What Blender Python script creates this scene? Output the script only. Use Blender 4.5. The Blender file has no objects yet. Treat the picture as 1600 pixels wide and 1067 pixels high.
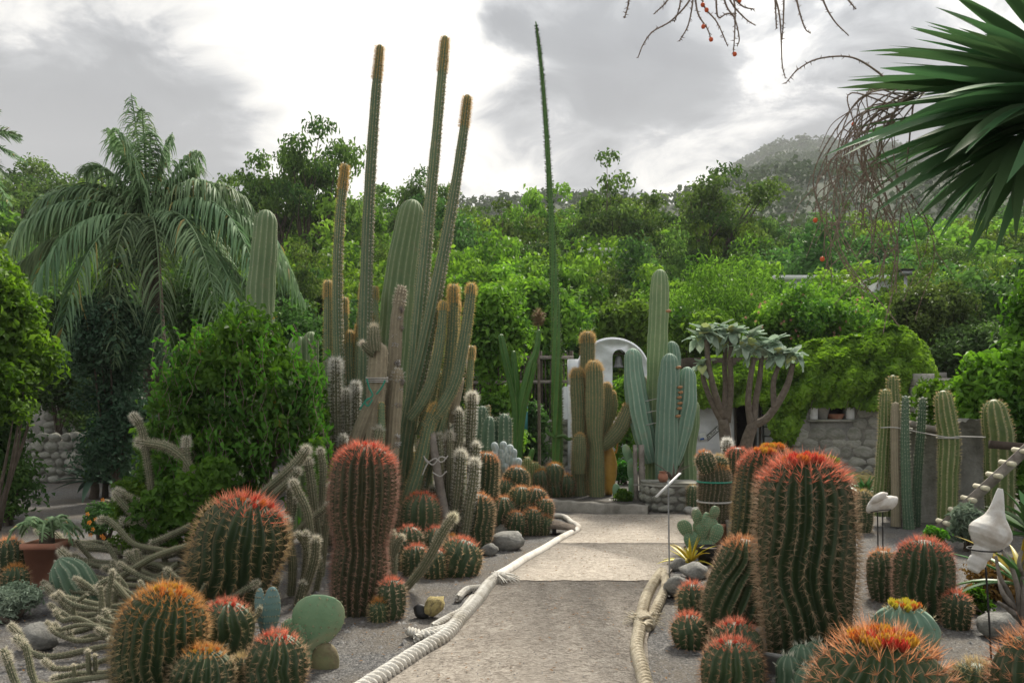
# A cactus garden with a concrete path, thick ropes, barrel cacti, a bell gable and a wooded hillside.
import bpy, math, random
import numpy as np

# ---------------------------------------------------------------- camera, sky, sun, exposure
SC = bpy.context.scene
COL = SC.collection
F, CX, HZ, EYE = 1244.4, 800.0, 640.0, 1.6        # focal length in photo pixels, principal column, horizon row, eye height

cam_data = bpy.data.cameras.new('camera')
cam_data.lens = 28.0
cam_data.sensor_width = 36.0
cam_data.shift_y = (HZ - 533.5) / 1600.0
cam_data.clip_start = 0.05
cam_data.clip_end = 5000.0
cam_data.dof.use_dof = True
cam_data.dof.focus_distance = 8.5
cam_data.dof.aperture_fstop = 6.3
cam = bpy.data.objects.new('camera', cam_data)
cam.location = (0, 0, EYE)
cam.rotation_euler = (math.radians(90), 0, 0)
COL.objects.link(cam)
SC.camera = cam

SUN_AZ, SUN_EL = math.radians(24.0), math.radians(47.0)     # azimuth to the right of the view direction (+Y)
sun_dir = np.array([math.sin(SUN_AZ) * math.cos(SUN_EL), math.cos(SUN_AZ) * math.cos(SUN_EL), math.sin(SUN_EL)])
sd = bpy.data.lights.new('sun', 'SUN')
sd.energy = 3.2
sd.angle = math.radians(9)
sd.color = (1.0, 0.93, 0.80)
sun = bpy.data.objects.new('sun', sd)
sun.rotation_euler = (math.radians(90) - SUN_EL, 0, math.pi - SUN_AZ)
COL.objects.link(sun)

SC.view_settings.view_transform = 'Standard'
SC.view_settings.look = 'None'
SC.view_settings.gamma = 1.0
SC.view_settings.exposure = 1.32
SC.view_settings.use_curve_mapping = False
SC.cycles.use_denoising = True
SC.cycles.max_bounces = 6
SC.cycles.diffuse_bounces = 3
SC.cycles.transmission_bounces = 3
SC.cycles.volume_bounces = 0
SC.cycles.transparent_max_bounces = 6

world = bpy.data.worlds.new('World')
SC.world = world
world.use_nodes = True
wn = world.node_tree
for n_ in list(wn.nodes):
    wn.nodes.remove(n_)

class NT:
    """small helper for building node trees"""
    def __init__(s, nt): s.nt = nt
    def n(s, t, ins=None, **kw):
        nd = s.nt.nodes.new(t)
        for k, v in kw.items(): setattr(nd, k, v)
        for k, v in (ins or {}).items(): s.set(nd, k, v)
        return nd
    def set(s, nd, k, v):
        sock = nd.inputs[k]
        if hasattr(v, 'bl_idname') and hasattr(v, 'outputs'): s.nt.links.new(v.outputs[0], sock)
        elif isinstance(v, bpy.types.NodeSocket): s.nt.links.new(v, sock)
        else: sock.default_value = v
    def math(s, op, a, b=0.0, c=None, clamp=False):
        nd = s.n('ShaderNodeMath', operation=op, use_clamp=clamp)
        s.set(nd, 0, a); s.set(nd, 1, b)
        if c is not None: s.set(nd, 2, c)
        return nd.outputs[0]
    def vmath(s, op, a, b=(0, 0, 0)):
        nd = s.n('ShaderNodeVectorMath', operation=op)
        s.set(nd, 0, a); s.set(nd, 1, b)
        return nd
    def mix(s, f, a, b, blend='MIX'):
        nd = s.n('ShaderNodeMix', data_type='RGBA', blend_type=blend)
        s.set(nd, 0, f); s.set(nd, 6, a); s.set(nd, 7, b)
        return nd.outputs[2]
    def ramp(s, f, stops, interp='LINEAR'):
        nd = s.n('ShaderNodeValToRGB')
        cr = nd.color_ramp; cr.interpolation = interp
        while len(cr.elements) < len(stops): cr.elements.new(0.5)
        for e, (p, c) in zip(cr.elements, stops):
            e.position = p
            e.color = (c, c, c, 1) if not isinstance(c, (tuple, list)) else (*c[:3], 1)
        s.set(nd, 0, f)
        return nd.outputs[0]
    def noise(s, vec=None, scale=5.0, detail=3.0, rough=0.5, distort=0.0):
        nd = s.n('ShaderNodeTexNoise', {'Scale': scale, 'Detail': detail, 'Roughness': rough, 'Distortion': distort})
        if vec is not None: s.set(nd, 'Vector', vec)
        return nd.outputs[0]

W = NT(wn)
sky = W.n('ShaderNodeTexSky', sky_type='NISHITA')
sky.sun_disc = False
sky.sun_elevation = SUN_EL
sky.sun_rotation = SUN_AZ
sky.air_density = 1.2
sky.dust_density = 2.0
tc = W.n('ShaderNodeTexCoord')
dirv = W.vmath('NORMALIZE', tc.outputs['Generated']).outputs[0]
sep = W.n('ShaderNodeSeparateXYZ', {0: dirv})
zz = W.math('ADD', W.math('MAXIMUM', sep.outputs[2], 0.0), 0.22)
cv = W.n('ShaderNodeCombineXYZ', {0: W.math('DIVIDE', sep.outputs[0], zz), 1: W.math('DIVIDE', sep.outputs[1], zz), 2: 3.7})
big = W.noise(cv.outputs[0], 0.85, 4.0, 0.55, 0.35)
fine = W.noise(cv.outputs[0], 4.2, 9.0, 0.66, 0.7)
cl = W.math('ADD', W.math('MULTIPLY', big, 1.05), W.math('MULTIPLY', fine, 0.85))
cl = W.math('SUBTRACT', cl, 0.45)

def pdir(u, v):
    d = np.array([(u - CX) / F, 1.0, (HZ - v) / F])
    return tuple(d / np.linalg.norm(d))
# cloud banks (dark) and thin places (bright) in the sky over the valley
for (u, v, pw, amt) in [(180, 160, 45, -0.25), (370, 150, 110, -0.12), (980, 130, 75, -0.24), (1090, 175, 220, -0.10), (40, 190, 60, -0.12), (775, 40, 950, -0.26), (790, 190, 500, -0.10), (1290, 260, 110, -0.28),
                        (1340, 60, 60, -0.08), (560, 120, 60, 0.30), (640, 30, 90, 0.14), (1080, 290, 160, 0.26), (470, 260, 200, 0.10), (30, 30, 200, 0.20), (240, 40, 300, 0.10), (900, 270, 200, 0.06), (1240, 140, 200, 0.16), (650, 250, 320, 0.10)]:
    dt = W.vmath('DOT_PRODUCT', dirv, pdir(u, v)).outputs['Value']
    bl = W.math('POWER', W.math('MAXIMUM', dt, 0.0), pw * 2.0)
    cl = W.math('ADD', cl, W.math('MULTIPLY', bl, amt * 1.25))
cloud = W.ramp(cl, [(0.20, (0.040, 0.050, 0.068)), (0.36, (0.072, 0.084, 0.102)), (0.46, (0.18, 0.192, 0.21)), (0.55, (0.40, 0.40, 0.395)), (0.68, (0.62, 0.605, 0.57))])
sdot = W.vmath('DOT_PRODUCT', dirv, tuple(sun_dir)).outputs['Value']
glow = W.math('ADD', W.math('MULTIPLY', W.math('POWER', W.math('MAXIMUM', sdot, 0.0), 20.0), 2.6), 1.0)
cloud = W.mix(1.0, cloud, W.n('ShaderNodeCombineXYZ', {0: W.math('MULTIPLY', glow, 10.0), 1: W.math('MULTIPLY', glow, 9.9), 2: W.math('MULTIPLY', glow, 9.7)}), 'MULTIPLY')
wcol = W.mix(0.97, sky, cloud)
bg = W.n('ShaderNodeBackground', {'Color': wcol, 'Strength': 0.1})
wo = W.n('ShaderNodeOutputWorld', {'Surface': bg})

# ---------------------------------------------------------------- geometry helpers
rng = np.random.default_rng(7)
random.seed(7)

def P(u, v, Y):
    """the point seen at photo pixel (u, v) when it stands Y metres in front of the camera"""
    return np.array([(u - CX) / F * Y, Y, EYE - (v - HZ) / F * Y])
def gY(v, z=0.0): return F * (EYE - z) / (v - HZ)
def G(u, v, z=0.0): return P(u, v, gY(v, z))
def px(Y): return Y / F                      # metres per photo pixel at depth Y

def unit(a):
    a = np.asarray(a, float)
    return a / (np.linalg.norm(a, axis=-1, keepdims=True) + 1e-12)

class Geo:
    def __init__(s): s.V, s.Fs, s.A, s.n = [], [], {}, 0
    def add(s, V, *faces, **attrs):
        V = np.asarray(V, float).reshape(-1, 3)
        for f in faces:
            f = np.asarray(f, int)
            if f.size: s.Fs.append(f + s.n)
        for k, a in attrs.items():
            s.A.setdefault(k, []).append((s.n, np.asarray(a, float)))
        s.V.append(V); s.n += len(V)
        return s
    def mesh(s, name, mat, smooth=False, off=None):
        V = np.concatenate(s.V)
        if off is not None: V = V - np.asarray(off)
        me = bpy.data.meshes.new(name)
        lt, ls, li, cur = [], [], [], 0
        for f in s.Fs:
            m, k = f.shape
            lt.append(np.full(m, k)); ls.append(cur + np.arange(m) * k); li.append(f.ravel()); cur += m * k
        lt, ls, li = (np.concatenate(x).astype(np.int32) for x in (lt, ls, li))
        me.vertices.add(len(V)); me.vertices.foreach_set('co', V.astype(np.float32).ravel())
        me.loops.add(len(li)); me.loops.foreach_set('vertex_index', li)
        me.polygons.add(len(lt)); me.polygons.foreach_set('loop_start', ls); me.polygons.foreach_set('loop_total', lt)
        if smooth: me.polygons.foreach_set('use_smooth', np.ones(len(lt), bool))
        for k, parts in s.A.items():
            if parts[0][1].ndim == 1:
                arr = np.zeros(len(V), np.float32)
                for st, a in parts: arr[st:st + len(a)] = a
                at = me.attributes.new(k, 'FLOAT', 'POINT'); at.data.foreach_set('value', arr)
            else:
                arr = np.ones((len(V), 4), np.float32)
                for st, a in parts: arr[st:st + len(a), :a.shape[1]] = a
                at = me.attributes.new(k, 'FLOAT_COLOR', 'POINT'); at.data.foreach_set('color', arr.ravel())
        me.update(calc_edges=True)
        me.materials.append(mat)
        return me

def link(name, data, parent=None, loc=(0, 0, 0), rot=(0, 0, 0), scale=(1, 1, 1)):
    o = bpy.data.objects.new(name, data)
    COL.objects.link(o)
    o.location = loc; o.rotation_euler = rot; o.scale = scale
    if parent is not None: o.parent = parent
    return o
def tag(o, label=None, cat=None, group=None, kind=None):
    if label: o['label'] = label
    if cat: o['category'] = cat
    if group: o['group'] = group
    if kind: o['kind'] = kind
    return o
def thing(name, label, cat, loc=(0, 0, 0), group=None, rz=0.0):
    return tag(link(name, None, None, tuple(loc), (0, 0, rz)), label, cat, group)
def part(name, geo, mat, parent=None, smooth=False, off=None, kind=None):
    """one mesh object; geometry given in world space is made local to the thing it belongs to"""
    if off is None and parent is not None:
        off = np.array(parent.location)
        p = parent.parent
        while p is not None: off = off + np.array(p.location); p = p.parent
    o = link(name, geo.mesh(name, mat, smooth, off), parent)
    if kind: o['kind'] = kind
    return o
def solo(name, geo, mat, label, cat, loc, smooth=False, group=None):
    """a thing that is one mesh"""
    o = link(name, geo.mesh(name, mat, smooth, np.asarray(loc)), None, tuple(loc))
    return tag(o, label, cat, group)
def structure(name, geo, mat, smooth=False):
    return tag(link(name, geo.mesh(name, mat, smooth)), kind='structure')

def spline(pts, n, pw=1.0):
    """Catmull-Rom through the rows of pts (any width), n samples spread by arc length of the first three columns"""
    p = np.asarray(pts, float)
    if len(p) == 2: p = np.vstack([p[0], (p[0] + p[1]) / 2, p[1]])
    q = np.vstack([2 * p[0] - p[1], p, 2 * p[-1] - p[-2]])
    out = []
    for i in range(len(p) - 1):
        t = np.linspace(0, 1, 24, endpoint=(i == len(p) - 2))[:, None]
        a, b, c, d = q[i], q[i + 1], q[i + 2], q[i + 3]
        out.append(0.5 * (2 * b + (c - a) * t + (2 * a - 5 * b + 4 * c - d) * t ** 2 + (3 * b - a - 3 * c + d) * t ** 3))
    o = np.vstack(out)
    s = np.concatenate([[0], np.cumsum(np.linalg.norm(np.diff(o[:, :3], axis=0), axis=1))])
    x = np.linspace(0, 1, n) ** pw * s[-1] if np.isscalar(n) else np.asarray(n) * s[-1]
    return np.stack([np.interp(x, s, o[:, k]) for k in range(o.shape[1])], 1), s[-1]

def frames(C):
    T = unit(np.gradient(C, axis=0))
    ref = np.array([0, -1.0, 0]) if abs(T[0][1]) < 0.9 else np.array([1.0, 0, 0])
    N = np.zeros_like(T)
    v = ref
    for i in range(len(T)):
        v = v - T[i] * v.dot(T[i]); v = v / (np.linalg.norm(v) + 1e-9); N[i] = v
    return T, N, np.cross(T, N)

def grid_faces(m, k, closed=True):
    i = np.arange(m - 1)[:, None]; j = np.arange(k if closed else k - 1)[None, :]
    j2 = (j + 1) % k
    return np.stack([i * k + j, i * k + j2, (i + 1) * k + j2, (i + 1) * k + j], -1).reshape(-1, 4)

def tube(geo, pts, rad, sides=8, n=None, caps=True, **attrs):
    p = np.column_stack([np.asarray(pts, float), np.broadcast_to(np.asarray(rad, float), (len(pts),))])
    n = n or max(3, 4 * len(p))
    S, L = spline(p, n)
    C, R = S[:, :3], S[:, 3]
    T, N, B = frames(C)
    th = np.arange(sides) / sides * 2 * math.pi
    V = C[:, None] + R[:, None, None] * (np.cos(th)[None, :, None] * N[:, None] + np.sin(th)[None, :, None] * B[:, None])
    V = V.reshape(-1, 3)
    fs = [grid_faces(n, sides)]
    if caps:
        V = np.vstack([V, C[0], C[-1]])
        a, b = n * sides, n * sides + 1
        j = np.arange(sides); j2 = (j + 1) % sides
        fs.append(np.stack([np.full(sides, a), j2, j], 1))
        fs.append(np.stack([np.full(sides, b), (n - 1) * sides + j, (n - 1) * sides + j2], 1))
    geo.add(V, *fs, **{k: np.full(len(V), a) if np.isscalar(a) else np.tile(a, (len(V), 1)) for k, a in attrs.items()})
    return geo

def box(geo, lo, hi, M=None):
    lo, hi = np.asarray(lo, float), np.asarray(hi, float)
    c = np.array([[i, j, k] for k in (0, 1) for j in (0, 1) for i in (0, 1)], float)
    V = lo + c * (hi - lo)
    if M is not None: V = V @ np.asarray(M).T
    geo.add(V, [[0, 2, 3, 1], [4, 5, 7, 6], [0, 1, 5, 4], [2, 6, 7, 3], [0, 4, 6, 2], [1, 3, 7, 5]])
    return geo
def bar(geo, a, b, w, h=None, up=(0, 0, 1)):
    """a squared bar from a to b, w wide, h high"""
    a, b = np.asarray(a, float), np.asarray(b, float)
    h = h or w
    t = unit(b - a); s = unit(np.cross(t, up)); u = np.cross(s, t)
    V = [p + s * w / 2 * i + u * h / 2 * j for p in (a, b) for i, j in ((-1, -1), (1, -1), (1, 1), (-1, 1))]
    geo.add(V, [[0, 3, 2, 1], [4, 5, 6, 7], [0, 1, 5, 4], [1, 2, 6, 5], [2, 3, 7, 6], [3, 0, 4, 7]])
    return geo
def lathe(geo, c, prof, sides=24, sq=None):
    """surface of revolution about a vertical axis: prof = [(radius, height), ...]"""
    prof = np.asarray(prof, float)
    th = np.arange(sides) / sides * 2 * math.pi
    V = np.stack([prof[:, 0:1] * np.cos(th), prof[:, 0:1] * np.sin(th), np.repeat(prof[:, 1:2], sides, 1)], -1).reshape(-1, 3) + np.asarray(c)
    geo.add(V, grid_faces(len(prof), sides))
    return geo
def extrude(geo, poly, d0, d1, axis=1):
    """polygon given as (x, z) pairs pushed from y = d0 to y = d1 (axis 1), or (x, y) pairs from z = d0 to d1 (axis 2)"""
    poly = np.asarray(poly, float); n = len(poly)
    mk = (lambda d: np.column_stack([poly[:, 0], np.full(n, d), poly[:, 1]])) if axis == 1 else (lambda d: np.column_stack([poly, np.full(n, d)]))
    V = np.vstack([mk(d0), mk(d1)])
    i = np.arange(n); j = (i + 1) % n
    geo.add(V, np.stack([i, j, j + n, i + n], 1), [list(range(n))], [list(range(2 * n - 1, n - 1, -1))])
    return geo
def rock_mesh(name, mat, seed, rough=0.28, sub=2, flat=1.0):
    """a rough stone about 1 m across"""
    r = np.random.default_rng(seed)
    m = 9 if sub > 1 else 6; k = 12 if sub > 1 else 8
    ph = np.linspace(0, math.pi, m); th = np.arange(k) / k * 2 * math.pi
    D = np.stack([np.sin(ph)[:, None] * np.cos(th), np.sin(ph)[:, None] * np.sin(th), np.repeat(np.cos(ph)[:, None], k, 1)], -1).reshape(-1, 3)
    pl = unit(r.normal(size=(11, 3))); dd = r.uniform(0.34, 0.5, 11)
    rad = np.full(len(D), 0.56)
    for a, b in zip(pl, dd):
        q = D @ a
        rad = np.minimum(rad, np.where(q > 0.05, b / np.maximum(q, 0.05), 9))
    rad = rad * (1 + r.normal(size=len(D)) * 0.018)
    for ring in (0, m - 1): rad[ring * k:(ring + 1) * k] = rad[ring * k:(ring + 1) * k].mean()
    g = Geo(); g.add(D * rad[:, None] * np.array([1, 1, flat]), grid_faces(m, k))
    return g.mesh(name, mat, False)

# ---------------------------------------------------------------- materials
MATS = {}
def new_mat(name):
    m = bpy.data.materials.new(name); m.use_nodes = True
    nt = m.node_tree
    for n_ in list(nt.nodes): nt.nodes.remove(n_)
    t = NT(nt)
    t.out = t.n('ShaderNodeOutputMaterial')
    MATS[name] = m
    return m, t
def rgb(c): return (c[0], c[1], c[2], 1.0)
def bump(t, h, strength=0.3, dist=0.01):
    return t.n('ShaderNodeBump', {'Height': h, 'Strength': strength, 'Distance': dist}).outputs[0]

def surface(name, c1, c2, scale=6.0, rough=0.8, bscale=40.0, bstr=0.3, bdist=0.01, c3=None, s3=1.3, detail=5.0, spec=0.3, metallic=0.0, coord='Object', rand=0.0):
    """mottled surface: fine mix of c1 and c2, broad stains of c3, fine relief"""
    m, t = new_mat(name)
    co = t.n('ShaderNodeTexCoord').outputs[coord]
    f = t.ramp(t.noise(co, scale, detail, 0.65), [(0.33, 0.0), (0.67, 1.0)])
    col = t.mix(f, rgb(c1), rgb(c2))
    if c3 is not None:
        g = t.ramp(t.noise(co, s3, 5.0, 0.6, 0.4), [(0.48, 0.0), (0.66, 0.85)])
        col = t.mix(g, col, rgb(c3))
    if rand:
        oi = t.n('ShaderNodeObjectInfo').outputs['Random']
        col = t.n('ShaderNodeHueSaturation', {'Color': col, 'Value': t.math('ADD', t.math('MULTIPLY', oi, 2 * rand), 1 - rand)}).outputs[0]
    h = t.noise(co, bscale, 6.0, 0.7)
    b = t.n('ShaderNodeBsdfPrincipled', {'Base Color': col, 'Roughness': rough, 'Specular IOR Level': spec, 'Metallic': metallic, 'Normal': bump(t, h, bstr, bdist)})
    t.set(t.out, 'Surface', b)
    return m

def skin(name, c1, c2, crest, cw=0.12, rough=0.55, scale=9.0, scar=(0.30, 0.25, 0.17), sc=0.25):
    """cactus skin; the narrow felt line on the rib edge is the plant's own colour"""
    m, t = new_mat(name)
    co = t.n('ShaderNodeTexCoord').outputs['Object']
    oi = t.n('ShaderNodeObjectInfo').outputs['Random']
    f = t.ramp(t.noise(co, scale, 4.0, 0.6), [(0.3, 0.0), (0.7, 1.0)])
    col = t.mix(f, rgb(c1), rgb(c2))
    st = t.ramp(t.noise(co, 5.0, 6.0, 0.7, 0.5), [(0.58, 0.0), (0.72, sc)])
    col = t.mix(st, col, rgb(scar))
    rib = t.n('ShaderNodeAttribute', attribute_name='rib').outputs['Fac']
    e = t.ramp(rib, [(1 - cw * 1.8, 0.0), (1 - cw * 0.5, 0.8)])
    e = t.math('MULTIPLY', e, t.ramp(t.noise(co, 26.0, 2.0), [(0.3, 0.35), (0.6, 1.0)]))
    col = t.mix(e, col, rgb(crest))
    col = t.n('ShaderNodeHueSaturation', {'Color': col, 'Value': t.math('ADD', t.math('MULTIPLY', oi, 0.3), 0.85)}).outputs[0]
    h = t.noise(co, 60.0, 4.0, 0.6)
    b = t.n('ShaderNodeBsdfPrincipled', {'Base Color': col, 'Roughness': rough, 'Specular IOR Level': 0.35, 'Normal': bump(t, h, 0.25, 0.006)})
    t.set(t.out, 'Surface', b)
    return m

def leafmat(name, dark, light, old=None, trans=0.40, rough=0.6, patch=0.9, tint=None):
    """leaves: each leaf has its own shade between dark and light, a few turn; thin enough for light to come through"""
    m, t = new_mat(name)
    v = t.n('ShaderNodeAttribute', attribute_name='var').outputs['Fac']
    oi = t.n('ShaderNodeObjectInfo').outputs['Random']
    co = t.n('ShaderNodeTexCoord').outputs['Object']
    f = t.math('ADD', t.math('MULTIPLY', v, 0.62), t.math('MULTIPLY', t.math('SUBTRACT', t.noise(co, patch, 4.0), 0.5), 2.0))
    f = t.math('ADD', f, 0.10, clamp=True)
    col = t.mix(f, rgb(dark), rgb(light))
    if old is not None:
        col = t.mix(t.ramp(v, [(0.95, 0.0), (0.97, 1.0)]), col, rgb(old))
    col = t.n('ShaderNodeHueSaturation', {'Color': col, 'Hue': t.math('ADD', t.math('MULTIPLY', oi, 0.035), 0.482), 'Value': t.math('ADD', t.math('MULTIPLY', oi, 0.5), 0.78)}).outputs[0]
    b = t.n('ShaderNodeBsdfPrincipled', {'Base Color': col, 'Roughness': rough, 'Specular IOR Level': 0.22})
    tr = t.n('ShaderNodeBsdfTranslucent', {'Color': t.mix(0.5, col, t.n('ShaderNodeHueSaturation', {'Color': col, 'Saturation': 1.15, 'Value': 1.7}).outputs[0])})
    mx = t.n('ShaderNodeMixShader', {0: trans, 1: b, 2: tr})
    t.set(t.out, 'Surface', mx)
    return m

def colmat(name, rough=0.6, trans=0.3, spec=0.3):
    """colour of each spine, hair or petal comes with the mesh"""
    m, t = new_mat(name)
    c = t.n('ShaderNodeAttribute', attribute_name='tint').outputs['Color']
    b = t.n('ShaderNodeBsdfPrincipled', {'Base Color': c, 'Roughness': rough, 'Specular IOR Level': spec})
    tr = t.n('ShaderNodeBsdfTranslucent', {'Color': c})
    t.set(t.out, 'Surface', t.n('ShaderNodeMixShader', {0: trans, 1: b, 2: tr}))
    return m

M_SPINE = colmat('spine', 0.55, 0.45)
M_FLOWER = colmat('petal', 0.55, 0.3)
# cactus skins
K_FERO = skin('barrel_skin', (0.032, 0.060, 0.026), (0.055, 0.085, 0.034), (0.21, 0.17, 0.10), 0.13, 0.5)
K_FERO2 = skin('old_barrel_skin', (0.045, 0.055, 0.028), (0.075, 0.072, 0.035), (0.23, 0.17, 0.10), 0.14, 0.6, sc=0.5)
K_CEREUS = skin('cereus_skin', (0.085, 0.145, 0.080), (0.135, 0.19, 0.105), (0.34, 0.30, 0.17), 0.12, 0.6, sc=0.35)
K_CARDON = skin('blue_column_skin', (0.135, 0.235, 0.175), (0.185, 0.295, 0.215), (0.36, 0.42, 0.33), 0.10, 0.7, 3.0, sc=0.4)
K_CARDON2 = skin('green_column_skin', (0.13, 0.205, 0.095), (0.185, 0.255, 0.12), (0.33, 0.37, 0.22), 0.10, 0.7, 3.0, sc=0.45)
K_HAIRY = skin('hairy_skin', (0.070, 0.088, 0.048), (0.12, 0.125, 0.07), (0.30, 0.26, 0.18), 0.20, 0.75)
K_BROWN = skin('bristly_skin', (0.085, 0.125, 0.062), (0.13, 0.165, 0.08), (0.30, 0.23, 0.12), 0.16, 0.65)
K_GREEN = skin('fresh_column_skin', (0.075, 0.125, 0.035), (0.13, 0.17, 0.05), (0.42, 0.38, 0.22), 0.13, 0.5, sc=0.5)
K_DARK = skin('spurge_skin', (0.045, 0.13, 0.025), (0.075, 0.18, 0.035), (0.16, 0.22, 0.05), 0.12, 0.45)
K_DEEP = skin('deep_green_skin', (0.05, 0.10, 0.06), (0.085, 0.145, 0.085), (0.22, 0.26, 0.18), 0.10, 0.55)
K_GREY = skin('blue_grey_skin', (0.30, 0.36, 0.37), (0.42, 0.48, 0.48), (0.6, 0.62, 0.6), 0.1, 0.7)
K_CORK = skin('corky_skin', (0.19, 0.16, 0.11), (0.26, 0.23, 0.16), (0.30, 0.26, 0.18), 0.2, 0.85, 14.0, (0.11, 0.09, 0.06), 0.7)
M_PAD = surface('pad_skin', (0.14, 0.25, 0.14), (0.19, 0.31, 0.18), 7, 0.5, 50, 0.2, 0.006, (0.28, 0.30, 0.18), 4.0)
M_PADB = surface('blue_pad_skin', (0.11, 0.20, 0.20), (0.15, 0.25, 0.25), 7, 0.5, 50, 0.2, 0.006, (0.22, 0.26, 0.22), 3.0)
M_PADO = surface('woody_pad_skin', (0.30, 0.25, 0.15), (0.20, 0.24, 0.11), 9, 0.8, 30, 0.6, 0.01, (0.15, 0.11, 0.07), 5.0)
# leaves
L_MID = leafmat('leaf_mid', (0.051, 0.123, 0.021), (0.266, 0.435, 0.062))
L_DARK = leafmat('leaf_dark', (0.039, 0.089, 0.028), (0.125, 0.245, 0.061))
L_LIGHT = leafmat('leaf_light', (0.072, 0.146, 0.024), (0.248, 0.397, 0.069), trans=0.42)
L_OLIVE = leafmat('leaf_olive', (0.044, 0.096, 0.025), (0.199, 0.297, 0.069))
L_BRIGHT = leafmat('leaf_bright', (0.050, 0.133, 0.017), (0.202, 0.386, 0.051), (0.36, 0.30, 0.05), trans=0.42)
L_VINE = leafmat('leaf_vine', (0.024, 0.085, 0.014), (0.130, 0.315, 0.040), (0.36, 0.30, 0.05), patch=1.6)
L_IVY = leafmat('leaf_ivy', (0.069, 0.163, 0.019), (0.284, 0.477, 0.051), patch=1.2)
L_BLUE = leafmat('leaf_bluegreen', (0.040, 0.090, 0.050), (0.110, 0.190, 0.105), trans=0.2)
L_SILVER = leafmat('leaf_silver', (0.21, 0.28, 0.20), (0.36, 0.43, 0.33), trans=0.15, rough=0.8)
L_PALM = leafmat('leaf_palm', (0.105, 0.182, 0.094), (0.276, 0.380, 0.196), (0.34, 0.26, 0.10), trans=0.3)
L_YUCCA = leafmat('leaf_sword', (0.048, 0.110, 0.050), (0.12, 0.22, 0.085), trans=0.25, rough=0.6)
L_AGAVE = leafmat('leaf_agave', (0.075, 0.17, 0.06), (0.14, 0.27, 0.08), trans=0.2, rough=0.4)
L_AGAVB = leafmat('leaf_agave_blue', (0.06, 0.12, 0.085), (0.12, 0.19, 0.12), trans=0.15, rough=0.45)
L_GOLD = leafmat('leaf_gold', (0.42, 0.38, 0.05), (0.62, 0.50, 0.08), (0.45, 0.20, 0.06), trans=0.25, rough=0.4)
L_FELT = leafmat('leaf_felt', (0.27, 0.37, 0.28), (0.46, 0.55, 0.43), (0.38, 0.42, 0.18), trans=0.2, rough=0.9, patch=2.0)
L_STRAW = leafmat('leaf_straw', (0.20, 0.20, 0.09), (0.40, 0.36, 0.19), trans=0.25)
L_RUST = leafmat('leaf_rust', (0.16, 0.09, 0.035), (0.30, 0.16, 0.05), trans=0.3)
L_FAR = leafmat('leaf_far', (0.045, 0.095, 0.034), (0.10, 0.165, 0.055), patch=0.05, trans=0.15, rough=0.9)
# hard stuff
M_BARK = surface('bark', (0.075, 0.060, 0.045), (0.14, 0.11, 0.085), 12, 0.9, 30, 0.8, 0.03)
M_BARKB = surface('bark_brown', (0.10, 0.080, 0.063), (0.19, 0.155, 0.125), 14, 0.9, 40, 0.8, 0.02)
M_TWIG = surface('twig', (0.15, 0.115, 0.09), (0.26, 0.20, 0.155), 30, 0.8, 90, 0.3, 0.003)
M_GREYWOOD = surface('weathered_wood', (0.17, 0.15, 0.13), (0.30, 0.27, 0.24), 10, 0.85, 45, 0.6, 0.01, (0.11, 0.09, 0.075), 3.0)
M_PALEWOOD = surface('pale_wood', (0.55, 0.50, 0.36), (0.68, 0.64, 0.50), 12, 0.7, 60, 0.2, 0.004)
M_DARKWOOD = surface('dark_wood', (0.045, 0.034, 0.026), (0.085, 0.065, 0.05), 10, 0.8, 40, 0.5, 0.008)
M_PLASTER = surface('white_plaster', (0.74, 0.77, 0.81), (0.82, 0.84, 0.86), 5, 0.85, 30, 0.35, 0.008, (0.52, 0.53, 0.53), 1.6)
M_STONE = surface('wall_stone', (0.27, 0.27, 0.24), (0.40, 0.39, 0.34), 5, 0.9, 16, 0.9, 0.03, (0.19, 0.20, 0.15), 2.5, rand=0.22)
M_TUFA = surface('tufa_block', (0.25, 0.245, 0.22), (0.36, 0.35, 0.31), 6, 0.95, 14, 1.0, 0.05, (0.15, 0.145, 0.125), 2.2)
M_ROCK = surface('garden_rock', (0.22, 0.22, 0.205), (0.36, 0.35, 0.32), 6, 0.9, 14, 0.9, 0.03, (0.14, 0.14, 0.13), 3.0, rand=0.2)
M_YROCK = surface('ochre_rock', (0.42, 0.33, 0.13), (0.55, 0.46, 0.22), 9, 0.9, 18, 0.9, 0.02, (0.15, 0.12, 0.07), 5.0)
M_MORTAR = surface('mortar', (0.20, 0.195, 0.175), (0.30, 0.29, 0.26), 9, 0.95, 25, 0.8, 0.02)
M_TERRA = surface('terracotta', (0.34, 0.15, 0.10), (0.42, 0.20, 0.13), 5, 0.85, 40, 0.3, 0.006, (0.44, 0.30, 0.23), 3.0)
M_AMPHORA = surface('ochre_glaze', (0.45, 0.24, 0.045), (0.56, 0.33, 0.075), 5, 0.5, 30, 0.3, 0.01, (0.28, 0.15, 0.05), 3.0)
M_BLACKPOT = surface('black_plastic', (0.018, 0.018, 0.019), (0.03, 0.03, 0.03), 8, 0.5, 40, 0.1, 0.003)
M_GREYPOT = surface('grey_pot', (0.25, 0.25, 0.24), (0.35, 0.34, 0.32), 8, 0.8, 40, 0.3, 0.004)
M_METAL = surface('dark_metal', (0.03, 0.03, 0.032), (0.05, 0.048, 0.045), 12, 0.5, 60, 0.2, 0.003, metallic=0.4)
M_GALV = surface('galvanised', (0.30, 0.31, 0.32), (0.40, 0.41, 0.42), 14, 0.5, 60, 0.1, 0.003, metallic=0.6)
M_BRONZE = surface('bell_bronze', (0.13, 0.14, 0.14), (0.22, 0.22, 0.21), 12, 0.5, 40, 0.2, 0.003, metallic=0.5)
M_HOSE = surface('green_hose', (0.03, 0.22, 0.15), (0.04, 0.28, 0.19), 12, 0.4, 40, 0.1, 0.003)
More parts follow.
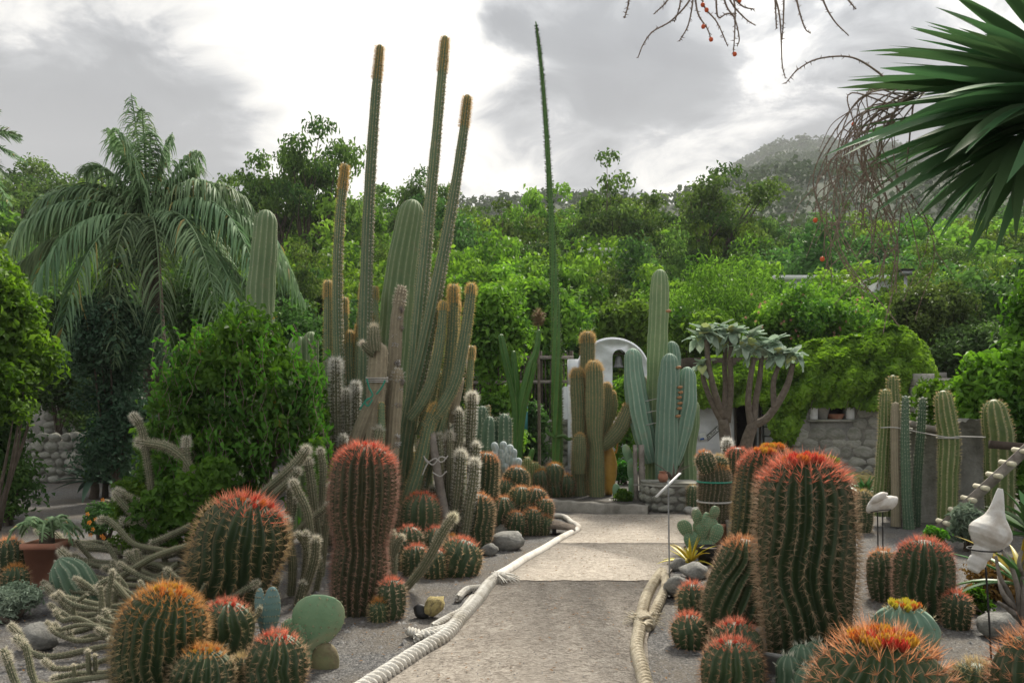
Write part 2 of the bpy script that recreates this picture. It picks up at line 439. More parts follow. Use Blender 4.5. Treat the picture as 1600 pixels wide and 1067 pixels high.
M_CORDW = surface('grey_cord', (0.38, 0.37, 0.35), (0.50, 0.48, 0.45), 20, 0.8, 90, 0.4, 0.003)
M_WHITE = surface('white_paint', (0.70, 0.71, 0.70), (0.78, 0.79, 0.78), 12, 0.6, 40, 0.1, 0.003)
M_BLACK = surface('black_paint', (0.02, 0.02, 0.02), (0.03, 0.03, 0.03), 12, 0.6, 40, 0.1, 0.003)
M_BLUE = surface('blue_paint', (0.04, 0.12, 0.42), (0.05, 0.15, 0.5), 12, 0.5, 40, 0.1, 0.003)
M_REDP = surface('red_paint', (0.5, 0.08, 0.05), (0.55, 0.12, 0.06), 12, 0.5, 40, 0.1, 0.003)
M_TEAL = surface('teal_paint', (0.06, 0.25, 0.27), (0.09, 0.30, 0.33), 12, 0.5, 40, 0.1, 0.003)
M_SHELL = surface('shell', (0.62, 0.61, 0.58), (0.74, 0.73, 0.70), 8, 0.6, 30, 0.5, 0.006, (0.45, 0.40, 0.34), 6.0)
M_SKULL = surface('pale_shell', (0.58, 0.55, 0.51), (0.72, 0.70, 0.67), 10, 0.65, 30, 0.5, 0.006, (0.40, 0.33, 0.26), 5.0)
M_ROPE = surface('rope', (0.58, 0.55, 0.49), (0.78, 0.76, 0.71), 22, 0.95, 70, 0.9, 0.012, (0.36, 0.32, 0.25), 2.6)
M_ROPEY = surface('old_rope', (0.42, 0.36, 0.26), (0.60, 0.54, 0.42), 22, 0.95, 70, 0.9, 0.012, (0.28, 0.23, 0.16), 3.0)
M_CANVAS = surface('canvas_rope_cover', (0.60, 0.56, 0.50), (0.76, 0.72, 0.66), 9, 0.95, 50, 0.6, 0.01, (0.42, 0.37, 0.31), 3.0)
M_BERRY = surface('berry', (0.55, 0.06, 0.03), (0.62, 0.13, 0.04), 12, 0.35, 40, 0.1, 0.003)
M_FRUIT = surface('fruit', (0.30, 0.15, 0.07), (0.42, 0.25, 0.12), 30, 0.7, 80, 0.6, 0.006)
M_ROOF = surface('tile_roof', (0.30, 0.20, 0.15), (0.38, 0.27, 0.2), 9, 0.9, 20, 0.5, 0.02)

def ground_mat():
    m, t = new_mat('gravel_ground')
    co = t.n('ShaderNodeTexCoord').outputs['Object']
    vor = t.n('ShaderNodeTexVoronoi', {'Scale': 70.0, 'Vector': co})
    c1 = t.ramp(vor.outputs['Color'], [(0.0, (0.050, 0.050, 0.052)), (0.5, (0.115, 0.112, 0.111)), (0.85, (0.20, 0.195, 0.187)), (1.0, (0.38, 0.36, 0.33))])
    lo = t.ramp(t.noise(co, 0.9, 6.0, 0.65, 0.5), [(0.42, 0.0), (0.66, 0.75)])
    c = t.mix(lo, c1, rgb((0.155, 0.13, 0.10)))
    far = t.n('ShaderNodeSeparateXYZ', {0: co}).outputs[1]
    wild = t.ramp(t.math('DIVIDE', far, 60.0), [(0.36, 0.0), (0.42, 1.0)])
    green = t.mix(t.noise(co, 0.6, 6.0), rgb((0.016, 0.034, 0.012)), rgb((0.036, 0.058, 0.022)))
    c = t.mix(wild, c, green)
    h = t.math('ADD', t.math('MULTIPLY', vor.outputs['Distance'], -0.5), t.noise(co, 30.0, 5.0, 0.7))
    b = t.n('ShaderNodeBsdfPrincipled', {'Base Color': c, 'Roughness': 0.92, 'Specular IOR Level': 0.25, 'Normal': bump(t, h, 0.9, 0.02)})
    t.set(t.out, 'Surface', b)
    return m
M_GROUND = ground_mat()
def path_mat():
    m, t = new_mat('worn_concrete')
    co = t.n('ShaderNodeTexCoord').outputs['Object']
    sc_ = t.n('ShaderNodeMapping', {'Vector': co}); sc_.inputs['Scale'].default_value = (1.0, 1.0, 1.0)
    a = t.noise(sc_, 26.0, 6.0, 0.75, 0.6)
    b_ = t.noise(sc_, 1.7, 6.0, 0.62, 0.3)
    c = t.mix(t.ramp(a, [(0.34, 0.0), (0.62, 1.0)]), rgb((0.15, 0.125, 0.10)), rgb((0.47, 0.42, 0.36)))
    c = t.mix(t.ramp(b_, [(0.38, 0.0), (0.68, 0.6)]), c, rgb((0.29, 0.255, 0.215)))
    c = t.mix(t.ramp(t.noise(sc_, 5.5, 6.0, 0.7, 0.5), [(0.55, 0.0), (0.66, 0.6)]), c, rgb((0.52, 0.47, 0.405)))
    vor = t.n('ShaderNodeTexVoronoi', {'Scale': 44.0, 'Vector': sc_, 'Randomness': 1.0})
    c = t.mix(t.ramp(vor.outputs['Distance'], [(0.05, 0.75), (0.16, 0.0)]), c, rgb((0.085, 0.068, 0.055)))
    wob = t.vmath('MULTIPLY', t.n('ShaderNodeTexNoise', {'Scale': 2.2, 'Detail': 6.0, 'Vector': co}).outputs['Color'], (0.7, 0.7, 0.0))
    crk = t.n('ShaderNodeTexVoronoi', {'Scale': 0.55, 'Vector': t.vmath('ADD', co, wob.outputs[0]).outputs[0]}, feature='DISTANCE_TO_EDGE')
    ck = t.ramp(crk.outputs['Distance'], [(0.0, 0.45), (0.004, 0.0)])
    c = t.mix(ck, c, rgb((0.07, 0.058, 0.048)))
    c = t.mix(t.ramp(t.noise(sc_, 0.8, 5.0, 0.6, 0.8), [(0.52, 0.0), (0.72, 0.18)]), c, rgb((0.19, 0.165, 0.14)))
    h = t.math('ADD', a, t.math('MULTIPLY', vor.outputs['Distance'], 0.6))
    bs = t.n('ShaderNodeBsdfPrincipled', {'Base Color': c, 'Roughness': 0.9, 'Specular IOR Level': 0.3, 'Normal': bump(t, h, 0.7, 0.015)})
    t.set(t.out, 'Surface', bs)
    return m
M_PATH = path_mat()
M_KERB = surface('kerb_concrete', (0.22, 0.205, 0.18), (0.33, 0.31, 0.275), 9, 0.92, 30, 0.8, 0.015, (0.13, 0.12, 0.10), 2.0)
M_PEBBLE = surface('pebble', (0.075, 0.074, 0.076), (0.25, 0.24, 0.23), 60, 0.9, 60, 0.2, 0.004)
M_HILL = surface('hill_ground', (0.045, 0.065, 0.030), (0.085, 0.10, 0.05), 0.05, 0.95, 0.3, 0.6, 1.0, (0.16, 0.155, 0.13), 0.02)

# ---------------------------------------------------------------- plant builders
def ribbed(geo, pts, rad, n, depth=0.2, k=4, rings=36, shape='sharp', twist=0.0, wav=0.0, dome=1.0, tub=0.0, tubn=20):
    """ribbed cactus stem along pts with radii rad; returns areole positions on the rib edges for the spines"""
    p = np.column_stack([np.asarray(pts, float), np.asarray(rad, float)])
    # length and end radius give the rounded tip
    S0, L = spline(p, 40)
    Re = S0[-1, 3] * dome
    d = min(Re / L, 0.6)
    body = np.linspace(0, 1 - d, max(4, int(rings * 0.68)), endpoint=False)
    tip = 1 - d + d * np.sin(np.linspace(0, math.pi / 2, max(6, rings - len(body))))
    s = np.concatenate([body, tip])
    S, L = spline(p, s)
    C, R = S[:, :3], S[:, 3].copy()
    x = np.clip((s - (1 - d)) / d, 0, 1)
    R = R * np.sqrt(np.maximum(1 - x ** 2, 0.0004))
    ln = rng.uniform(0, 6.28, 4)      # growth rings: slight swellings and waists
    R = R * (1 + 0.022 * np.sin(s * L / max(R.max(), 0.02) * 1.1 + ln[0]) + 0.018 * np.sin(s * L / max(R.max(), 0.02) * 2.7 + ln[1]))
    T, N, B = frames(C)
    # keep the tip straight
    m = len(s); q = n * k
    th = np.arange(q) / q * 2 * math.pi
    ph = (n * th / 2)
    if shape == 'round': cr = np.abs(np.cos(ph))
    else: cr = 1 - np.abs(np.sin(ph)) ** 0.85
    sh = 0.05 * np.sin(s * 7 + ln[2]) + 0.03 * np.sin(s * 17 + ln[3]) + twist * s + wav * np.sin(s * 9.0 + 0.6) * (1 - x)
    ang = th[None] + sh[:, None]
    uneven = np.repeat(rng.normal(0, 0.018, n), k)
    rr = R[:, None] * (1 - depth * (1 - cr)[None]) * (1 + np.roll(uneven, -(k // 2))[None] * cr[None])
    if tub: rr = rr * (1 + tub * cr[None] * np.cos(s * tubn * 2 * math.pi)[:, None])
    V = C[:, None] + rr[..., None] * (np.cos(ang)[..., None] * N[:, None] + np.sin(ang)[..., None] * B[:, None])
    rib = np.tile(cr, m)
    geo.add(np.vstack([V.reshape(-1, 3), C[-1] - T[-1] * R[0] * 0.02]), grid_faces(m, q),
            [[m * q, (m - 1) * q + j, (m - 1) * q + (j + 1) % q] for j in range(q)], rib=np.append(rib, 1.0))
    return dict(C=C, R=R, T=T, N=N, B=B, s=s, L=L, n=n, sh=sh)

def areoles(st, spacing, s0=0.03, s1=0.985, jit=0.3):
    """points along every rib edge"""
    L, s = st['L'], st['s']
    cnt = max(3, int(L * (s1 - s0) / spacing))
    base = np.linspace(s0, s1, cnt)
    # add more on the dome, where ribs turn over
    ii = np.arange(st['n'])
    sv = (base[None] + rng.uniform(-jit, jit, (st['n'], cnt)) * (s1 - s0) / cnt)
    sv = np.clip(sv, s0, s1).ravel(); rib = np.repeat(ii, cnt)
    f = lambda a: np.stack([np.interp(sv, s, a[:, c]) for c in range(3)], 1)
    C, T, N, B = f(st['C']), unit(f(st['T'])), unit(f(st['N'])), unit(f(st['B']))
    R = np.interp(sv, s, st['R']); sh = np.interp(sv, s, st['sh'])
    dR = np.interp(sv, s, np.gradient(st['R'], st['s'] * L + np.arange(len(s)) * 1e-9))
    a = rib / st['n'] * 2 * math.pi + sh
    out = np.cos(a)[:, None] * N + np.sin(a)[:, None] * B
    pos = C + out * R[:, None]
    nrm = unit(out - T * np.clip(dR, -3, 1)[:, None])
    return pos, nrm, T, sv

def spikes(geo, pos, nrm, length, width, tint, count=1, spread=0.7, updir=None, upk=0.0, jitter=0.35, thin=False):
    """thin tapering spines standing on pos around nrm"""
    n = len(pos) * count
    if n == 0: return
    p = np.repeat(pos, count, 0); nn = np.repeat(nrm, count, 0)
    tn = np.repeat(tint, count, 0) if np.ndim(tint) == 2 else np.tile(np.asarray(tint, float), (n, 1))
    r = unit(rng.normal(size=(n, 3)))
    lat = unit(r - nn * (r * nn).sum(1, keepdims=True))
    d = unit(nn + lat * (spread * rng.uniform(0.2, 1.0, (n, 1))))
    if updir is not None: d = unit(d + np.repeat(updir, count, 0) * upk)
    ln = (np.repeat(length, count) if np.ndim(length) else length) * rng.uniform(1 - jitter, 1 + jitter, n)
    s1 = unit(np.cross(d, r + 0.001)); s2 = np.cross(d, s1)
    if thin:                       # fine hairs: one sliver each
        V = np.stack([p - d * 0.003 - s1 * width * 1.5, p - d * 0.003 + s1 * width * 1.5, p + d * ln[:, None]], 1)
        tn = np.clip(tn * rng.uniform(0.75, 1.25, (n, 1)), 0, 1)
        geo.add(V.reshape(-1, 3), np.arange(n * 3).reshape(-1, 3), tint=np.repeat(tn, 3, 0))
        return
    V = np.empty((n, 4, 3))
    for i in range(3):
        a = i * 2 * math.pi / 3
        V[:, i] = p - d * 0.003 + (s1 * math.cos(a) + s2 * math.sin(a)) * width
    V[:, 3] = p + d * ln[:, None]
    b = np.arange(n)[:, None] * 4
    f = np.concatenate([b + [0, 1, 3], b + [1, 2, 3], b + [2, 0, 3]])
    tn = np.clip(tn * rng.uniform(0.75, 1.25, (n, 1)), 0, 1)
    geo.add(V.reshape(-1, 3), f, tint=np.repeat(tn, 4, 0))

def lerp(a, b, f): return np.asarray(a) + (np.asarray(b) - np.asarray(a)) * np.asarray(f)[..., None]
def smooth(x, a, b):
    t = np.clip((np.asarray(x) - a) / (b - a), 0, 1)
    return t * t * (3 - 2 * t)

# shared bud mesh: a pointed bud of overlapping petals
def bud_mesh(name, c0, c1):
    g = Geo()
    for w, (h, r, np_) in enumerate([(1.0, 0.30, 5), (0.8, 0.42, 6)]):
        for i in range(np_):
            a = i / np_ * 2 * math.pi + w * 0.5
            o = np.array([math.cos(a), math.sin(a), 0]); q = np.array([-math.sin(a), math.cos(a), 0])
            pts = [o * r * 0.4, o * r + q * r * 0.5 + [0, 0, h * 0.45], o * r * 0.55 * (1 + w * 0.9) + [0, 0, h], o * r - q * r * 0.5 + [0, 0, h * 0.45]]
            g.add(pts, [[0, 1, 2], [0, 2, 3]], tint=np.array([c1, c0, c0, c0]))
    lathe(g, (0, 0, 0), [(0.22, -0.1), (0.34, 0.25), (0.22, 0.6), (0.02, 0.8)], 6)
    st, _ = g.A['tint'][-1]
    g.A['tint'].append((g.n - 24, np.tile(c1, (24, 1))))
    return g.mesh(name, M_FLOWER)
BUD_Y = bud_mesh('bud_yellow', (0.72, 0.42, 0.05), (0.50, 0.28, 0.05))
BUD_O = bud_mesh('bud_orange', (0.75, 0.25, 0.04), (0.50, 0.14, 0.05))
BUD_R = bud_mesh('bud_red', (0.72, 0.07, 0.05), (0.48, 0.10, 0.05))
BUD_L = bud_mesh('bud_lemon', (0.70, 0.60, 0.06), (0.55, 0.45, 0.06))

CROWN = {'red': (0.70, 0.215, 0.13), 'orange': (0.66, 0.31, 0.14), 'amber': (0.62, 0.30, 0.08), 'pale': (0.55, 0.42, 0.22)}

def fero(parent, a, b, R, name='body', n=20, crown='red', prof=None, spine=None, nsp=7, buds=(), budn=0, lod=1.0, depth=0.24,
         twist=0.0, wav=0.0, bend=None, mat=None, spacing=None, body_tint=(0.56, 0.41, 0.26), budsize=None, redfrom=0.78, width=None):
    """barrel cactus head from a (base) to b (apex)"""
    a, b = np.asarray(a, float), np.asarray(b, float)
    H = np.linalg.norm(b - a)
    prof = prof or [(0, 0.74), (0.2, 0.92), (0.45, 1.0), (0.75, 0.99), (1.0, 0.93)]
    pts, rad = [], []
    for t, r in prof:
        p = a + (b - a) * t
        if bend is not None: p = p + np.asarray(bend) * math.sin(t * math.pi)
        pts.append(p); rad.append(r * R)
    g = Geo()
    st = ribbed(g, pts, rad, n, depth, 6 if lod > 0.8 else 4, int(20 + 24 * lod), 'sharp', twist, wav, dome=min(0.95, 0.62 * H / R))
    body = part(name, g, mat or K_FERO, parent, True)
    spine = spine or max(0.035, R * 0.19)
    body_tint = np.array(body_tint) * rng.uniform(0.9, 1.1, 3); nsp = nsp + 1
    spacing = spacing or max(0.026, R * 0.125)
    pos, nrm, T, sv = areoles(st, spacing, 0.05, 0.985)
    f = smooth(sv, redfrom, 0.97)
    tint = lerp(np.array(body_tint), np.array(CROWN[crown]), f ** 1.3 * 0.9)
    mult = 1 + 0.35 * smooth(sv, 0.8, 1.0)
    g2 = Geo()
    w = width or max(0.0012, R * 0.0066)
    spikes(g2, pos, nrm, spine * mult, w, tint, nsp, 1.3, thin=lod < 0.9)
    spikes(g2, pos, nrm, spine * 1.25 * mult, w * 1.15, tint * 1.12, 1, 0.25)
    # dense young spines on the crown
    ap, _, _, _ = areoles(st, spacing * 0.45, 0.90, 0.99)
    av = unit(ap - (st['C'][-1] - st['T'][-1] * R * 0.7))
    spikes(g2, ap, av, spine * 1.2, w, np.array(CROWN[crown]) * 1.05, 3, 0.6, thin=True)
    sp = part('spines', g2, M_SPINE, body, False, kind='stuff')
    off = np.array(parent.location)
    ax = st['T'][-1]
    for i in range(budn):
        ang = i * 2.399; rr = R * (0.10 + 0.30 * math.sqrt((i + 0.5) / max(budn, 1)))
        c = st['C'][-1] - ax * (0.10 * rr + 0.35 * rr * rr / R)
        p = c + rr * (math.cos(ang) * st['N'][-1] + math.sin(ang) * st['B'][-1])
        bs = (budsize or R * 0.15) * random.uniform(0.8, 1.25)
        d = unit(ax + 0.9 * (p - c) / R)
        o = link('flower_bud', buds[i % len(buds)], body, tuple(p - off), (math.acos(max(-1, min(1, d[2]))), 0, math.atan2(d[0], -d[1]) + 0), (bs, bs, bs))
    return body

def barrel(label, u, vb, vt, w, name='barrel_cactus', lean=0.0, leany=0.0, Y=None, zb=0.0, group=None, **kw):
    """a barrel cactus whose foot is seen at (u, vb), whose top is at row vt and which is w photo pixels wide"""
    Yf = Y or gY(vb, zb)
    R = w / 2 * px(Yf)
    Yc = Yf + R * 0.5 if Y is None else Y
    R = w / 2 * px(Yc)
    base = np.array([(u - CX) * px(Yc), Yc, zb])
    H = (EYE - (vt - HZ) * px(Yc)) - zb
    t = thing(name, label, 'cactus', base, group)
    fero(t, base + [0, 0, -0.02], base + [lean * px(Yc), leany, H], R, **kw)
    return t

STY = {
    # skin, ribs, depth, rib shape, spine length, spines per areole, spacing, width, tint, tip tint
    'cereus': (K_CEREUS, 11, 0.22, 'round', 0.030, 3, 0.034, 0.0010, (0.48, 0.40, 0.26), (0.74, 0.55, 0.27)),
    'golden': (K_CEREUS, 12, 0.20, 'round', 0.032, 4, 0.028, 0.0010, (0.50, 0.40, 0.22), (0.78, 0.55, 0.20)),
    'cardon': (K_CARDON, 13, 0.16, 'round', 0.010, 2, 0.07, 0.0014, (0.34, 0.30, 0.22), (0.55, 0.5, 0.38)),
    'cardong': (K_CARDON2, 13, 0.14, 'round', 0.010, 2, 0.07, 0.0014, (0.34, 0.30, 0.22), (0.55, 0.5, 0.38)),
    'hairy': (K_HAIRY, 11, 0.14, 'round', 0.040, 7, 0.024, 0.0006, (0.30, 0.265, 0.19), (0.60, 0.54, 0.42)),
    'white': (K_HAIRY, 12, 0.14, 'round', 0.050, 10, 0.036, 0.0011, (0.50, 0.47, 0.40), (0.78, 0.76, 0.71)),
    'brown': (K_BROWN, 17, 0.15, 'round', 0.040, 5, 0.040, 0.0013, (0.36, 0.27, 0.15), (0.56, 0.40, 0.20)),
    'green': (K_GREEN, 11, 0.20, 'round', 0.024, 7, 0.040, 0.0018, (0.46, 0.41, 0.26), (0.50, 0.40, 0.20)),
    'deep': (K_DEEP, 12, 0.2, 'round', 0.02, 5, 0.05, 0.0016, (0.45, 0.45, 0.36), (0.6, 0.6, 0.5)),
    'cork': (K_CORK, 12, 0.10, 'round', 0.02, 2, 0.09, 0.0014, (0.3, 0.27, 0.2), (0.55, 0.5, 0.4)),
    'spurge': (K_DARK, 5, 0.42, 'sharp', 0.012, 2, 0.06, 0.0016, (0.16, 0.13, 0.06), (0.3, 0.25, 0.1)),
}
def stem(parent, pts, rad, sty, name='stem', rings=None, dens=1.0, n=None, twist=0.0, wool=None, slen=1.0):
    skin_, nr, dp, shp, sl, ns, sp, sw, t0, t1 = STY[sty]
    g = Geo()
    L = sum(np.linalg.norm(np.asarray(pts[i + 1]) - np.asarray(pts[i])) for i in range(len(pts) - 1))
    st = ribbed(g, pts, rad, n or nr, dp, 3 if np.mean(rad) < 0.05 else 4, rings or int(min(54, 12 + L * 11)), shp, twist, dome=1.25)
    rm = float(np.mean(rad))
    if sty in ('hairy', 'white', 'golden', 'cereus', 'brown'): sl = min(sl, rm * {'hairy': 0.8, 'white': 0.75, 'golden': 0.40, 'cereus': 0.34, 'brown': 0.32}[sty])
    o = part(name, g, skin_, parent, True)
    g2 = Geo()
    pos, nrm, T, sv = areoles(st, sp / dens, 0.02, 0.985)
    tint = lerp(np.array(t0), np.array(t1), smooth(sv, 0.35, 0.95))
    spikes(g2, pos, nrm, sl * slen * (1 + 0.35 * smooth(sv, 0.85, 1.0)), sw, tint, max(1, int(ns)), 1.1, T, 0.25, thin=True)
    if wool:
        ap, an, _, _ = areoles(st, sp * 0.35, 0.93, 0.995)
        spikes(g2, ap, an, sl * 1.5, sw, np.array(wool), 6, 1.0, thin=True)
    part('spines', g2, M_SPINE, o, False, kind='stuff')
    return o, st

def pxstem(parent, Y, pp, sty, dy=0.0, **kw):
    """stem from photo pixels: pp = [(u, v, width px), ...] from foot to tip, standing Y metres away"""
    pts, rad = [], []
    for i, q in enumerate(pp):
        y = Y + dy * i / (len(pp) - 1)
        pts.append(P(q[0], q[1], y)); rad.append(q[2] / 2 * px(y))
    return stem(parent, pts, rad, sty, **kw)

# ---- leaves -------------------------------------------------------------
def leaves(geo, pos, nrm, size, aspect=0.5, droop=0.3, var=None, fold=0.18, face=None):
    """folded pointed leaves at pos lying across nrm"""
    n = len(pos)
    r = unit(rng.normal(size=(n, 3)))
    nn = unit(nrm + 0.75 * r)
    d = unit(np.cross(nn, unit(rng.normal(size=(n, 3)))))
    d = unit(d - np.array([0, 0, droop]))
    s = unit(np.cross(d, nn)); nn = np.cross(s, d)
    L = (size * rng.uniform(0.65, 1.3, n))[:, None]
    Wd = L * aspect * 0.5
    V = np.empty((n, 4, 3))
    V[:, 0] = pos - d * L * 0.5
    V[:, 1] = pos + s * Wd + nn * L * fold - d * L * 0.08
    V[:, 2] = pos + d * L * 0.5 - nn * L * fold * 0.6
    V[:, 3] = pos - s * Wd + nn * L * fold - d * L * 0.08
    b = np.arange(n)[:, None] * 4
    v = rng.uniform(0, 1, n) if var is None else var
    geo.add(V.reshape(-1, 3), np.concatenate([b + [0, 1, 2], b + [0, 2, 3]]), var=np.repeat(v, 4))

def strip(geo, pts, widths, nrm0, var=0.5, cup=0.0, tip=True):
    """a long leaf: centre line pts, half widths, with a V section"""
    pts = np.asarray(pts, float); m = len(pts)
    T = unit(np.gradient(pts, axis=0))
    s = unit(np.cross(T, np.asarray(nrm0)))
    nn = np.cross(s, T)
    w = np.asarray(widths)[:, None]
    V = np.stack([pts - s * w + nn * w * cup, pts, pts + s * w + nn * w * cup], 1).reshape(-1, 3)
    i = np.arange(m - 1)[:, None] * 3
    geo.add(V, np.concatenate([i + [0, 1, 4, 3], i + [1, 2, 5, 4]]), var=np.full(len(V), var))

def blade_mesh(name, mat, L=1.0, w=0.06, bend=0.3, cup=0.35, m=9, thick=0.0, base=0.6):
    """sword leaf growing along +X, bending down"""
    g = Geo()
    t = np.linspace(0, 1, m)
    pts = np.stack([L * t * (1 - 0.25 * bend * t), np.zeros(m), -L * bend * t ** 2.2], 1)
    ww = w * np.minimum(base + (1 - base) * t / 0.3, 1) * np.where(t > 0.35, 1 - ((t - 0.35) / 0.65) ** 1.7, 1) + 0.0008
    strip(g, pts, ww, (0, 0, 1), 0.5, cup)
    if thick:
        strip(g, pts - np.array([0, 0, 1]) * (thick * (1 - t ** 2))[:, None], ww * 0.98, (0, 0, 1), 0.5, cup)
    return g.mesh(name, mat, True)

def rosette(label, loc, meshes, count, el=(10, 75), scale=(0.8, 1.1), name='agave', cat='agave', group=None, az=None, parent=None):
    t = parent or thing(name, label, cat, loc, group)
    for i in range(count):
        f = i / max(1, count - 1)
        e = math.radians(el[0] + (el[1] - el[0]) * f + random.uniform(-6, 6))
        a = (i * 2.39996 + random.uniform(-0.2, 0.2)) if az is None else random.uniform(*az)
        s = random.uniform(*scale) * (1 - 0.2 * f)
        o = link('leaf', meshes[i % len(meshes)], t, (0.02 * math.cos(a), 0.02 * math.sin(a), 0.02 + 0.04 * f), (0, -e, a), (s, s, s))
    return t

# ---- trees --------------------------------------------------------------
def crown_geo(seed, rx, ry, rz, clumps, per, cr, leaf, flat=0.6, aspect=0.5, shell=0.55, layered=False, droop=0.3):
    """foliage clumps spread through an ellipsoid centred on the origin; returns geometry and the clump centres"""
    r = np.random.default_rng(seed)
    g = Geo(); cs = []
    for i in range(clumps):
        d = unit(r.normal(size=3)); 
        if d[2] < -0.55: d[2] *= -0.6
        lobe = 1 + 0.22 * math.sin(3 * math.atan2(d[1], d[0]) + seed) + 0.16 * math.sin(5 * d[2] + 2 * math.atan2(d[1], d[0]) + seed * 2) + (0.25 * r.random() if r.random() < 0.15 else 0)
        rad = r.uniform(shell, 1.0) ** 0.7 * lobe
        c = d * rad * np.array([rx, ry, rz])
        if layered: c[2] = np.round(c[2] / (rz * 0.55)) * rz * 0.55 + r.normal() * 0.06 * rz
        cs.append(c)
        q = cr * r.uniform(0.6, 1.35)
        k = int(per * (q / cr) ** 2)
        e = unit(r.normal(size=(k, 3)) + np.array([0, 0, 0.35])) 
        p = c + e * (q * r.uniform(0.45, 1.05, (k, 1))) * np.array([1, 1, flat])
        p = p + r.normal(size=(k, 3)) * 0.10 * q
        tone = np.clip(r.normal(0.45, 0.22) + r.normal(size=k) * 0.16, 0, 0.94)
        leaves(g, p, unit(e + np.array([0, 0, 0.5])), leaf, aspect, droop, tone)
    return g, np.array(cs)

def limbs_geo(base, fork, tips, r0, seed, nb=9, gnarl=0.12):
    """trunk from base to fork and limbs out to some of the clumps"""
    r = np.random.default_rng(seed)
    g = Geo()
    base, fork = np.asarray(base, float), np.asarray(fork, float)
    mid = (base + fork) / 2 + r.normal(size=3) * gnarl * np.array([1, 1, 0])
    tube(g, [base, base + (mid - base) * 0.2, mid, fork], [r0 * 1.35, r0 * 1.08, r0 * 0.92, r0 * 0.7], 9)
    for i in r.permutation(len(tips))[:nb]:
        t = tips[i]
        s = mid + (fork - mid) * r.uniform(0.55, 1.0)
        m = s + (t - s) * 0.5 + r.normal(size=3) * gnarl * 1.5 + np.array([0, 0, 0.08 * np.linalg.norm(t - s)])
        tube(g, [s, m, t], [r0 * 0.42, r0 * 0.27, r0 * 0.08], 6)
    return g

TREE = {}
def tree_kind(key, leafm, seed, h=6.0, rx=2.6, rz=2.1, clumps=62, per=120, cr=0.62, leaf=0.17, layered=False, flat=0.6, shell=0.5, r0=0.16, bark=None, aspect=0.5, fork=None, nb=9, droop=0.3):
    """prototype tree, h metres high, standing on the origin"""
    g, cs = crown_geo(seed, rx, rx, rz, clumps, per, cr, leaf, flat, aspect, shell, layered, droop)
    cz = h - rz - cr * 0.4
    me_c = None
    g2 = Geo(); g2.V = [np.concatenate(g.V) + np.array([0, 0, cz])]; g2.n = g.n; g2.Fs = g.Fs; g2.A = g.A
    me_c = g2.mesh('crown', leafm)
    fk = fork if fork is not None else cz - rz * 0.45
    me_t = limbs_geo((0, 0, -0.3), (0, 0, fk), cs + np.array([0, 0, cz]), r0, seed + 1, nb).mesh('trunk', bark or M_BARK, True)
    TREE[key] = (me_c, me_t, h)
def tree(key, label, loc, h, cat='tree', name='broadleaf_tree', group=None, rz=None, sx=1.0):
    me_c, me_t, h0 = TREE[key]
    s = h / h0
    t = thing(name, label, cat, loc, group)
    a = random.uniform(0, 6.28) if rz is None else rz
    for nm, me in (('crown', me_c), ('trunk', me_t)):
        link(nm, me, t, (0, 0, 0), (0, 0, a), (s * sx, s * sx, s))
    return t

# ---------------------------------------------------------------- ground, path, walls, house
def vnoise(x, y, s):
    return (np.sin(x * s + 1.3 * np.sin(y * s * 0.7 + 2)) + np.sin(y * s * 1.1 + 1.7 * np.sin(x * s * 0.6)) + 0.6 * np.sin((x + y) * s * 1.9 + 0.7)) / 2.6
def terrain(x, y):
    x, y = np.asarray(x, float), np.asarray(y, float)
    az = x / np.maximum(y, 30)
    yr = 400 + 1300 * smooth(az, 0.20, 0.36) + 30 * vnoise(az * 10, az * 0, 1.3)
    yy = np.minimum(y, yr) - 0.25 * np.maximum(y - yr, 0)
    z = 0.15 * np.maximum(np.minimum(yy, 45) - 23, 0) * smooth(y, 22, 30) + 0.36 * (np.clip(yy, 45, 70) - 45) + 0.262 * np.maximum(yy - 70, 0)
    z = z + 0.068 * smooth(az, 0.20, 0.36) * smooth(y, 120, 300) * np.maximum(yy - 120, 0)
    z = z + (vnoise(x, y, 0.02) * 7.0 + vnoise(x, y, 0.06) * 2.0) * smooth(y, 90, 260) + (vnoise(x, y, 0.006) * 26 + vnoise(x, y, 0.017) * 9) * smooth(y, 600, 1300)
    # terrace on the left behind the rubble wall
    z = z + 0.95 * smooth(-x, 7.2, 7.6) * smooth(y, 17.7, 17.9) * (1 - smooth(y, 24, 30))
    return z
ys = np.unique(np.concatenate([np.linspace(-40, 0, 9), np.linspace(0, 17, 18), np.linspace(17, 19, 21), np.linspace(19, 34, 24), np.linspace(34, 130, 40), np.linspace(130, 700, 80), np.linspace(700, 2100, 90)]))
xs = np.unique(np.concatenate([-np.geomspace(14, 1600, 50), np.linspace(-14, 14, 57), np.geomspace(14, 1800, 70)]))
XX, YY = np.meshgrid(xs, ys)
g = Geo(); g.add(np.stack([XX, YY, terrain(XX, YY)], -1).reshape(-1, 3), grid_faces(len(ys), len(xs), False))
structure('ground', g, M_GROUND, True)

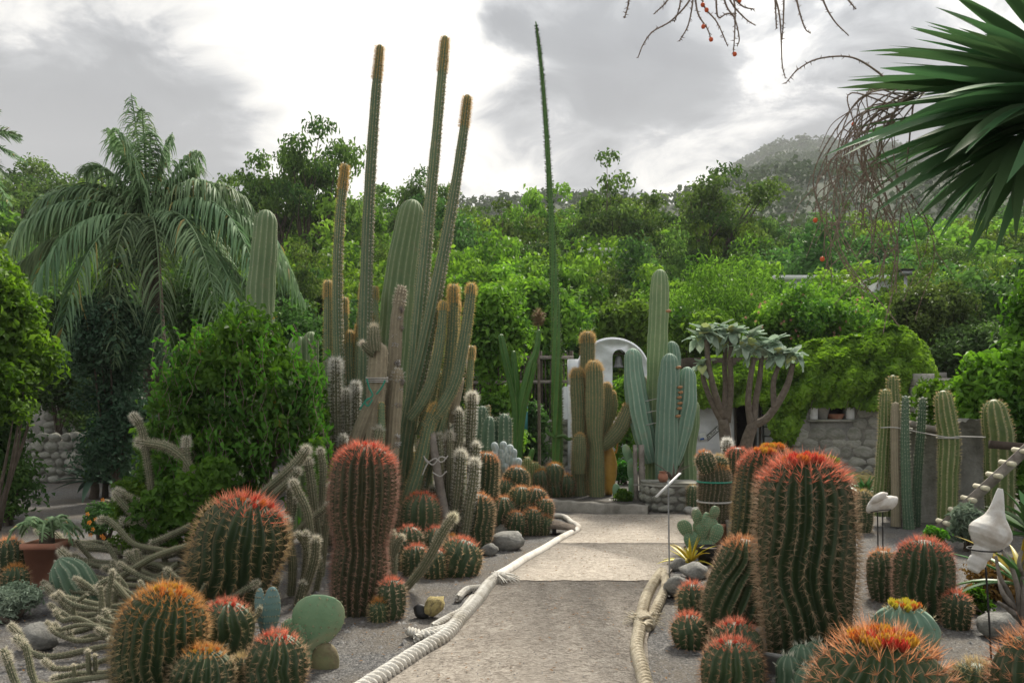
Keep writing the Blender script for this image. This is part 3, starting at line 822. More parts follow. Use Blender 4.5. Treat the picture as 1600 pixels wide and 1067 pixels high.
# the concrete path: three slabs with open joints
left_px = [(600, 1075), (645, 1032), (700, 990), (735, 948), (790, 908), (845, 870), (880, 849), (902, 833), (893, 816), (872, 804)]
right_px = [(1000, 1075), (998, 1030), (1003, 1000), (1014, 950), (1034, 905), (1050, 880), (1064, 855), (1078, 832), (1098, 815), (1112, 804)]
lp = np.array([G(*q)[:2] for q in left_px]); rp = np.array([G(*q)[:2] for q in right_px])
lp = np.vstack([[-1.75, -2.0], [-1.35, 1.5], lp]); rp = np.vstack([[0.85, -2.0], [0.82, 1.5], rp])
lx = lambda y: np.interp(y, lp[:, 1], lp[:, 0]); rx_ = lambda y: np.interp(y, rp[:, 1], rp[:, 0])
path = tag(link('path', None), kind='structure')
cuts = [-2.0, gY(911), gY(851), 12.05]
for i in range(3):
    y0, y1 = cuts[i] + (0.007 if i else 0), cuts[i + 1] - 0.007
    yv = np.linspace(y0, y1, 16)
    w = 0.012 * np.sin(yv * 17)
    xe = lambda y: [(lx(y) + (rx_(y) - lx(y)) * f, y + 0.012 * math.sin(f * 23 + y * 5) + 0.008 * math.sin(f * 51)) for f in np.linspace(0.03, 0.97, 24)]
    poly = [(lx(y) - 0.04 + a, y + 0.03 * math.sin(lx(y) * 5)) for y, a in zip(yv, w)] + xe(y1) + [(rx_(y) + 0.05 + a, y) for y, a in zip(yv[::-1], w[::-1])] + xe(y0)[::-1]
    ge = Geo(); extrude(ge, poly, -0.05, 0.022 + 0.004 * (i % 2), 2)
    part('slab', ge, M_PATH, path)
# paved yard beyond the pedestal
ge = Geo(); extrude(ge, [(2.4, 12.2), (4.2, 13.6), (8.6, 16.2), (9.6, 19.2), (4.0, 19.6), (3.6, 14.4)], -0.05, 0.018, 2)
structure('paved_yard', ge, M_PATH)
# raised bed with its kerb
kp = [G(u, v) for u, v in ((800, 790), (858, 797), (909, 800), (959, 803), (1012, 805))]
kin = np.array([q[:2] for q in kp])
ge = Geo(); extrude(ge, [tuple(q) for q in kin + [0, 0.10]] + [(2.25, 14.5), (3.7, 15.5), (4.0, 19.7), (-0.4, 20.5), (-0.8, 14.6)], -0.05, 0.125, 2)
structure('raised_bed', ge, M_GROUND)
ge = Geo()
S, _ = spline(np.column_stack([kin, np.zeros(len(kin))]), 40)
nrm2 = unit(np.column_stack([-np.gradient(S[:, 1]), np.gradient(S[:, 0])]))
hgt = np.linspace(0.175, 0.145, 40) + 0.008 * np.sin(np.arange(40) * 1.1)
V = np.concatenate([np.column_stack([S[:, :2] + nrm2 * d, z]) for d, z in ((-0.02, np.full(40, -0.05)), (0.0, hgt - 0.02), (0.03, hgt), (0.16, hgt - 0.004), (0.17, np.full(40, -0.05)))])
ge.add(V, grid_faces(5, 40, False))
structure('kerb', ge, M_KERB)

# loose pebbles on the gravel (past counting)
npb = 42000
pxy = np.column_stack([rng.uniform(-5.5, 5.2, npb), 3.4 + 8.0 * rng.uniform(0, 1, npb) ** 1.3])
on = (pxy[:, 0] > lx(pxy[:, 1]) - 0.02) & (pxy[:, 0] < rx_(pxy[:, 1]) + 0.02)
keep = (~on | (rng.uniform(0, 1, npb) < 0.10)) & (np.abs(pxy[:, 0]) < pxy[:, 1] * 0.7)
pxy = pxy[keep]; on = on[keep]; m = len(pxy)
sz = rng.uniform(0.004, 0.011, m) * np.where(on, 0.7, 1.0) * (1 + 1.6 * (rng.uniform(0, 1, m) > 0.95) * ~on)
a0 = rng.uniform(0, 6.28, m)
V = np.empty((m, 5, 3))
for i in range(4):
    an = a0 + i * math.pi / 2 + rng.uniform(-0.4, 0.4, m)
    V[:, i] = np.column_stack([pxy[:, 0] + sz * np.cos(an), pxy[:, 1] + sz * np.sin(an), np.where(on, 0.024, 0.0) - 0.001])
V[:, 4] = np.column_stack([pxy + rng.normal(size=(m, 2)) * sz[:, None] * 0.3, np.where(on, 0.024, 0.0) + sz * rng.uniform(0.5, 1.0, m)])
b = np.arange(m)[:, None] * 5
ge = Geo(); ge.add(V.reshape(-1, 3), np.concatenate([b + [i, (i + 1) % 4, 4] for i in range(4)]))
tag(link('pebbles', ge.mesh('pebbles', M_PEBBLE)), 'small dark grey pebbles strewn over the gravel beds', 'gravel', kind='stuff')

# fallen leaves and dry bits lying about
nl = 2600
q = np.column_stack([rng.uniform(-4.5, 4.2, nl), 3.6 + 8.2 * rng.uniform(0, 1, nl) ** 1.2])
on = (q[:, 0] > lx(q[:, 1]) - 0.02) & (q[:, 0] < rx_(q[:, 1]) + 0.02)
ge = Geo(); leaves(ge, np.column_stack([q, np.where(on, 0.033, 0.012)]), np.tile([0, 0, 2.5], (nl, 1)), 0.028, 0.4, 0.0, None, 0.08)
tag(link('leaf_litter', ge.mesh('leaf_litter', L_RUST)), 'small dry fallen leaves strewn over path and gravel', 'leaf litter', kind='stuff')

# stones for the walls: eight shapes shared by all
STONES = [rock_mesh('stone', M_STONE, 100 + i, sub=1) for i in range(8)]
ROCKS = [rock_mesh('rock', M_ROCK, 200 + i) for i in range(6)]
def stone_wall(t, x0, x1, y, z0, z1, course, wid, depth=0.2, hole=None, rot=0.0, jit=0.012):
    """courses of single stones on the face y of a wall that is already there; hole = (x0, x1, z0, z1)"""
    off = np.array(t.location)
    z = z0
    while z < z1 - 0.3 * course:
        h = course * random.uniform(0.8, 1.2)
        x = x0 + random.uniform(-0.3, 0) * wid
        while x < x1:
            w = wid * random.uniform(0.65, 1.4)
            cx, cz = x + w / 2, z + h / 2
            if not (hole and hole[0] - w * 0.45 < cx < hole[1] + w * 0.45 and hole[2] - h * 0.4 < cz < hole[3] + h * 0.4) and cx < x1 + 0.05 and cz < z1 + 0.08:
                p = np.array([cx, y + random.uniform(-jit, jit), cz]) - off
                link('stone', random.choice(STONES), t, tuple(p), (random.uniform(-0.12, 0.12), random.choice((0, math.pi)) + random.uniform(-0.1, 0.1), random.choice((0, math.pi))),
                     (w * 1.24, depth, h * 1.24))
            x += w
        z += h

# rubble retaining wall on the left
t = thing('rubble_wall', 'low rubble stone retaining wall in the shade below the green shrubs', 'stone wall', (-9.4, 17.5, 0))
ge = Geo(); box(ge, (-13, 17.42, -0.1), (-7.3, 17.95, 0.93)); part('core', ge, M_MORTAR, t)
stone_wall(t, -11.2, -7.4, 17.42, 0.0, 0.98, 0.19, 0.25, 0.22)
t = thing('rubble_wall', 'upper terrace rubble wall in deep shade behind the dark shrub', 'stone wall', (-9.4, 20.2, 0.95))
ge = Geo(); box(ge, (-13, 20.12, 0.6), (-6.0, 20.6, 1.85)); part('core', ge, M_MORTAR, t)
stone_wall(t, -11.8, -6.2, 20.12, 0.95, 1.9, 0.22, 0.30, 0.22)

# white house with bell gable and door
HY = 20.0
def hx(u): return (u - CX) * px(HY)
def hz(v): return EYE - (v - HZ) * px(HY)
house = thing('white_house', 'low whitewashed house with an arched bell gable and a dark open doorway', 'house', (hx(1000), HY, 0))
ge = Geo(); box(ge, (hx(888), HY, -0.1), (hx(1150), HY + 0.3, hz(601))); part('wall', ge, M_PLASTER, house)
ge = Geo(); box(ge, (hx(1186), HY, -0.1), (hx(1240), HY + 0.3, 2.4)); part('wall', ge, M_PLASTER, house)
ge = Geo(); box(ge, (hx(1062), HY + 0.003, hz(601) + 0.002), (hx(1150), HY + 0.3, 2.4)); part('wall', ge, M_PLASTER, house)
ge = Geo(); box(ge, (hx(1150) + 0.002, HY + 0.003, hz(630)), (hx(1186) - 0.002, HY + 0.297, 2.398)); part('lintel', ge, M_PLASTER, house)
ge = Geo(); box(ge, (hx(1062), HY + 0.31, 2.402), (hx(1490), HY + 3.4, 2.55)); part('roof', ge, M_MORTAR, house)
ge = Geo(); box(ge, (hx(888), HY + 3.1, -0.1), (hx(1240), HY + 3.4, 2.4)); part('back_wall', ge, M_DARKWOOD, house)
for u in (889, 1238):
    ge = Geo(); box(ge, (hx(u) - 0.1, HY + 0.302, -0.1), (hx(u) + 0.1, HY + 3.098, hz(603))); part('side_wall', ge, M_PLASTER, house)
ge = Geo(); box(ge, (hx(1064), HY + 0.302, -0.1), (hx(1064) + 0.2, HY + 3.098, 2.4)); part('inner_wall', ge, M_DARKWOOD, house)
ge = Geo()
for u in (1149, 1187): bar(ge, (hx(u), HY - 0.012, 0), (hx(u), HY - 0.012, hz(630)), 0.05, 0.05, (0, 1, 0))
part('door_frame', ge, M_DARKWOOD, house)
# gable with the niche cut through it
x0, x1, zs, zt_ = hx(905), hx(1012), hz(577), hz(530)
cxg = (x0 + x1) / 2
arc = [(cxg - (x1 - x0) / 2 * math.cos(a), zs + (zt_ - zs) * math.sin(a)) for a in np.linspace(0, math.pi, 25)]
nx0, nx1, nzs = hx(957), hx(979), hz(558)
nar = [(nx1 + (nx0 - nx1) * (1 - math.cos(a)) / 2, nzs + (nx1 - nx0) * 0.55 * math.sin(a)) for a in np.linspace(0, math.pi, 13)]
poly = [(x0, hz(601) + 0.002)] + arc + [(x1, hz(601) + 0.002), (nx1, hz(601) + 0.002)] + nar + [(nx0, hz(601) + 0.002)]
ge = Geo(); extrude(ge, poly, HY + 0.004, HY + 0.34); part('bell_gable', ge, M_PLASTER, house)
ge = Geo()
rim = [(cxg - ((x1 - x0) / 2 + 0.03) * math.cos(a), HY + 0.17, zs + (zt_ - zs + 0.03) * math.sin(a)) for a in np.linspace(0.02, math.pi - 0.02, 15)]
tube(ge, rim, 0.035, 6, 40); part('gable_coping', ge, M_PLASTER, house)
ge = Geo(); box(ge, (hx(888), HY + 0.002, hz(601) + 0.002), (hx(904), HY + 0.3, hz(561))); part('gable_shoulder', ge, M_PLASTER, house)
# bell
bx, bz = (nx0 + nx1) / 2, hz(552)
t = thing('bell', 'small dark bronze bell hanging in the arched gable niche', 'bell', (bx, HY + 0.17, bz - 0.34))
ge = Geo(); lathe(ge, (bx, HY + 0.17, bz - 0.34), [(0.135, 0), (0.125, 0.02), (0.10, 0.08), (0.085, 0.18), (0.07, 0.25), (0.03, 0.29), (0.0, 0.295)], 18); part('bell_body', ge, M_BRONZE, t, True)
ge = Geo(); bar(ge, (nx0 - 0.02, HY + 0.17, bz), (nx1 + 0.02, HY + 0.17, bz), 0.05, 0.05); bar(ge, (bx, HY + 0.17, bz - 0.06), (bx, HY + 0.17, bz), 0.03, 0.03, (0, 1, 0)); part('yoke', ge, M_DARKWOOD, t)
ge = Geo(); tube(ge, [(bx, HY + 0.17, bz - 0.2), (bx, HY + 0.17, bz - 0.36)], [0.012, 0.02], 6); part('clapper', ge, M_METAL, t)
# ladder on the wall by the door
t = thing('ladder', 'black metal ladder leaning on the white wall beside the doorway', 'ladder', (hx(1200), HY - 0.1, 0))
for u in (1190, 1211):
    ge = Geo(); bar(ge, (hx(u), HY - 0.22, 0), (hx(u), HY - 0.07, hz(622)), 0.035, 0.05, (0, 1, 0)); part('rail', ge, M_METAL, t)
for i in range(7):
    f = 0.12 + i * 0.125
    z = hz(622) * f; y = HY - 0.22 + 0.15 * f
    ge = Geo(); bar(ge, (hx(1190), y, z), (hx(1211), y, z), 0.028, 0.028); part('rung', ge, M_METAL, t)
# slanted black and white name board, small blue notice
def board(label, u0, v0, u1, v1, th, mats, nletters):
    a, b = np.array([hx(u0), HY - 0.02, hz(v0)]), np.array([hx(u1), HY - 0.02, hz(v1)])
    t = thing('name_board', label, 'sign', a)
    d = unit(b - a); up = np.array([-d[2], 0, d[0]]); L = np.linalg.norm(b - a)
    ge = Geo(); bar(ge, a, b, 0.03, th, up); part('panel', ge, mats[0], t)
    for s in (-1, 1):
        ge = Geo(); bar(ge, a + up * s * th * 0.42 - [0, 0.018, 0], b + up * s * th * 0.42 - [0, 0.018, 0], 0.01, th * 0.14, up); part('border', ge, mats[1], t)
    for i in range(nletters):
        c = a + d * L * (i + 0.6) / nletters - np.array([0, 0.018, 0]); w = L / nletters * 0.3; h = th * 0.22
        ge = Geo()
        bar(ge, c - up * h - d * w * 0.8, c + up * h - d * w * 0.8, 0.008, w * 0.5, d)
        if i % 3 != 1: bar(ge, c - up * h + d * w * 0.8, c + up * h + d * w * 0.8, 0.008, w * 0.5, d)
        if i % 2 == 0: bar(ge, c + up * h * 0.85 - d * w, c + up * h * 0.85 + d * w, 0.009, h * 0.35, up)
        else: bar(ge, c - up * h * 0.1 - d * w, c - up * h * 0.1 + d * w, 0.009, h * 0.35, up)
        part('letter', ge, mats[1], t)
    return t
board('slanting white name board with black letters on the white wall', 1103, 686, 1123, 668, 0.13, (M_WHITE, M_BLACK), 6)
t = thing('notice', 'small white notice with a blue patch fixed left of the slanting board', 'sign', (hx(1097), HY - 0.05, hz(690)))
ge = Geo(); bar(ge, (hx(1091), HY - 0.05, hz(683)), (hx(1103), HY - 0.05, hz(681)), 0.03, 0.2); part('panel', ge, M_WHITE, t)
ge = Geo(); bar(ge, (hx(1093), HY - 0.07, hz(686)), (hx(1099), HY - 0.07, hz(685)), 0.01, 0.045); part('patch', ge, M_BLUE, t)

# masonry wall to the right with its window niche
wall = thing('masonry_wall', 'pale stone masonry wall with a window niche under the ivy', 'stone wall', (hx(1360), HY - 0.4, 0))
WY = HY - 0.35
def wx(u): return (u - CX) * px(WY)
def wz(v): return EYE - (v - HZ) * px(WY)
hole = (wx(1265), wx(1334), wz(655), wz(622))
for lo, hi in (((wx(1241), WY, -0.1), (hole[0], WY + 0.5, 2.38)), ((hole[1], WY, -0.1), (wx(1490), WY + 0.5, 2.38)),
               ((hole[0], WY + 0.002, -0.1), (hole[1], WY + 0.5, hole[2])), ((hole[0], WY + 0.002, hole[3]), (hole[1], WY + 0.5, 2.38))):
    ge = Geo(); box(ge, lo, hi); part('core', ge, M_MORTAR, wall)
ge = Geo(); box(ge, (hole[0], WY + 0.42, hole[2]), (hole[1], WY + 0.498, hole[3])); part('niche_back', ge, M_DARKWOOD, wall)
for u in (1271, 1328):
    ge = Geo(); box(ge, (wx(u) - 0.085, WY - 0.06, hole[2]), (wx(u) + 0.085, WY + 0.2, hole[3])); part('white_jamb', ge, M_PLASTER, wall)
ge = Geo(); box(ge, (hole[0] - 0.05, WY - 0.08, hole[2] - 0.06), (hole[1] + 0.05, WY + 0.3, hole[2] - 0.002)); part('sill', ge, M_STONE, wall)
stone_wall(wall, wx(1241), wx(1488), WY + 0.02, 0.0, 2.3, 0.25, 0.40, 0.14, hole)
t = thing('stone_pier', 'square pier of pale stone blocks rising at the right end of the ivy', 'pier', (wx(1427), WY - 0.45, 0))
for i in range(8):
    ge = Geo(); w = 0.23 + random.uniform(-0.02, 0.02)
    box(ge, (wx(1427) - w, WY - 0.52, i * 0.31), (wx(1427) + w, WY - 0.13, i * 0.31 + 0.297)); part('stone_block', ge, M_STONE, t)
def pot(label, c, prof, mat, name='plant_pot', cat='pot', sides=20, extra=None):
    t = thing(name, label, cat, c)
    ge = Geo(); lathe(ge, c, prof, sides); part('body', ge, mat, t, True)
    r, h = prof[-1][0] * 0.96, prof[-1][1] - 0.03
    ge = Geo(); lathe(ge, c, [(0.0, h), (r * 0.97, h)], sides); part('soil', ge, M_DARKWOOD, t)
    return t
c = np.array([wx(1308), WY + 0.1, hole[2]])
pot('shallow terracotta bowl standing in the window niche', c, [(0.0, 0.0), (0.15, 0.0), (0.21, 0.12), (0.22, 0.13)], M_TERRA, 'terracotta_bowl')
c = np.array([wx(1288), WY + 0.1, hole[2]])
pot('tall grey pot with slanting sides in the window niche', c, [(0.0, 0.0), (0.1, 0.0), (0.17, 0.28), (0.18, 0.29)], M_GREYPOT)

# wooden fence and pergola rails behind the euphorbia
t = thing('rail_fence', 'dark wooden rail fence with upright slats behind the green candelabra', 'fence', (hx(820), 20.6, 0))
FY = 20.6
def fx(u): return (u - CX) * px(FY)
def fz(v): return EYE - (v - HZ) * px(FY)
for v in (559, 597):
    ge = Geo(); bar(ge, (fx(738), FY, fz(v + 1)), (fx(896), FY, fz(v - 1)), 0.07, 0.08); part('rail', ge, M_GREYWOOD, t)
for u in (740, 790, 843, 892):
    ge = Geo(); tube(ge, [(fx(u), FY + 0.08, 0), (fx(u) + 0.02, FY + 0.08, fz(548))], 0.05, 8); part('post', ge, M_DARKWOOD, t)
for i in range(26):
    u = 745 + i * 5.7
    ge = Geo(); bar(ge, (fx(u), FY + 0.045, fz(655)), (fx(u) + random.uniform(-0.03, 0.03), FY + 0.045, fz(552 + random.uniform(-6, 8))), 0.035, 0.02, (0, 1, 0)); part('slat', ge, M_DARKWOOD, t)
t = thing('rubble_wall', 'shaded rubble bank wall behind the euphorbia and the tall stalk', 'stone wall', (fx(820), FY - 0.3, 0))
ge = Geo(); box(ge, (fx(700), FY - 0.3, -0.1), (fx(900), FY - 0.05, 1.3)); part('core', ge, M_MORTAR, t)
stone_wall(t, fx(705), fx(898), FY - 0.3, 0.0, 1.3, 0.2, 0.27, 0.2)
t = thing('notice_board', 'coloured notice board half hidden behind the green candelabra', 'sign', P(802, 690, 18.6) * [1, 1, 0])
bx0, by0 = (783 - CX) * px(18.6), 18.6
ge = Geo(); box(ge, (bx0, by0, EYE - (672 - HZ) * px(18.6)), (bx0 + 0.62, by0 + 0.03, EYE - (634 - HZ) * px(18.6))); part('panel', ge, M_TEAL, t)
for k, (mm, v) in enumerate(((M_REDP, 643), (M_WHITE, 651), (M_BLUE, 661))):
    z = EYE - (v - HZ) * px(18.6)
    ge = Geo(); box(ge, (bx0 + 0.05, by0 - 0.006, z - 0.03), (bx0 + 0.4 + 0.08 * (k % 2), by0, z + 0.03)); part('print_band', ge, mm, t)
ge = Geo(); tube(ge, [(bx0 + 0.31, by0 + 0.05, 0.1), (bx0 + 0.31, by0 + 0.05, 1.6)], 0.025, 6); part('post', ge, M_DARKWOOD, t)

# rubble pedestal with a flat slab beside the kerb
pc = np.array([(1048 - CX) * px(12.6), 12.75, 0])
t = thing('stone_pedestal', 'low rubble stone pedestal with a flat slab top at the end of the path', 'pedestal', pc)
ge = Geo()
octo = [(pc[0] + 0.40 * sx, pc[1] + 0.33 * sy) for sx, sy in ((-1, -0.35), (-0.55, -1), (0.75, -1), (1.05, -0.3), (1.0, 0.9), (-0.9, 0.9))]
extrude(ge, octo, -0.05, 0.40, 2); part('core', ge, M_MORTAR, t)
ge = Geo(); extrude(ge, [((x - pc[0]) * 1.12 + pc[0], (y - pc[1]) * 1.12 + pc[1]) for x, y in octo], 0.402, 0.455, 2); part('top_slab', ge, M_STONE, t)
for i in range(len(octo)):
    a, b = np.array(octo[i]), np.array(octo[(i + 1) % len(octo)])
    n_ = max(2, int(np.linalg.norm(b - a) / 0.19)); an = math.atan2(b[1] - a[1], b[0] - a[0])
    for row in range(3):
        for j in range(n_):
            c = a + (b - a) * (j + 0.5 + 0.2 * (row % 2)) / n_
            link('stone', random.choice(STONES), t, (c[0] - pc[0], c[1] - pc[1], 0.07 + 0.13 * row), (random.uniform(-.2, .2), random.uniform(-.2, .2), an + random.uniform(-.1, .1)),
                 (np.linalg.norm(b - a) / n_ * 1.15, 0.17, 0.155))
for k, (u, v, s, lb) in enumerate([(1098, 812, 0.30, 'grey boulder lying right of the stone pedestal'), (1078, 806, 0.22, 'small grey boulder at the foot of the pedestal')]):
    o = link('rock', ROCKS[k], None, tuple(G(u, v) + [0, 0.1, s * 0.25]), (0.3, 0.2, k), (s, s * 0.8, s * 0.7)); tag(o, lb, 'rock')

# ---------------------------------------------------------------- ropes along the path
def rope(t, pts, r, mat, turns, strands=3, name='strand', n=None):
    S, L = spline(np.asarray(pts, float), n or 90)
    T, N, B = frames(S)
    for k in range(strands):
        ph = np.linspace(0, turns * 2 * math.pi, len(S)) + k * 2 * math.pi / strands
        C = S + 0.58 * r * (np.cos(ph)[:, None] * N + np.sin(ph)[:, None] * B)
        ge = Geo()
        idx = np.linspace(0, len(S) - 1, len(S)).astype(int)
        th = np.arange(7) / 7 * 2 * math.pi
        rr = 0.50 * r * (1 + 0.05 * np.sin(np.arange(len(S)) * 2.1))
        V = C[:, None] + rr[:, None, None] * (np.cos(th)[None, :, None] * N[:, None] + np.sin(th)[None, :, None] * B[:, None])
        ge.add(V.reshape(-1, 3), grid_faces(len(S), 7), [list(range(7))], [list(range(len(S) * 7 - 1, len(S) * 7 - 8, -1))])
        part(name, ge, mat, t, True)
def gpts(pp, z): return [G(u, v) + [0, 0, z] for u, v in pp]
t = thing('thick_rope', 'thick smooth canvas covered rope curving along the left edge of the path', 'rope', G(868, 852))
sm = [(861, 809), (875, 809.5), (882, 811), (888, 815), (893, 820), (900, 824), (904, 829), (898, 834), (886, 840), (872, 848), (847, 864), (820, 879), (793, 897), (770, 909)]
ge = Geo(); tube(ge, gpts(sm, 0.036), [0.036, 0.037, 0.036, 0.037, 0.038, 0.04, 0.04, 0.041, 0.042, 0.043, 0.045, 0.046, 0.047, 0.046], 12, 120); part('cover', ge, M_CANVAS, t, True)
ge = Geo()
for k in range(46):
    c = G(772, 910) + [0, 0, 0.06]; a = random.uniform(-1.2, 0.9); L = random.uniform(0.1, 0.26)
    e = c + np.array([math.cos(a) * L, math.sin(a) * L * 0.8 - 0.06, -0.02 + random.uniform(-0.02, 0.04)])
    tube(ge, [c + rng.normal(size=3) * 0.015, (c + e) / 2 + [0, 0, 0.03], e], [0.012, 0.010, 0.003], 4, 5, False)
part('frayed_tuft', ge, M_ROPE, t, kind='stuff')
t = thing('thick_rope', 'thick white braided rope with splayed ends along the near left edge of the path', 'rope', G(690, 1000))
rope(t, gpts([(775, 911), (764, 920), (746, 945), (722, 972), (695, 1003), (654, 1028), (604, 1062), (540, 1105)], 0.045), 0.050, M_ROPE, 20, n=240)
for pp, r in (([(752, 925), (742, 926), (730, 928), (722, 934), (716, 942)], 0.030), ([(740, 940), (733, 948), (722, 962), (700, 974), (676, 988)], 0.030),
              ([(722, 968), (704, 985), (684, 998), (661, 1000), (638, 994)], 0.032), ([(735, 958), (716, 978), (694, 990), (668, 996), (650, 1006)], 0.028)):
    rope(t, gpts(pp, 0.04), r, M_ROPE, 8, 3, n=70, name='loose_end')
t = thing('thick_rope', 'doubled yellowish rope knotted along the right edge of the path', 'rope', G(1004, 980))
rope(t, gpts([(1034, 899), (1020, 920), (1009, 942), (1001, 976), (998, 998), (995, 1024), (1004, 1060), (1012, 1100)], 0.04), 0.044, M_ROPEY, 20, n=240)
rope(t, gpts([(1035, 898), (1040, 916), (1038, 930), (1029, 950), (1016, 979), (1008, 990)], 0.04), 0.040, M_ROPEY, 9, n=110)
ge = Geo(); kc = G(1006, 980) + [0, 0, 0.06]
for k in range(4):
    q = [kc + np.array([0.062 * math.cos(a), -0.06 + 0.035 * k + 0.02 * math.sin(a * 2), 0.045 * math.sin(a) - 0.01]) for a in np.linspace(0, 6.28, 12)]
    tube(ge, q, 0.016, 7, 30)
part('knot', ge, M_ROPEY, t, True)
ge = Geo()
for k in range(40):
    a = random.uniform(0, 6.28); e = kc + np.array([math.cos(a) * 0.16, math.sin(a) * 0.13, random.uniform(-0.05, 0.05)])
    tube(ge, [kc + rng.normal(size=3) * 0.03, e], [0.006, 0.002], 4, 4, False)
part('frayed_tuft', ge, M_ROPEY, t, kind='stuff')
# rocks in the beds
def rock(u, v, w, h, lb, i=0, mat=None, rz=0.0):
    Y = gY(v); s = w * px(Y); hh = h * px(Y)
    me = ROCKS[i % 6]
    o = link('rock', me, None, tuple(G(u, v) + [0, s * 0.3, hh * 0.42]), (0.15 * i, 0.1 * i, rz), (s, s * 0.85, hh * 1.05))
    if mat is not None:
        o.data = me.copy(); o.data.materials.clear(); o.data.materials.append(mat)
    return tag(o, lb, 'rock')
rock(793, 861, 50, 34, 'pale grey boulder in front of the barrel cactus clump', 0)
rock(764, 869, 30, 20, 'small mossy stone left of the pale boulder', 1)
rock(790, 838, 40, 20, 'flat grey stone behind the pale boulder', 2)
rock(677, 968, 30, 44, 'upright ochre rock beside the braided rope', 3, M_YROCK, 0.5)
rock(658, 967, 26, 24, 'black stone left of the ochre rock', 4, M_BLACKPOT)
rock(1062, 938, 44, 40, 'angular blue grey rock at the end of the right rope', 5)
rock(1088, 906, 50, 26, 'flat dark rock below the potted prickly pear', 1)
rock(1062, 893, 26, 24, 'rounded grey stone under the yellow agave', 2)
rock(52, 1020, 56, 46, 'dark boulder behind the creeping furry stems', 3)
rock(955, 793, 14, 13, 'small white stone on the raised bed', 4, M_WHITE)
rock(990, 797, 12, 10, 'small pale stone at the kerb', 5)
rock(1572, 1000, 60, 44, 'pale grey rock in the right corner bed', 0)
# hollow log shelter with the little lamp
c = G(862, 836)
t = thing('ground_lamp', 'small black ground lamp with a white face under a bark cover', 'lamp', c)
ge = Geo(); bar(ge, c + [-0.09, 0.05, 0.055], c + [0.06, 0.05, 0.055], 0.10, 0.11); part('housing', ge, M_BLACKPOT, t)
ge = Geo(); bar(ge, c + [-0.06, -0.004, 0.06], c + [0.005, -0.004, 0.06], 0.006, 0.07); part('face', ge, M_WHITE, t)
ge = Geo(); tube(ge, [c + [-0.03, -0.01, 0.06], c + [-0.03, -0.016, 0.06]], 0.012, 8); part('bulb_hole', ge, M_BLACK, t)
ge = Geo()
xs_ = np.linspace(-0.12, 0.3, 12); aa = np.linspace(-1.2, 1.2, 9)
V = [(c[0] + x, c[1] + 0.12 + 0.17 * math.sin(a) * (1 - 0.3 * abs(x)), c[2] + 0.03 + (0.15 - 0.30 * max(0, x - 0.03)) * math.cos(a)) for x in xs_ for a in aa]
ge.add(V, grid_faces(12, 9, False)); o_ = part('bark_cover', ge, M_BARKB, t, True)
md = o_.modifiers.new('thick', 'SOLIDIFY'); md.thickness = 0.012

# ---------------------------------------------------------------- wooded slope
# far wood on the hills: reads as one mass
nt_ = 5600
fy = 80 + 740 * rng.uniform(0, 1, nt_) ** 1.3; fx_ = rng.uniform(-0.60, 0.72, nt_) * fy
fz_ = terrain(fx_, fy)
nf = 3400; f2 = rng.uniform(760, 1720, nf); fy = np.concatenate([fy, f2]); fx_ = np.concatenate([fx_, rng.uniform(0.2, 0.72, nf) * f2]); nt_ += nf
fz_ = terrain(fx_, fy)
ge = Geo()
per = 16
rad = rng.uniform(1.1, 2.6, nt_) * (0.75 + fy / 330)
e = unit(rng.normal(size=(nt_, per, 3)) + np.array([0, 0, 0.4]))
pp = np.stack([fx_, fy, fz_ + rad * 0.7], -1)[:, None] + e * (rad[:, None, None] * rng.uniform(0.55, 1.05, (nt_, per, 1))) * np.array([1, 1, 0.9])
tone = np.repeat(np.clip(rng.normal(0.45, 0.25, nt_), 0, 0.94), per)
leaves(ge, pp.reshape(-1, 3), unit(e.reshape(-1, 3) + np.array([0, 0, 0.4])), np.repeat(rad * 0.62, per), 0.7, 0.1, tone, fold=0.12)
tag(link('far_wood', ge.mesh('far_wood', L_FAR)), 'hazy mass of far trees covering the hills behind the garden', 'woodland', kind='stuff')

tree_kind('mid', L_MID, 11, rz=2.8, clumps=80, per=95, cr=0.72, leaf=0.27, aspect=0.55)
tree_kind('mid2', L_MID, 21, rx=2.9, rz=2.6, clumps=84, per=95, cr=0.66, leaf=0.25, aspect=0.55)
tree_kind('dark', L_DARK, 31, rx=2.5, rz=2.8, clumps=84, per=110, cr=0.66, leaf=0.22, shell=0.55)
tree_kind('light', L_LIGHT, 41, rx=2.4, rz=2.7, clumps=66, per=85, cr=0.62, leaf=0.28, shell=0.35)
tree_kind('olive', L_OLIVE, 51, rx=2.6, rz=2.8, clumps=92, per=120, cr=0.58, leaf=0.20, aspect=0.32)
tree_kind('flat', L_OLIVE, 61, h=7.0, rx=3.2, rz=1.9, clumps=54, per=120, cr=0.70, leaf=0.22, layered=True, flat=0.34, shell=0.25, r0=0.15, nb=22, fork=3.0, aspect=0.4)
tree_kind('wispy', L_OLIVE, 71, h=7.0, rx=2.5, rz=2.4, clumps=56, per=95, cr=0.58, leaf=0.22, layered=False, flat=0.5, shell=0.35, r0=0.11, nb=20, fork=3.2)
tree_kind('feather', L_LIGHT, 81, h=5.0, rx=2.3, rz=2.3, clumps=80, per=170, cr=0.5, leaf=0.15, aspect=0.2, flat=0.9, droop=0.7)

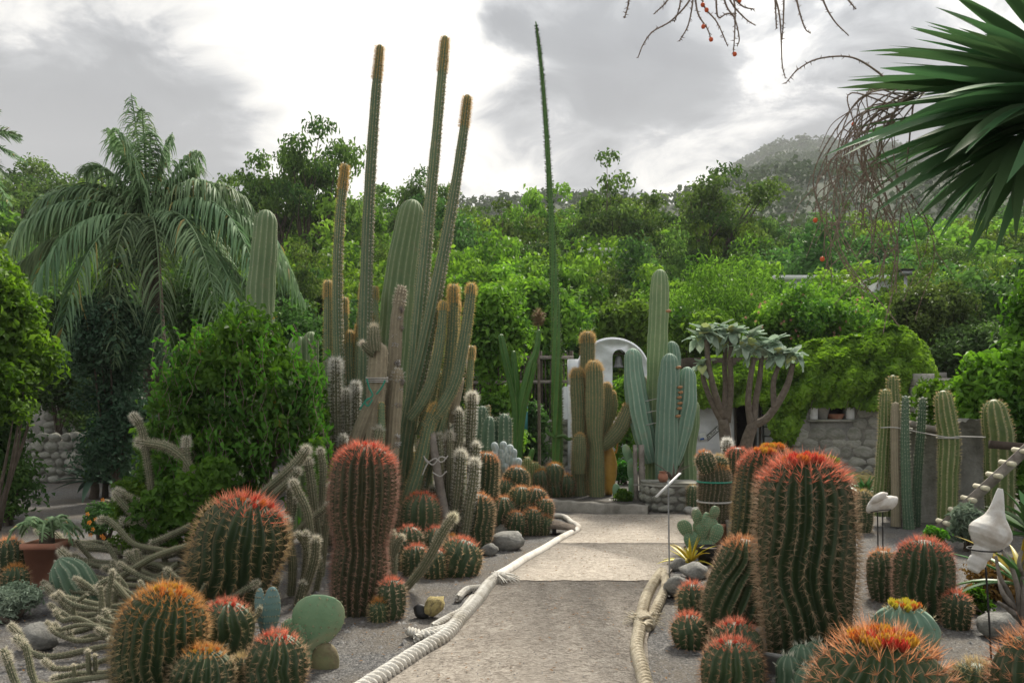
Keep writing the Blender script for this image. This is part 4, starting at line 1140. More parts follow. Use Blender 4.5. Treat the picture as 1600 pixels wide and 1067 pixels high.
def put(key, u, vt, Y, label, group=None, sx=1.0, name='broadleaf_tree', hmin=2.0):
    x = (u - CX) * px(Y); z = float(terrain(x, Y))
    h = max(hmin, EYE - (vt - HZ) * px(Y) - z)
    return tree(key, label, (x, Y, z - 0.05), h, group=group, sx=sx, name=name)
LBL = {'mid': 'mid green broadleaf tree', 'mid2': 'spreading mid green tree', 'dark': 'dark green rounded tree', 'light': 'yellow green loose tree', 'olive': 'fine leaved olive tree', 'wispy': 'thin crowned tree'}
PLACE = [(-20, 'beyond the left shrub'), (150, 'left of the palm'), (330, 'behind the palm'), (480, 'between palm and tall columns'), (620, 'behind the tall slender columns'), (760, 'right of the fat blue column'), (870, 'left of the tall thin stalk'),
         (990, 'right of the tall thin stalk'), (1090, 'behind the cardon cactus'), (1200, 'behind the felt leaved trees'), (1310, 'left of the hanging twigs'), (1420, 'behind the hanging twigs'), (1520, 'below the sword leaves'), (9999, 'at the right frame edge')]
used_labels = set()
def tree_label(k, Y, u):
    row = {66: 'on the skyline', 54: 'near the skyline', 43: 'halfway up the slope', 34: 'low on the slope', 27.5: 'at the foot of the slope'}[Y]
    lb = LBL[k] + ' ' + row + ', ' + next(p for m_, p in PLACE if u < m_)
    if lb in used_labels: lb = lb.replace(' tree', ' tree farther right', 1)
    if len(lb.split()) > 15: lb = lb.replace(' farther right', ' beside')
    if len(lb.split()) > 15: lb = lb.replace('at the foot of the slope', 'at the slope foot')
    used_labels.add(lb)
    return lb
rows = [(66, 24, [(0, 250), (300, 290), (430, 292), (560, 312), (640, 305), (700, 330), (800, 318), (900, 322), (1000, 310), (1100, 318), (1180, 340), (1300, 352), (1400, 342), (1600, 318)], 92, ['mid', 'mid2', 'light', 'olive', 'mid', 'dark', 'wispy']),
        (54, 18, [(0, 290), (400, 330), (800, 348), (1200, 362), (1600, 350)], 118, ['mid2', 'light', 'dark', 'mid', 'olive', 'wispy']),
        (43, 14, [(0, 330), (400, 370), (800, 385), (1200, 392), (1600, 385)], 142, ['mid', 'dark', 'mid2', 'light', 'olive']),
        (34, 12, [(0, 370), (400, 415), (900, 428), (1200, 432), (1600, 420)], 165, ['mid', 'mid2', 'dark', 'light', 'mid2']),
        (27.5, 10, [(0, 420), (400, 470), (800, 468), (1050, 480), (1250, 490), (1600, 470)], 190, ['dark', 'mid', 'mid2', 'olive', 'mid'])]
for Y, j, prof, du, kinds in rows:
    u = -110 + random.uniform(0, 60); i = 0
    while u < 1740:
        k = kinds[(i * 5 + i // len(kinds)) % len(kinds)]
        vt = np.interp(u, [p[0] for p in prof], [p[1] for p in prof]) + random.uniform(-j, j)
        put(k, u, vt, Y + random.uniform(-2.5, 2.5), tree_label(k, Y, u), 'trees of the wooded slope', random.uniform(1.05, 1.5))
        u += du * random.uniform(0.9, 1.4); i += 1
for i in range(34):         # taller and thinner trees standing between the others
    u = -20 + i * 49 + random.uniform(-25, 25); Y = random.choice((30.5, 38, 47, 58)); k = random.choice(('wispy', 'olive', 'mid', 'mid2', 'wispy', 'dark'))
    vt = np.interp(u, [0, 430, 800, 1100, 1300, 1600], [255, 300, 305, 300, 340, 325]) + (60 - Y) * 3.6 + random.uniform(-18, 22)
    put(k, u, vt, Y, tree_label(k, {30.5: 27.5, 38: 34, 47: 43, 58: 54}[Y], u).replace(' tree', ' slender tree', 1), 'trees of the wooded slope', random.uniform(0.6, 0.95))
# trees one can single out
put('flat', 478, 205, 46, 'dark tree with flat sparse layers standing above the wood on the left', name='umbrella_tree', sx=0.62)
put('flat', 432, 238, 47, 'dark flat topped tree just right of the palm', name='umbrella_tree', sx=0.6)
put('flat', 640, 272, 58, 'small flat topped tree between the tall cactus stems', name='umbrella_tree', sx=0.7)
put('wispy', 950, 272, 50, 'tree with a ragged dark crown right of the tall thin stalk', sx=0.8)
put('flat', 1095, 276, 49, 'broad layered tree at the right end of the treeline before the mountain', name='umbrella_tree', sx=0.95)
put('light', 835, 282, 56, 'pale yellow green tree behind the tall thin stalk', sx=0.7)
put('light', 575, 310, 44, 'bright yellow green tree left of the fat blue column', sx=0.8)
put('feather', 1110, 392, 27, 'feathery olive tree behind the tallest green column', name='tamarisk_tree')
put('feather', 1452, 398, 29, 'pale drooping feathery tree by the lamp post', name='tamarisk_tree', sx=0.7)
put('dark', 1565, 392, 25, 'dense dark round tree at the right edge', name='laurel_tree', sx=1.0)
put('dark', 1250, 360, 38, 'dark crowned tree with spreading limbs right of the feathery olive', sx=1.1)
put('dark', 690, 312, 47, 'dark tree behind the three tall stems', sx=0.8)

# houses half hidden in the wood
def cottage(label, u0, u1, vt, vb, Y, win):
    x0, x1, z0, z1 = (u0 - CX) * px(Y), (u1 - CX) * px(Y), EYE - (vb - HZ) * px(Y), EYE - (vt - HZ) * px(Y)
    t = thing('cottage', label, 'house', ((x0 + x1) / 2, Y, z0 - 0.6))
    ge = Geo(); box(ge, (x0, Y, float(terrain(x0, Y)) - 0.4), (x1, Y + 4, z1)); part('wall', ge, M_PLASTER, t)
    ge = Geo(); box(ge, (x0 - 0.2, Y - 0.2, z1 + 0.002), (x1 + 0.2, Y + 4.2, z1 + 0.18)); part('roof', ge, M_WHITE, t)
    for u in win:
        x = (u - CX) * px(Y)
        ge = Geo(); box(ge, (x - 0.3, Y - 0.03, z1 - 1.5), (x + 0.3, Y - 0.002, z1 - 0.6)); o = part('window', ge, M_METAL, t)
        ge = Geo(); bar(ge, (x, Y - 0.045, z1 - 1.5), (x, Y - 0.045, z1 - 0.6), 0.06, 0.03, (0, 1, 0)); part('frame', ge, M_WHITE, o)
for k_, u_, v_, Y_, lb_ in (('mid', 905, 372, 35, 'tree half covering the left end of the small white house'), ('dark', 985, 378, 35, 'dark tree at the right end of the small white house'), ('mid2', 945, 408, 33, 'tree just below the small white house'),
                          ('mid2', 1225, 415, 30.5, 'tree over the left end of the long white house'), ('mid', 1290, 432, 30, 'tree in front of the middle of the long white house'), ('light', 1345, 440, 30, 'yellow green tree in front of the long white house'), ('olive', 1405, 425, 30.5, 'olive tree at the right end of the long white house'),
                          ('mid', 770, 360, 37, 'rounded tree behind the bush with pods'), ('light', 880, 395, 31, 'yellow green tree behind the fence'), ('mid2', 720, 405, 30, 'leafy tree behind the golden arms'), ('mid', 560, 390, 33, 'green tree seen between the left tall stems'), ('light', 800, 440, 26, 'loose light green tree behind the candelabra'), ('mid', 1130, 430, 30, 'rounded tree right of the feathery olive')):
    put(k_, u_, v_, Y_, lb_, sx=0.85)
cottage('small white house glimpsed among trees right of the tall stalk', 915, 975, 394, 425, 38, (930, 955))
cottage('long white house glimpsed among trees behind the hanging berry twigs', 1215, 1395, 438, 470, 33, (1260, 1310, 1360))
t = thing('lamp_post', 'slim grey lamp post with a square head above the ivy', 'lamp post', P(1415, 560, 24.5) * [1, 1, 0] + [0, 0, 0.3])
ge = Geo(); a = P(1415, 600, 24.5); b = P(1415, 430, 24.5); tube(ge, [a * [1, 1, 0] + [0, 0, 0.3], b], 0.05, 8); part('pole', ge, M_GALV, t)
ge = Geo(); box(ge, b + [-0.14, -0.14, 0], b + [0.14, 0.14, 0.13]); part('lamp_head', ge, M_GALV, t)
ge = Geo(); box(ge, b + [-0.19, -0.19, 0.132], b + [0.19, 0.19, 0.17]); part('lamp_cap', ge, M_METAL, t)

# ---------------------------------------------------------------- palms
def frond_geo(g, c, az, el, L, droop, n=84, ll=0.55, lw=0.017, hang=0.9, side=1.0):
    t = np.linspace(0, 1, 16)
    h = np.array([math.sin(az), math.cos(az), 0])
    pts = c + np.outer(L * t * math.cos(el) * (1 - 0.22 * t ** 2 * min(1, droop)), h) + np.outer(L * (math.sin(el) * t - droop * t ** 2.1), [0, 0, 1])
    tube(g, pts, np.linspace(0.028, 0.006, 16), 5, 20, False, var=0.6)
    T = unit(np.gradient(pts, axis=0))
    for s in (-1, 1):
        tt = np.linspace(0.10, 0.995, n) + rng.uniform(-0.004, 0.004, n)
        tt = np.clip(tt, 0, 1)
        f = lambda a: np.stack([np.interp(tt, t, a[:, k]) for k in range(3)], 1)
        p0, T0 = f(pts), unit(f(T))
        sd = unit(np.cross(T0, np.array([0, 0, 1.0]) + 1e-3)) * s
        up = np.cross(sd * s, T0)
        d = unit(sd * rng.uniform(0.7, 1.1, (n, 1)) * side + T0 * rng.uniform(0.35, 0.75, (n, 1)) + up * rng.uniform(-0.25, 0.45, (n, 1)))
        l = ll * np.sin(np.clip(tt * 0.93 + 0.09, 0, 1) * math.pi) ** 0.5 * rng.uniform(0.75, 1.15, n)
        K = 5
        k = np.linspace(0, 1, K)
        hg = hang * rng.uniform(0.6, 1.25, n)
        C = p0[:, None] + d[:, None] * (l[:, None] * k * (1 - 0.25 * hg[:, None] * k))[..., None]
        C[..., 2] -= (l[:, None] * hg[:, None] * k ** 1.9)
        w = lw * np.array([0.7, 1.0, 0.95, 0.65, 0.06])
        sv = unit(np.cross(d, np.array([0, 0, 1.0])) + rng.normal(size=(n, 3)) * 0.35)
        V = np.stack([C - sv[:, None] * w[None, :, None], C + sv[:, None] * w[None, :, None]], 2).reshape(n, -1, 3)
        b = np.arange(n)[:, None, None] * (2 * K) + (np.arange(K - 1) * 2)[None, :, None]
        fq = (b + np.array([0, 1, 3, 2])[None, None]).reshape(-1, 4)
        g.add(V.reshape(-1, 3), fq, var=np.repeat(np.clip(rng.normal(0.5, 0.22, n), 0, 1), 2 * K))
def palm(label, c, base, fr, name='palm_tree', r0=0.2, ll=0.6):
    t = thing(name, label, 'palm', base)
    ge = Geo(); tube(ge, [base, (np.asarray(base) + c) / 2 + [0.05, 0, 0], c + [0, 0, 0.05]], [r0 * 1.3, r0, r0 * 0.8], 12, 30)
    part('trunk', ge, M_BARK, t, True)
    for az, el, L, dr, hang in fr:
        ge = Geo(); frond_geo(ge, np.asarray(c), math.radians(az), math.radians(el), L, dr, ll=ll, hang=hang)
        part('frond', ge, L_PALM, t)
    return t
PY = 14.5
pc_ = P(232, 352, PY)
fr = [(-88, 50, 4.0, 0.85, 1.0), (-70, 42, 3.9, 0.85, 1.1), (-105, 45, 3.8, 0.85, 1.1), (-92, 28, 3.6, 0.68, 1.1), (-120, 32, 3.4, 0.85, 1.1), (-60, 60, 3.5, 0.9, 0.9), (-82, 15, 3.3, 0.6, 1.1),
      (88, 50, 3.9, 0.80, 1.0), (75, 38, 3.9, 0.82, 1.1), (100, 56, 3.8, 0.9, 1.0), (95, 28, 3.9, 0.8, 1.1), (110, 38, 4.2, 1.1, 1.0), (60, 58, 3.5, 0.85, 0.9), (85, 16, 3.5, 0.7, 1.1),
      (-60, 80, 3.0, 0.15, 0.9), (-80, 72, 2.9, 0.32, 1.0), (60, 80, 2.5, 0.28, 0.9), (85, 68, 2.7, 0.42, 0.9), (150, 80, 2.5, 0.35, 0.9), (-150, 74, 2.7, 0.38, 0.9), (40, 66, 2.8, 0.45, 0.9), (-85, 62, 3.1, 0.55, 0.9), (180, 84, 2.6, 0.2, 1.0),
      (178, 25, 2.3, 1.35, 1.0), (-160, 10, 2.5, 1.3, 1.1), (150, 15, 2.8, 1.25, 1.1), (-140, 20, 3.0, 1.2, 1.1), (130, 22, 3.6, 1.15, 1.0), (-30, 40, 3.2, 0.8, 1.0), (20, 35, 3.2, 0.8, 1.0),
      (120, 5, 3.5, 0.9, 1.1), (-110, 5, 3.0, 0.65, 1.1), (172, -5, 2.3, 1.1, 0.9), (105, -5, 3.2, 0.7, 1.1)]
palm('large feather palm with long drooping fronds rising behind the shrubs on the left', pc_, np.array([pc_[0] + 0.1, PY + 0.1, 0.0]), fr)
c2 = P(-75, 215, 21)
palm('palm at the left frame edge showing only stiff frond tips', c2, np.array([c2[0] - 0.1, 21.0, 0.9]), [(a, e_, 2.0, 0.35, 0.25) for a, e_ in ((85, 20), (95, 45), (80, 2), (100, -18), (60, 30), (120, 15), (90, 62), (-90, 30), (-60, 50), (180, 20), (0, 40), (150, -10), (85, -35))], ll=0.42)
# blue column cactus rising between the palm and the vine, two more tops lower down
t = thing('column_cactus', 'thick grey green column cactus rising in front of the palm fronds', 'cactus', P(405, 650, 11.5) * [1, 1, 0])
pxstem(t, 11.5, [(402, 812, 44), (402, 640, 46), (406, 480, 44), (412, 400, 40), (416, 328, 32)], 'cardong', slen=1.5)
for u, v, w, lb in ((467, 523, 30, 'rounded column cactus top peeping over the vine, left of a pair'), (486, 518, 24, 'rounded column cactus top peeping over the vine, right of a pair')):
    t = thing('column_cactus', lb, 'cactus', P(u, 650, 10.6) * [1, 1, 0])
    pxstem(t, 10.6, [(u, 828, w), (u, 640, w), (u, v, w)], 'cardong')

# ---------------------------------------------------------------- shrubs
def bush(label, u, vt, vb, w, Y, mat, leaf, clumps, per, cr, seed, name='shrub', dy=None, stems=5, aspect=0.5, shell=0.5, flat=0.8, z0=0.0, droop=0.3, bark=None, skirt=True):
    ux = px(Y)
    rx, rz = w / 2 * ux, (vb - vt) / 2 * ux
    c = P(u, (vt + vb) / 2, Y)
    base = np.array([c[0], Y, z0])
    t = thing(name, label, 'shrub', base)
    cr = cr * ux
    g, cs = crown_geo(seed, max(0.05, rx - cr * 0.8), max(0.05, (dy or rx) - cr * 0.8), max(0.05, rz - cr * 0.6), clumps, per, cr, leaf * ux, flat, aspect, shell, False, droop)
    g.V = [np.concatenate(g.V) + c]
    if c[2] - rz > z0 + 0.25 and skirt:     # low growth closing the gap down to the ground
        hh = (c[2] - rz - z0) / 2 + rz * 0.3
        g3, _ = crown_geo(seed + 7, rx * 0.72, (dy or rx) * 0.72, max(0.05, hh), int(clumps * 0.5), per, cr, leaf * ux, flat, aspect, shell, False, droop)
        g.add(np.concatenate(g3.V) + [c[0], Y, z0 + hh], *g3.Fs, var=np.concatenate([a for _, a in g3.A['var']]))
        g.V = [np.concatenate(g.V)]
    part('foliage', g, mat, t)
    r = np.random.default_rng(seed)
    g = Geo()
    for i in r.permutation(len(cs))[:stems]:
        q = cs[i] + c
        tube(g, [base + r.normal(size=3) * [0.06, 0.06, 0] - [0, 0, 0.05], (base + q) / 2 + r.normal(size=3) * 0.05, q], [0.03, 0.02, 0.006], 6)
    part('branches', g, bark or M_BARK, t, True)
    return t
bush('bright yellow green leafy shrub at the left frame edge', -6, 385, 745, 172, 10.5, L_BRIGHT, 13, 70, 110, 30, 301, shell=0.3, skirt=False)
bush('dark green lower branches shrub under the bright shrub at the left edge', -14, 560, 770, 110, 11.2, L_DARK, 12, 40, 110, 34, 302)
bush('dark blue green shrub in the shade under the palm', 182, 430, 660, 150, 13.4, L_BLUE, 9, 70, 150, 30, 303)
bush('dark shrub on the terrace left of the blue green shrub', 95, 440, 640, 140, 18.8, L_DARK, 9, 60, 130, 28, 304, z0=0.95)
bush('dark shrub on the terrace behind the vine', 330, 400, 690, 300, 18.6, L_DARK, 10, 80, 130, 34, 305, z0=0.9)
bush('small brownish green bush at the left edge beside the low wall', 6, 700, 790, 56, 11.0, L_OLIVE, 8, 26, 80, 18, 306)
bush('low dark bush with orange flowers beside the gravel path on the left', 162, 785, 850, 80, 9.6, L_DARK, 7, 30, 90, 14, 307)
bush('grassy weeping bush above the agave on the left', 165, 640, 735, 66, 14.5, L_OLIVE, 20, 30, 50, 12, 308, aspect=0.12, droop=1.2)
bush('dark evergreen bush with pendent seed pods behind the white haired columns', 775, 440, 640, 110, 17.6, L_MID, 10, 60, 130, 26, 309)
bush('dark bush filling the gap behind the tall cactus clump', 600, 480, 700, 260, 16.5, L_DARK, 10, 80, 140, 32, 310)
bush('dark evergreen bush between the palm and the golden columns', 460, 470, 690, 150, 15.5, L_DARK, 9, 60, 140, 28, 311)
bush('green bush growing behind the tall thin stalk', 840, 440, 570, 150, 23, L_MID, 11, 60, 120, 26, 312)
bush('leafy bush in front of the white wall under the bell', 978, 575, 690, 62, 18.6, L_IVY, 8, 34, 100, 17, 313)
bush('dark ivy hump right of the green candelabra', 832, 625, 720, 50, 19.0, L_DARK, 7, 30, 100, 14, 314)
bush('bush with yellow and orange leaves under the white wall', 976, 715, 758, 40, 15.8, L_VINE, 6, 20, 60, 10, 315)
bush('flowering hedge behind the ivy with small pink blooms', 1265, 455, 560, 240, 23.5, L_MID, 9, 80, 130, 24, 316)
bush('grey green hedge bush right of the lamp post', 1450, 440, 560, 140, 23.0, L_OLIVE, 8, 60, 130, 22, 317)
bush('dark hedge bush behind the right end of the ivy', 1520, 500, 640, 160, 21.5, L_DARK, 9, 60, 130, 26, 318)
bush('bright green broad bush at the right frame edge', 1585, 520, 760, 210, 11.5, L_BRIGHT, 15, 80, 95, 30, 319, shell=0.4)
bush('bright green sprays of leaves reaching over the column cacti on the right', 1500, 585, 690, 150, 12.6, L_BRIGHT, 13, 50, 80, 22, 320, shell=0.3)
bush('tall light green bush at the right frame edge', 1625, 420, 620, 110, 12.0, L_BRIGHT, 16, 40, 90, 34, 321)
bush('fresh green clump at the foot of the amphora', 975, 762, 795, 26, 12.9, L_BRIGHT, 7, 18, 50, 8, 322)
bush('small green bush by the paved yard', 1292, 708, 740, 34, 14.5, L_MID, 6, 18, 60, 9, 323)
bush('leafy shrub behind the white house left of the tallest column', 985, 470, 560, 110, 23.5, L_LIGHT, 11, 50, 110, 24, 324)
bush('leafy shrub behind the ivy roof left end', 1100, 480, 580, 130, 23.2, L_MID, 10, 50, 110, 24, 325)
# orange blooms on the low dark bush, pink on the hedge
def blooms(t, pts, s, c):
    g = Geo()
    for p in pts:
        for i in range(5):
            a = i * 1.2566 + random.uniform(-.2, .2); o = np.array([math.cos(a), -0.5, math.sin(a)]); q = np.array([-math.sin(a), 0, math.cos(a)])
            g.add([p, p + (o + q * 0.45) * s * 0.7, p + o * s, p + (o - q * 0.45) * s * 0.7], [[0, 1, 2], [0, 2, 3]], tint=np.tile(c, (4, 1)))
    part('flowers', g, M_FLOWER, t, kind='stuff')
for o in list(COL.objects):
    lb = o.get('label', '')
    if 'orange flowers' in lb: blooms(o, [P(random.uniform(130, 195), random.uniform(780, 840), 9.25) for _ in range(11)], 0.028, (0.70, 0.26, 0.04))
    if 'pink blooms' in lb: blooms(o, [P(random.uniform(1160, 1370), random.uniform(460, 530), 22.2) for _ in range(40)], 0.045, (0.50, 0.24, 0.18))

# ---------------------------------------------------------------- vine dome
t = thing('climbing_vine', 'dense green climbing vine hanging in a tall dome over its support on the left', 'vine', P(370, 860, 8.7) * [1, 1, 0])
VY = 8.7
def blob(g, u, v, ru, rv, n, Y=VY, ry=0.7, lo=0.72, size=0.085, tone=0.45):
    c = P(u, v, Y)
    e = unit(rng.normal(size=(n, 3))); e[:, 1] = np.where(rng.uniform(0, 1, n) < 0.7, -np.abs(e[:, 1]), e[:, 1])
    size = size * 0.9
    bump_ = 1 + 0.12 * np.sin(e[:, 0] * 9 + e[:, 2] * 5) + 0.11 * np.sin(e[:, 2] * 14 + e[:, 1] * 7) + 0.07 * np.sin(e[:, 0] * 23 + e[:, 2] * 17) + rng.exponential(0.06, n)
    p = c + e * rng.uniform(lo, 1.02, (n, 1)) * bump_[:, None] * np.array([ru * px(Y), ry, rv * px(Y)])
    cl_ = 0.5 + 0.5 * np.sin(p[:, 0] * 11 + 2 * np.sin(p[:, 2] * 7)) * np.sin(p[:, 2] * 13 + 1.5 * np.sin(p[:, 0] * 9))
    keep = rng.uniform(0, 1, n) < 0.18 + 0.95 * cl_ ** 1.3
    p, e = p[keep], e[keep]
    leaves(g, p, unit(e + [0, -0.4, 0.2]), size * 1.15, 0.5, 0.6, np.clip(rng.normal(tone, 0.22, len(p)) + 0.35 * (cl_[keep] - 0.5) + 0.25 * (e[:, 2] > 0.55), 0, np.where(rng.uniform(0, 1, len(p)) < 0.02, 0.99, 0.93)))  # upper leaves toned lighter, sparse gaps darker: light and shade put into the colour
g = Geo()
blob(g, 372, 650, 78, 85, 6200)
blob(g, 396, 525, 36, 46, 2000, tone=0.6)
blob(g, 350, 570, 46, 52, 2100, tone=0.55)
blob(g, 415, 575, 40, 50, 1700, tone=0.55)
blob(g, 300, 640, 40, 62, 1900, tone=0.5)
blob(g, 288, 715, 48, 62, 2000, tone=0.42)
blob(g, 468, 612, 38, 44, 1900, tone=0.55)
blob(g, 484, 660, 28, 56, 1600, tone=0.5)
blob(g, 250, 770, 36, 48, 1000, Y=8.4, ry=0.35, tone=0.45)
blob(g, 345, 745, 74, 48, 1500, ry=0.5, tone=0.3)
blob(g, 238, 690, 22, 34, 450, Y=8.6, ry=0.25, tone=0.6)
blob(g, 305, 790, 48, 52, 1500, Y=7.45, ry=0.16, tone=0.5)
blob(g, 250, 810, 42, 46, 900, Y=7.45, ry=0.16, tone=0.55)
blob(g, 340, 745, 34, 30, 600, Y=7.5, ry=0.14, tone=0.5)
blob(g, 495, 745, 16, 60, 420, Y=7.9, ry=0.14, tone=0.65)
part('foliage', g, L_VINE, t)
g = Geo(); gs = Geo()
for i in range(90):       # hanging runners
    u0, v0 = random.uniform(235, 518), random.uniform(500, 720)
    L = random.uniform(50, 150); Y = VY - random.uniform(0.5, 0.8)
    pts = [P(u0 + random.uniform(-3, 3) + 5 * math.sin(k * 1.7 + i), v0 + L * k / 6, Y) for k in range(7)]
    tube(gs, pts, 0.003, 4, 12, False)
    S, _ = spline(np.array(pts), 16)
    leaves(g, S + rng.normal(size=S.shape) * 0.018, np.tile([0, -1.0, 0.3], (16, 1)), 0.085, 0.42, 0.9, np.clip(rng.normal(0.68, 0.15, 16), 0, 0.94))
part('runners', g, L_VINE, t, kind='stuff')
part('runner_stems', gs, M_TWIG, t, kind='stuff')
g = Geo()
for u1, v1 in ((370, 560), (420, 600), (320, 640), (460, 650), (280, 720)):
    tube(g, [P(370 + random.uniform(-20, 20), 862, VY + 0.1), P((370 + u1) / 2, (v1 + 850) / 2, VY + 0.15), P(u1, v1, VY)], [0.06, 0.045, 0.02], 7)
part('old_wood', g, M_BARK, t, True)

# ---------------------------------------------------------------- ivy over the roof and wall
t = thing('ivy', 'thick bright ivy covering the roof of the white house and the wall top', 'ivy', (wx(1270), HY - 0.5, 0))
up_ = [(1058, 585), (1100, 560), (1160, 556), (1230, 552), (1275, 532), (1310, 530), (1345, 524), (1380, 508), (1415, 512), (1445, 540), (1466, 590), (1474, 640)]
dn_ = [(1058, 640), (1100, 634), (1140, 632), (1190, 626), (1215, 700), (1240, 690), (1262, 634), (1335, 634), (1360, 640), (1410, 636), (1440, 620), (1474, 650)]
n = 26000
u = rng.uniform(1058, 1474, n); f = rng.uniform(0, 1, n)
vt_, vb_ = np.interp(u, *zip(*up_)), np.interp(u, *zip(*dn_))
v = vb_ + (vt_ - vb_) * f
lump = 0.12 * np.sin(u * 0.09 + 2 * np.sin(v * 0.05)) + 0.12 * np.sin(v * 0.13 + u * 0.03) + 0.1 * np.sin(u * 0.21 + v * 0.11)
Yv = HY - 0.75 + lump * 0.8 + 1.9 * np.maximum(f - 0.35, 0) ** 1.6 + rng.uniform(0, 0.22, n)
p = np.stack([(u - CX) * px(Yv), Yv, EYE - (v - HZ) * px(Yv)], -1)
g = Geo(); leaves(g, p, unit(np.tile([0, -1.0, 0.5], (n, 1)) + np.stack([0 * f, 0 * f, f], -1)), 0.19, 0.75, 0.5, np.clip(rng.normal(0.5, 0.2, n) + lump * -0.7, 0, 0.94))  # leaves in the hollows get a darker tone, shade put into their colour
# flat top of the ivy, running back over the roof
n = 9000
u = rng.uniform(1062, 1466, n); vt_ = np.interp(u, *zip(*up_)); q = rng.uniform(0, 1, n)
z = EYE - (vt_ - HZ) * px(HY + 0.35) - 0.1 + 0.1 * np.sin(u * 0.1) - 0.3 * q; Yv = HY + 0.1 + 2.6 * q
p = np.stack([(u - CX) * px(HY), Yv, z], -1)
leaves(g, p, np.tile([0, -0.2, 1.0], (n, 1)), 0.15, 0.75, 0.2, np.clip(rng.normal(0.55, 0.2, n), 0, 0.94))
part('foliage', g, L_IVY, t)
g = Geo()
for i in range(14):
    u0 = random.uniform(1070, 1460); v0 = np.interp(u0, *zip(*dn_))
    tube(g, [P(u0, v0 + random.uniform(0, 25), HY - 0.75), P(u0 + random.uniform(-10, 10), v0 - 20, HY - 0.6), P(u0 + random.uniform(-20, 20), v0 - 55, HY - 0.35)], [0.006, 0.012, 0.02], 5)
part('ivy_stems', g, M_BARK, t, kind='stuff')
g = Geo(); box(g, (wx(1075), HY - 0.05, 2.56), (wx(1455), HY + 2.9, 2.9)); part('ivy_mat', g, M_DARKWOOD, t)

# ---------------------------------------------------------------- left foreground barrels
Yb, Ob, Rb, Lb = BUD_Y, BUD_O, BUD_R, BUD_L
barrel('big leaning barrel cactus with a red and orange flowering crown, left foreground', 335, 965, 781, 136, lean=64, n=21, crown='red', buds=(Rb, Ob), budn=9, nsp=6,
       prof=[(0, 0.66), (0.2, 0.86), (0.45, 1.0), (0.75, 1.0), (1, 0.9)], twist=-0.5)
barrel('barrel cactus with a golden flower crown at the bottom left', 230, 1085, 921, 128, lean=40, n=24, crown='amber', buds=(Yb, Ob), budn=16, nsp=7, twist=-0.5, redfrom=0.25)
barrel('small barrel cactus with crimson crown spines between the big and the golden one', 350, 1040, 940, 84, lean=5, n=15, crown='red', buds=(Rb,), budn=4, nsp=6)
barrel('low barrel cactus with orange buds at the very bottom left', 312, 1100, 1012, 96, lean=8, n=20, crown='amber', buds=(Ob, Yb), budn=8, nsp=7, Y=4.45)
barrel('round barrel cactus with a red crown in front of the prickly pear', 430, 1090, 990, 92, lean=4, n=17, crown='red', buds=(Rb,), budn=4, nsp=6, Y=4.55)
barrel('tiny green ball cactus with star spines between two low barrels', 378, 1070, 1026, 40, n=11, crown='pale', Y=4.7, nsp=5, lod=0.5)
# tall two storey barrel
barrel('tall thick barrel cactus with a red crown and a waist, left of the path', 558, 962, 694, 98, lean=14, n=22, crown='red', buds=(Rb,), budn=5, nsp=7, name='column_barrel_cactus',
       prof=[(0, 0.72), (0.12, 0.84), (0.28, 0.86), (0.42, 0.78), (0.46, 0.86), (0.6, 0.98), (0.8, 1.0), (1, 0.94)], mat=K_FERO2, spacing=0.03, lod=1.3, body_tint=(0.48, 0.33, 0.21), redfrom=0.78)
t = barrel('little bristly barrel cactus with a pink crown at the foot of the tall barrel', 612, 968, 905, 44, n=13, crown='red', nsp=7, lod=0.5)
barrel('tiny bristly ball cactus left of the little pink crowned one', 592, 972, 938, 30, n=12, crown='amber', nsp=7, lod=0.5)
# clump of red crowned heads
t = thing('barrel_cactus_clump', 'clump of red crowned barrel cactus heads in the middle of the left bed', 'cactus', G(685, 908))
for u, vb, vt, w, Y, ln, cr_, bd in [(655, 872, 770, 60, 8.6, 4, 'red', 3), (712, 905, 842, 72, 7.75, 14, 'red', 0), (640, 898, 822, 46, 8.1, -2, 'red', 0), (650, 906, 852, 44, 7.7, 0, 'red', 0),
                                 (678, 880, 824, 44, 8.3, 3, 'red', 0), (680, 908, 858, 40, 7.6, 0, 'red', 0), (630, 895, 840, 36, 8.0, -5, 'red', 0), (700, 880, 836, 40, 8.3, 3, 'amber', 0)]:
    b = P(u, vb, Y); b[2] = max(b[2], -0.03)
    fero(t, b, P(u + ln, vt, Y + 0.02), w / 2 * px(Y), 'head', 15, cr_, lod=0.6, nsp=6, buds=(Ob, Rb), budn=bd)
barrel('upright barrel cactus with an orange crown beside the boulders', 742, 862, 771, 54, lean=6, n=18, crown='orange', nsp=7, lod=0.7)
barrel('orange crowned barrel cactus standing behind the upright one', 756, 842, 707, 42, lean=4, n=17, crown='orange', nsp=7, lod=0.7, Y=10.4)
t = thing('barrel_cactus_clump', 'mound of orange crowned barrel cactus heads near the ground lamp', 'cactus', G(815, 836))
for u, v, r, Y in [(806, 750, 20, 10.9), (786, 800, 23, 10.3), (813, 782, 21, 10.4), (836, 782, 19, 10.4), (849, 795, 16, 10.3), (806, 818, 18, 10.1), (831, 812, 17, 10.15), (848, 820, 15, 10.2), (790, 770, 20, 10.8), (822, 800, 18, 10.35)]:
    c = P(u, v, Y); R = r * px(Y)
    b = c - [0, -0.02, R * 1.3]; b[2] = max(b[2], -0.02)
    fero(t, b, c + [0.01, -0.01, R * 1.05], R, 'head', 15, 'orange', lod=0.5, nsp=6)
t = thing('barrel_cactus_clump', 'small group of bristly dark ball cacti on the raised bed', 'cactus', P(862, 782, 13.4) * [1, 1, 0] + [0, 0, 0.12])
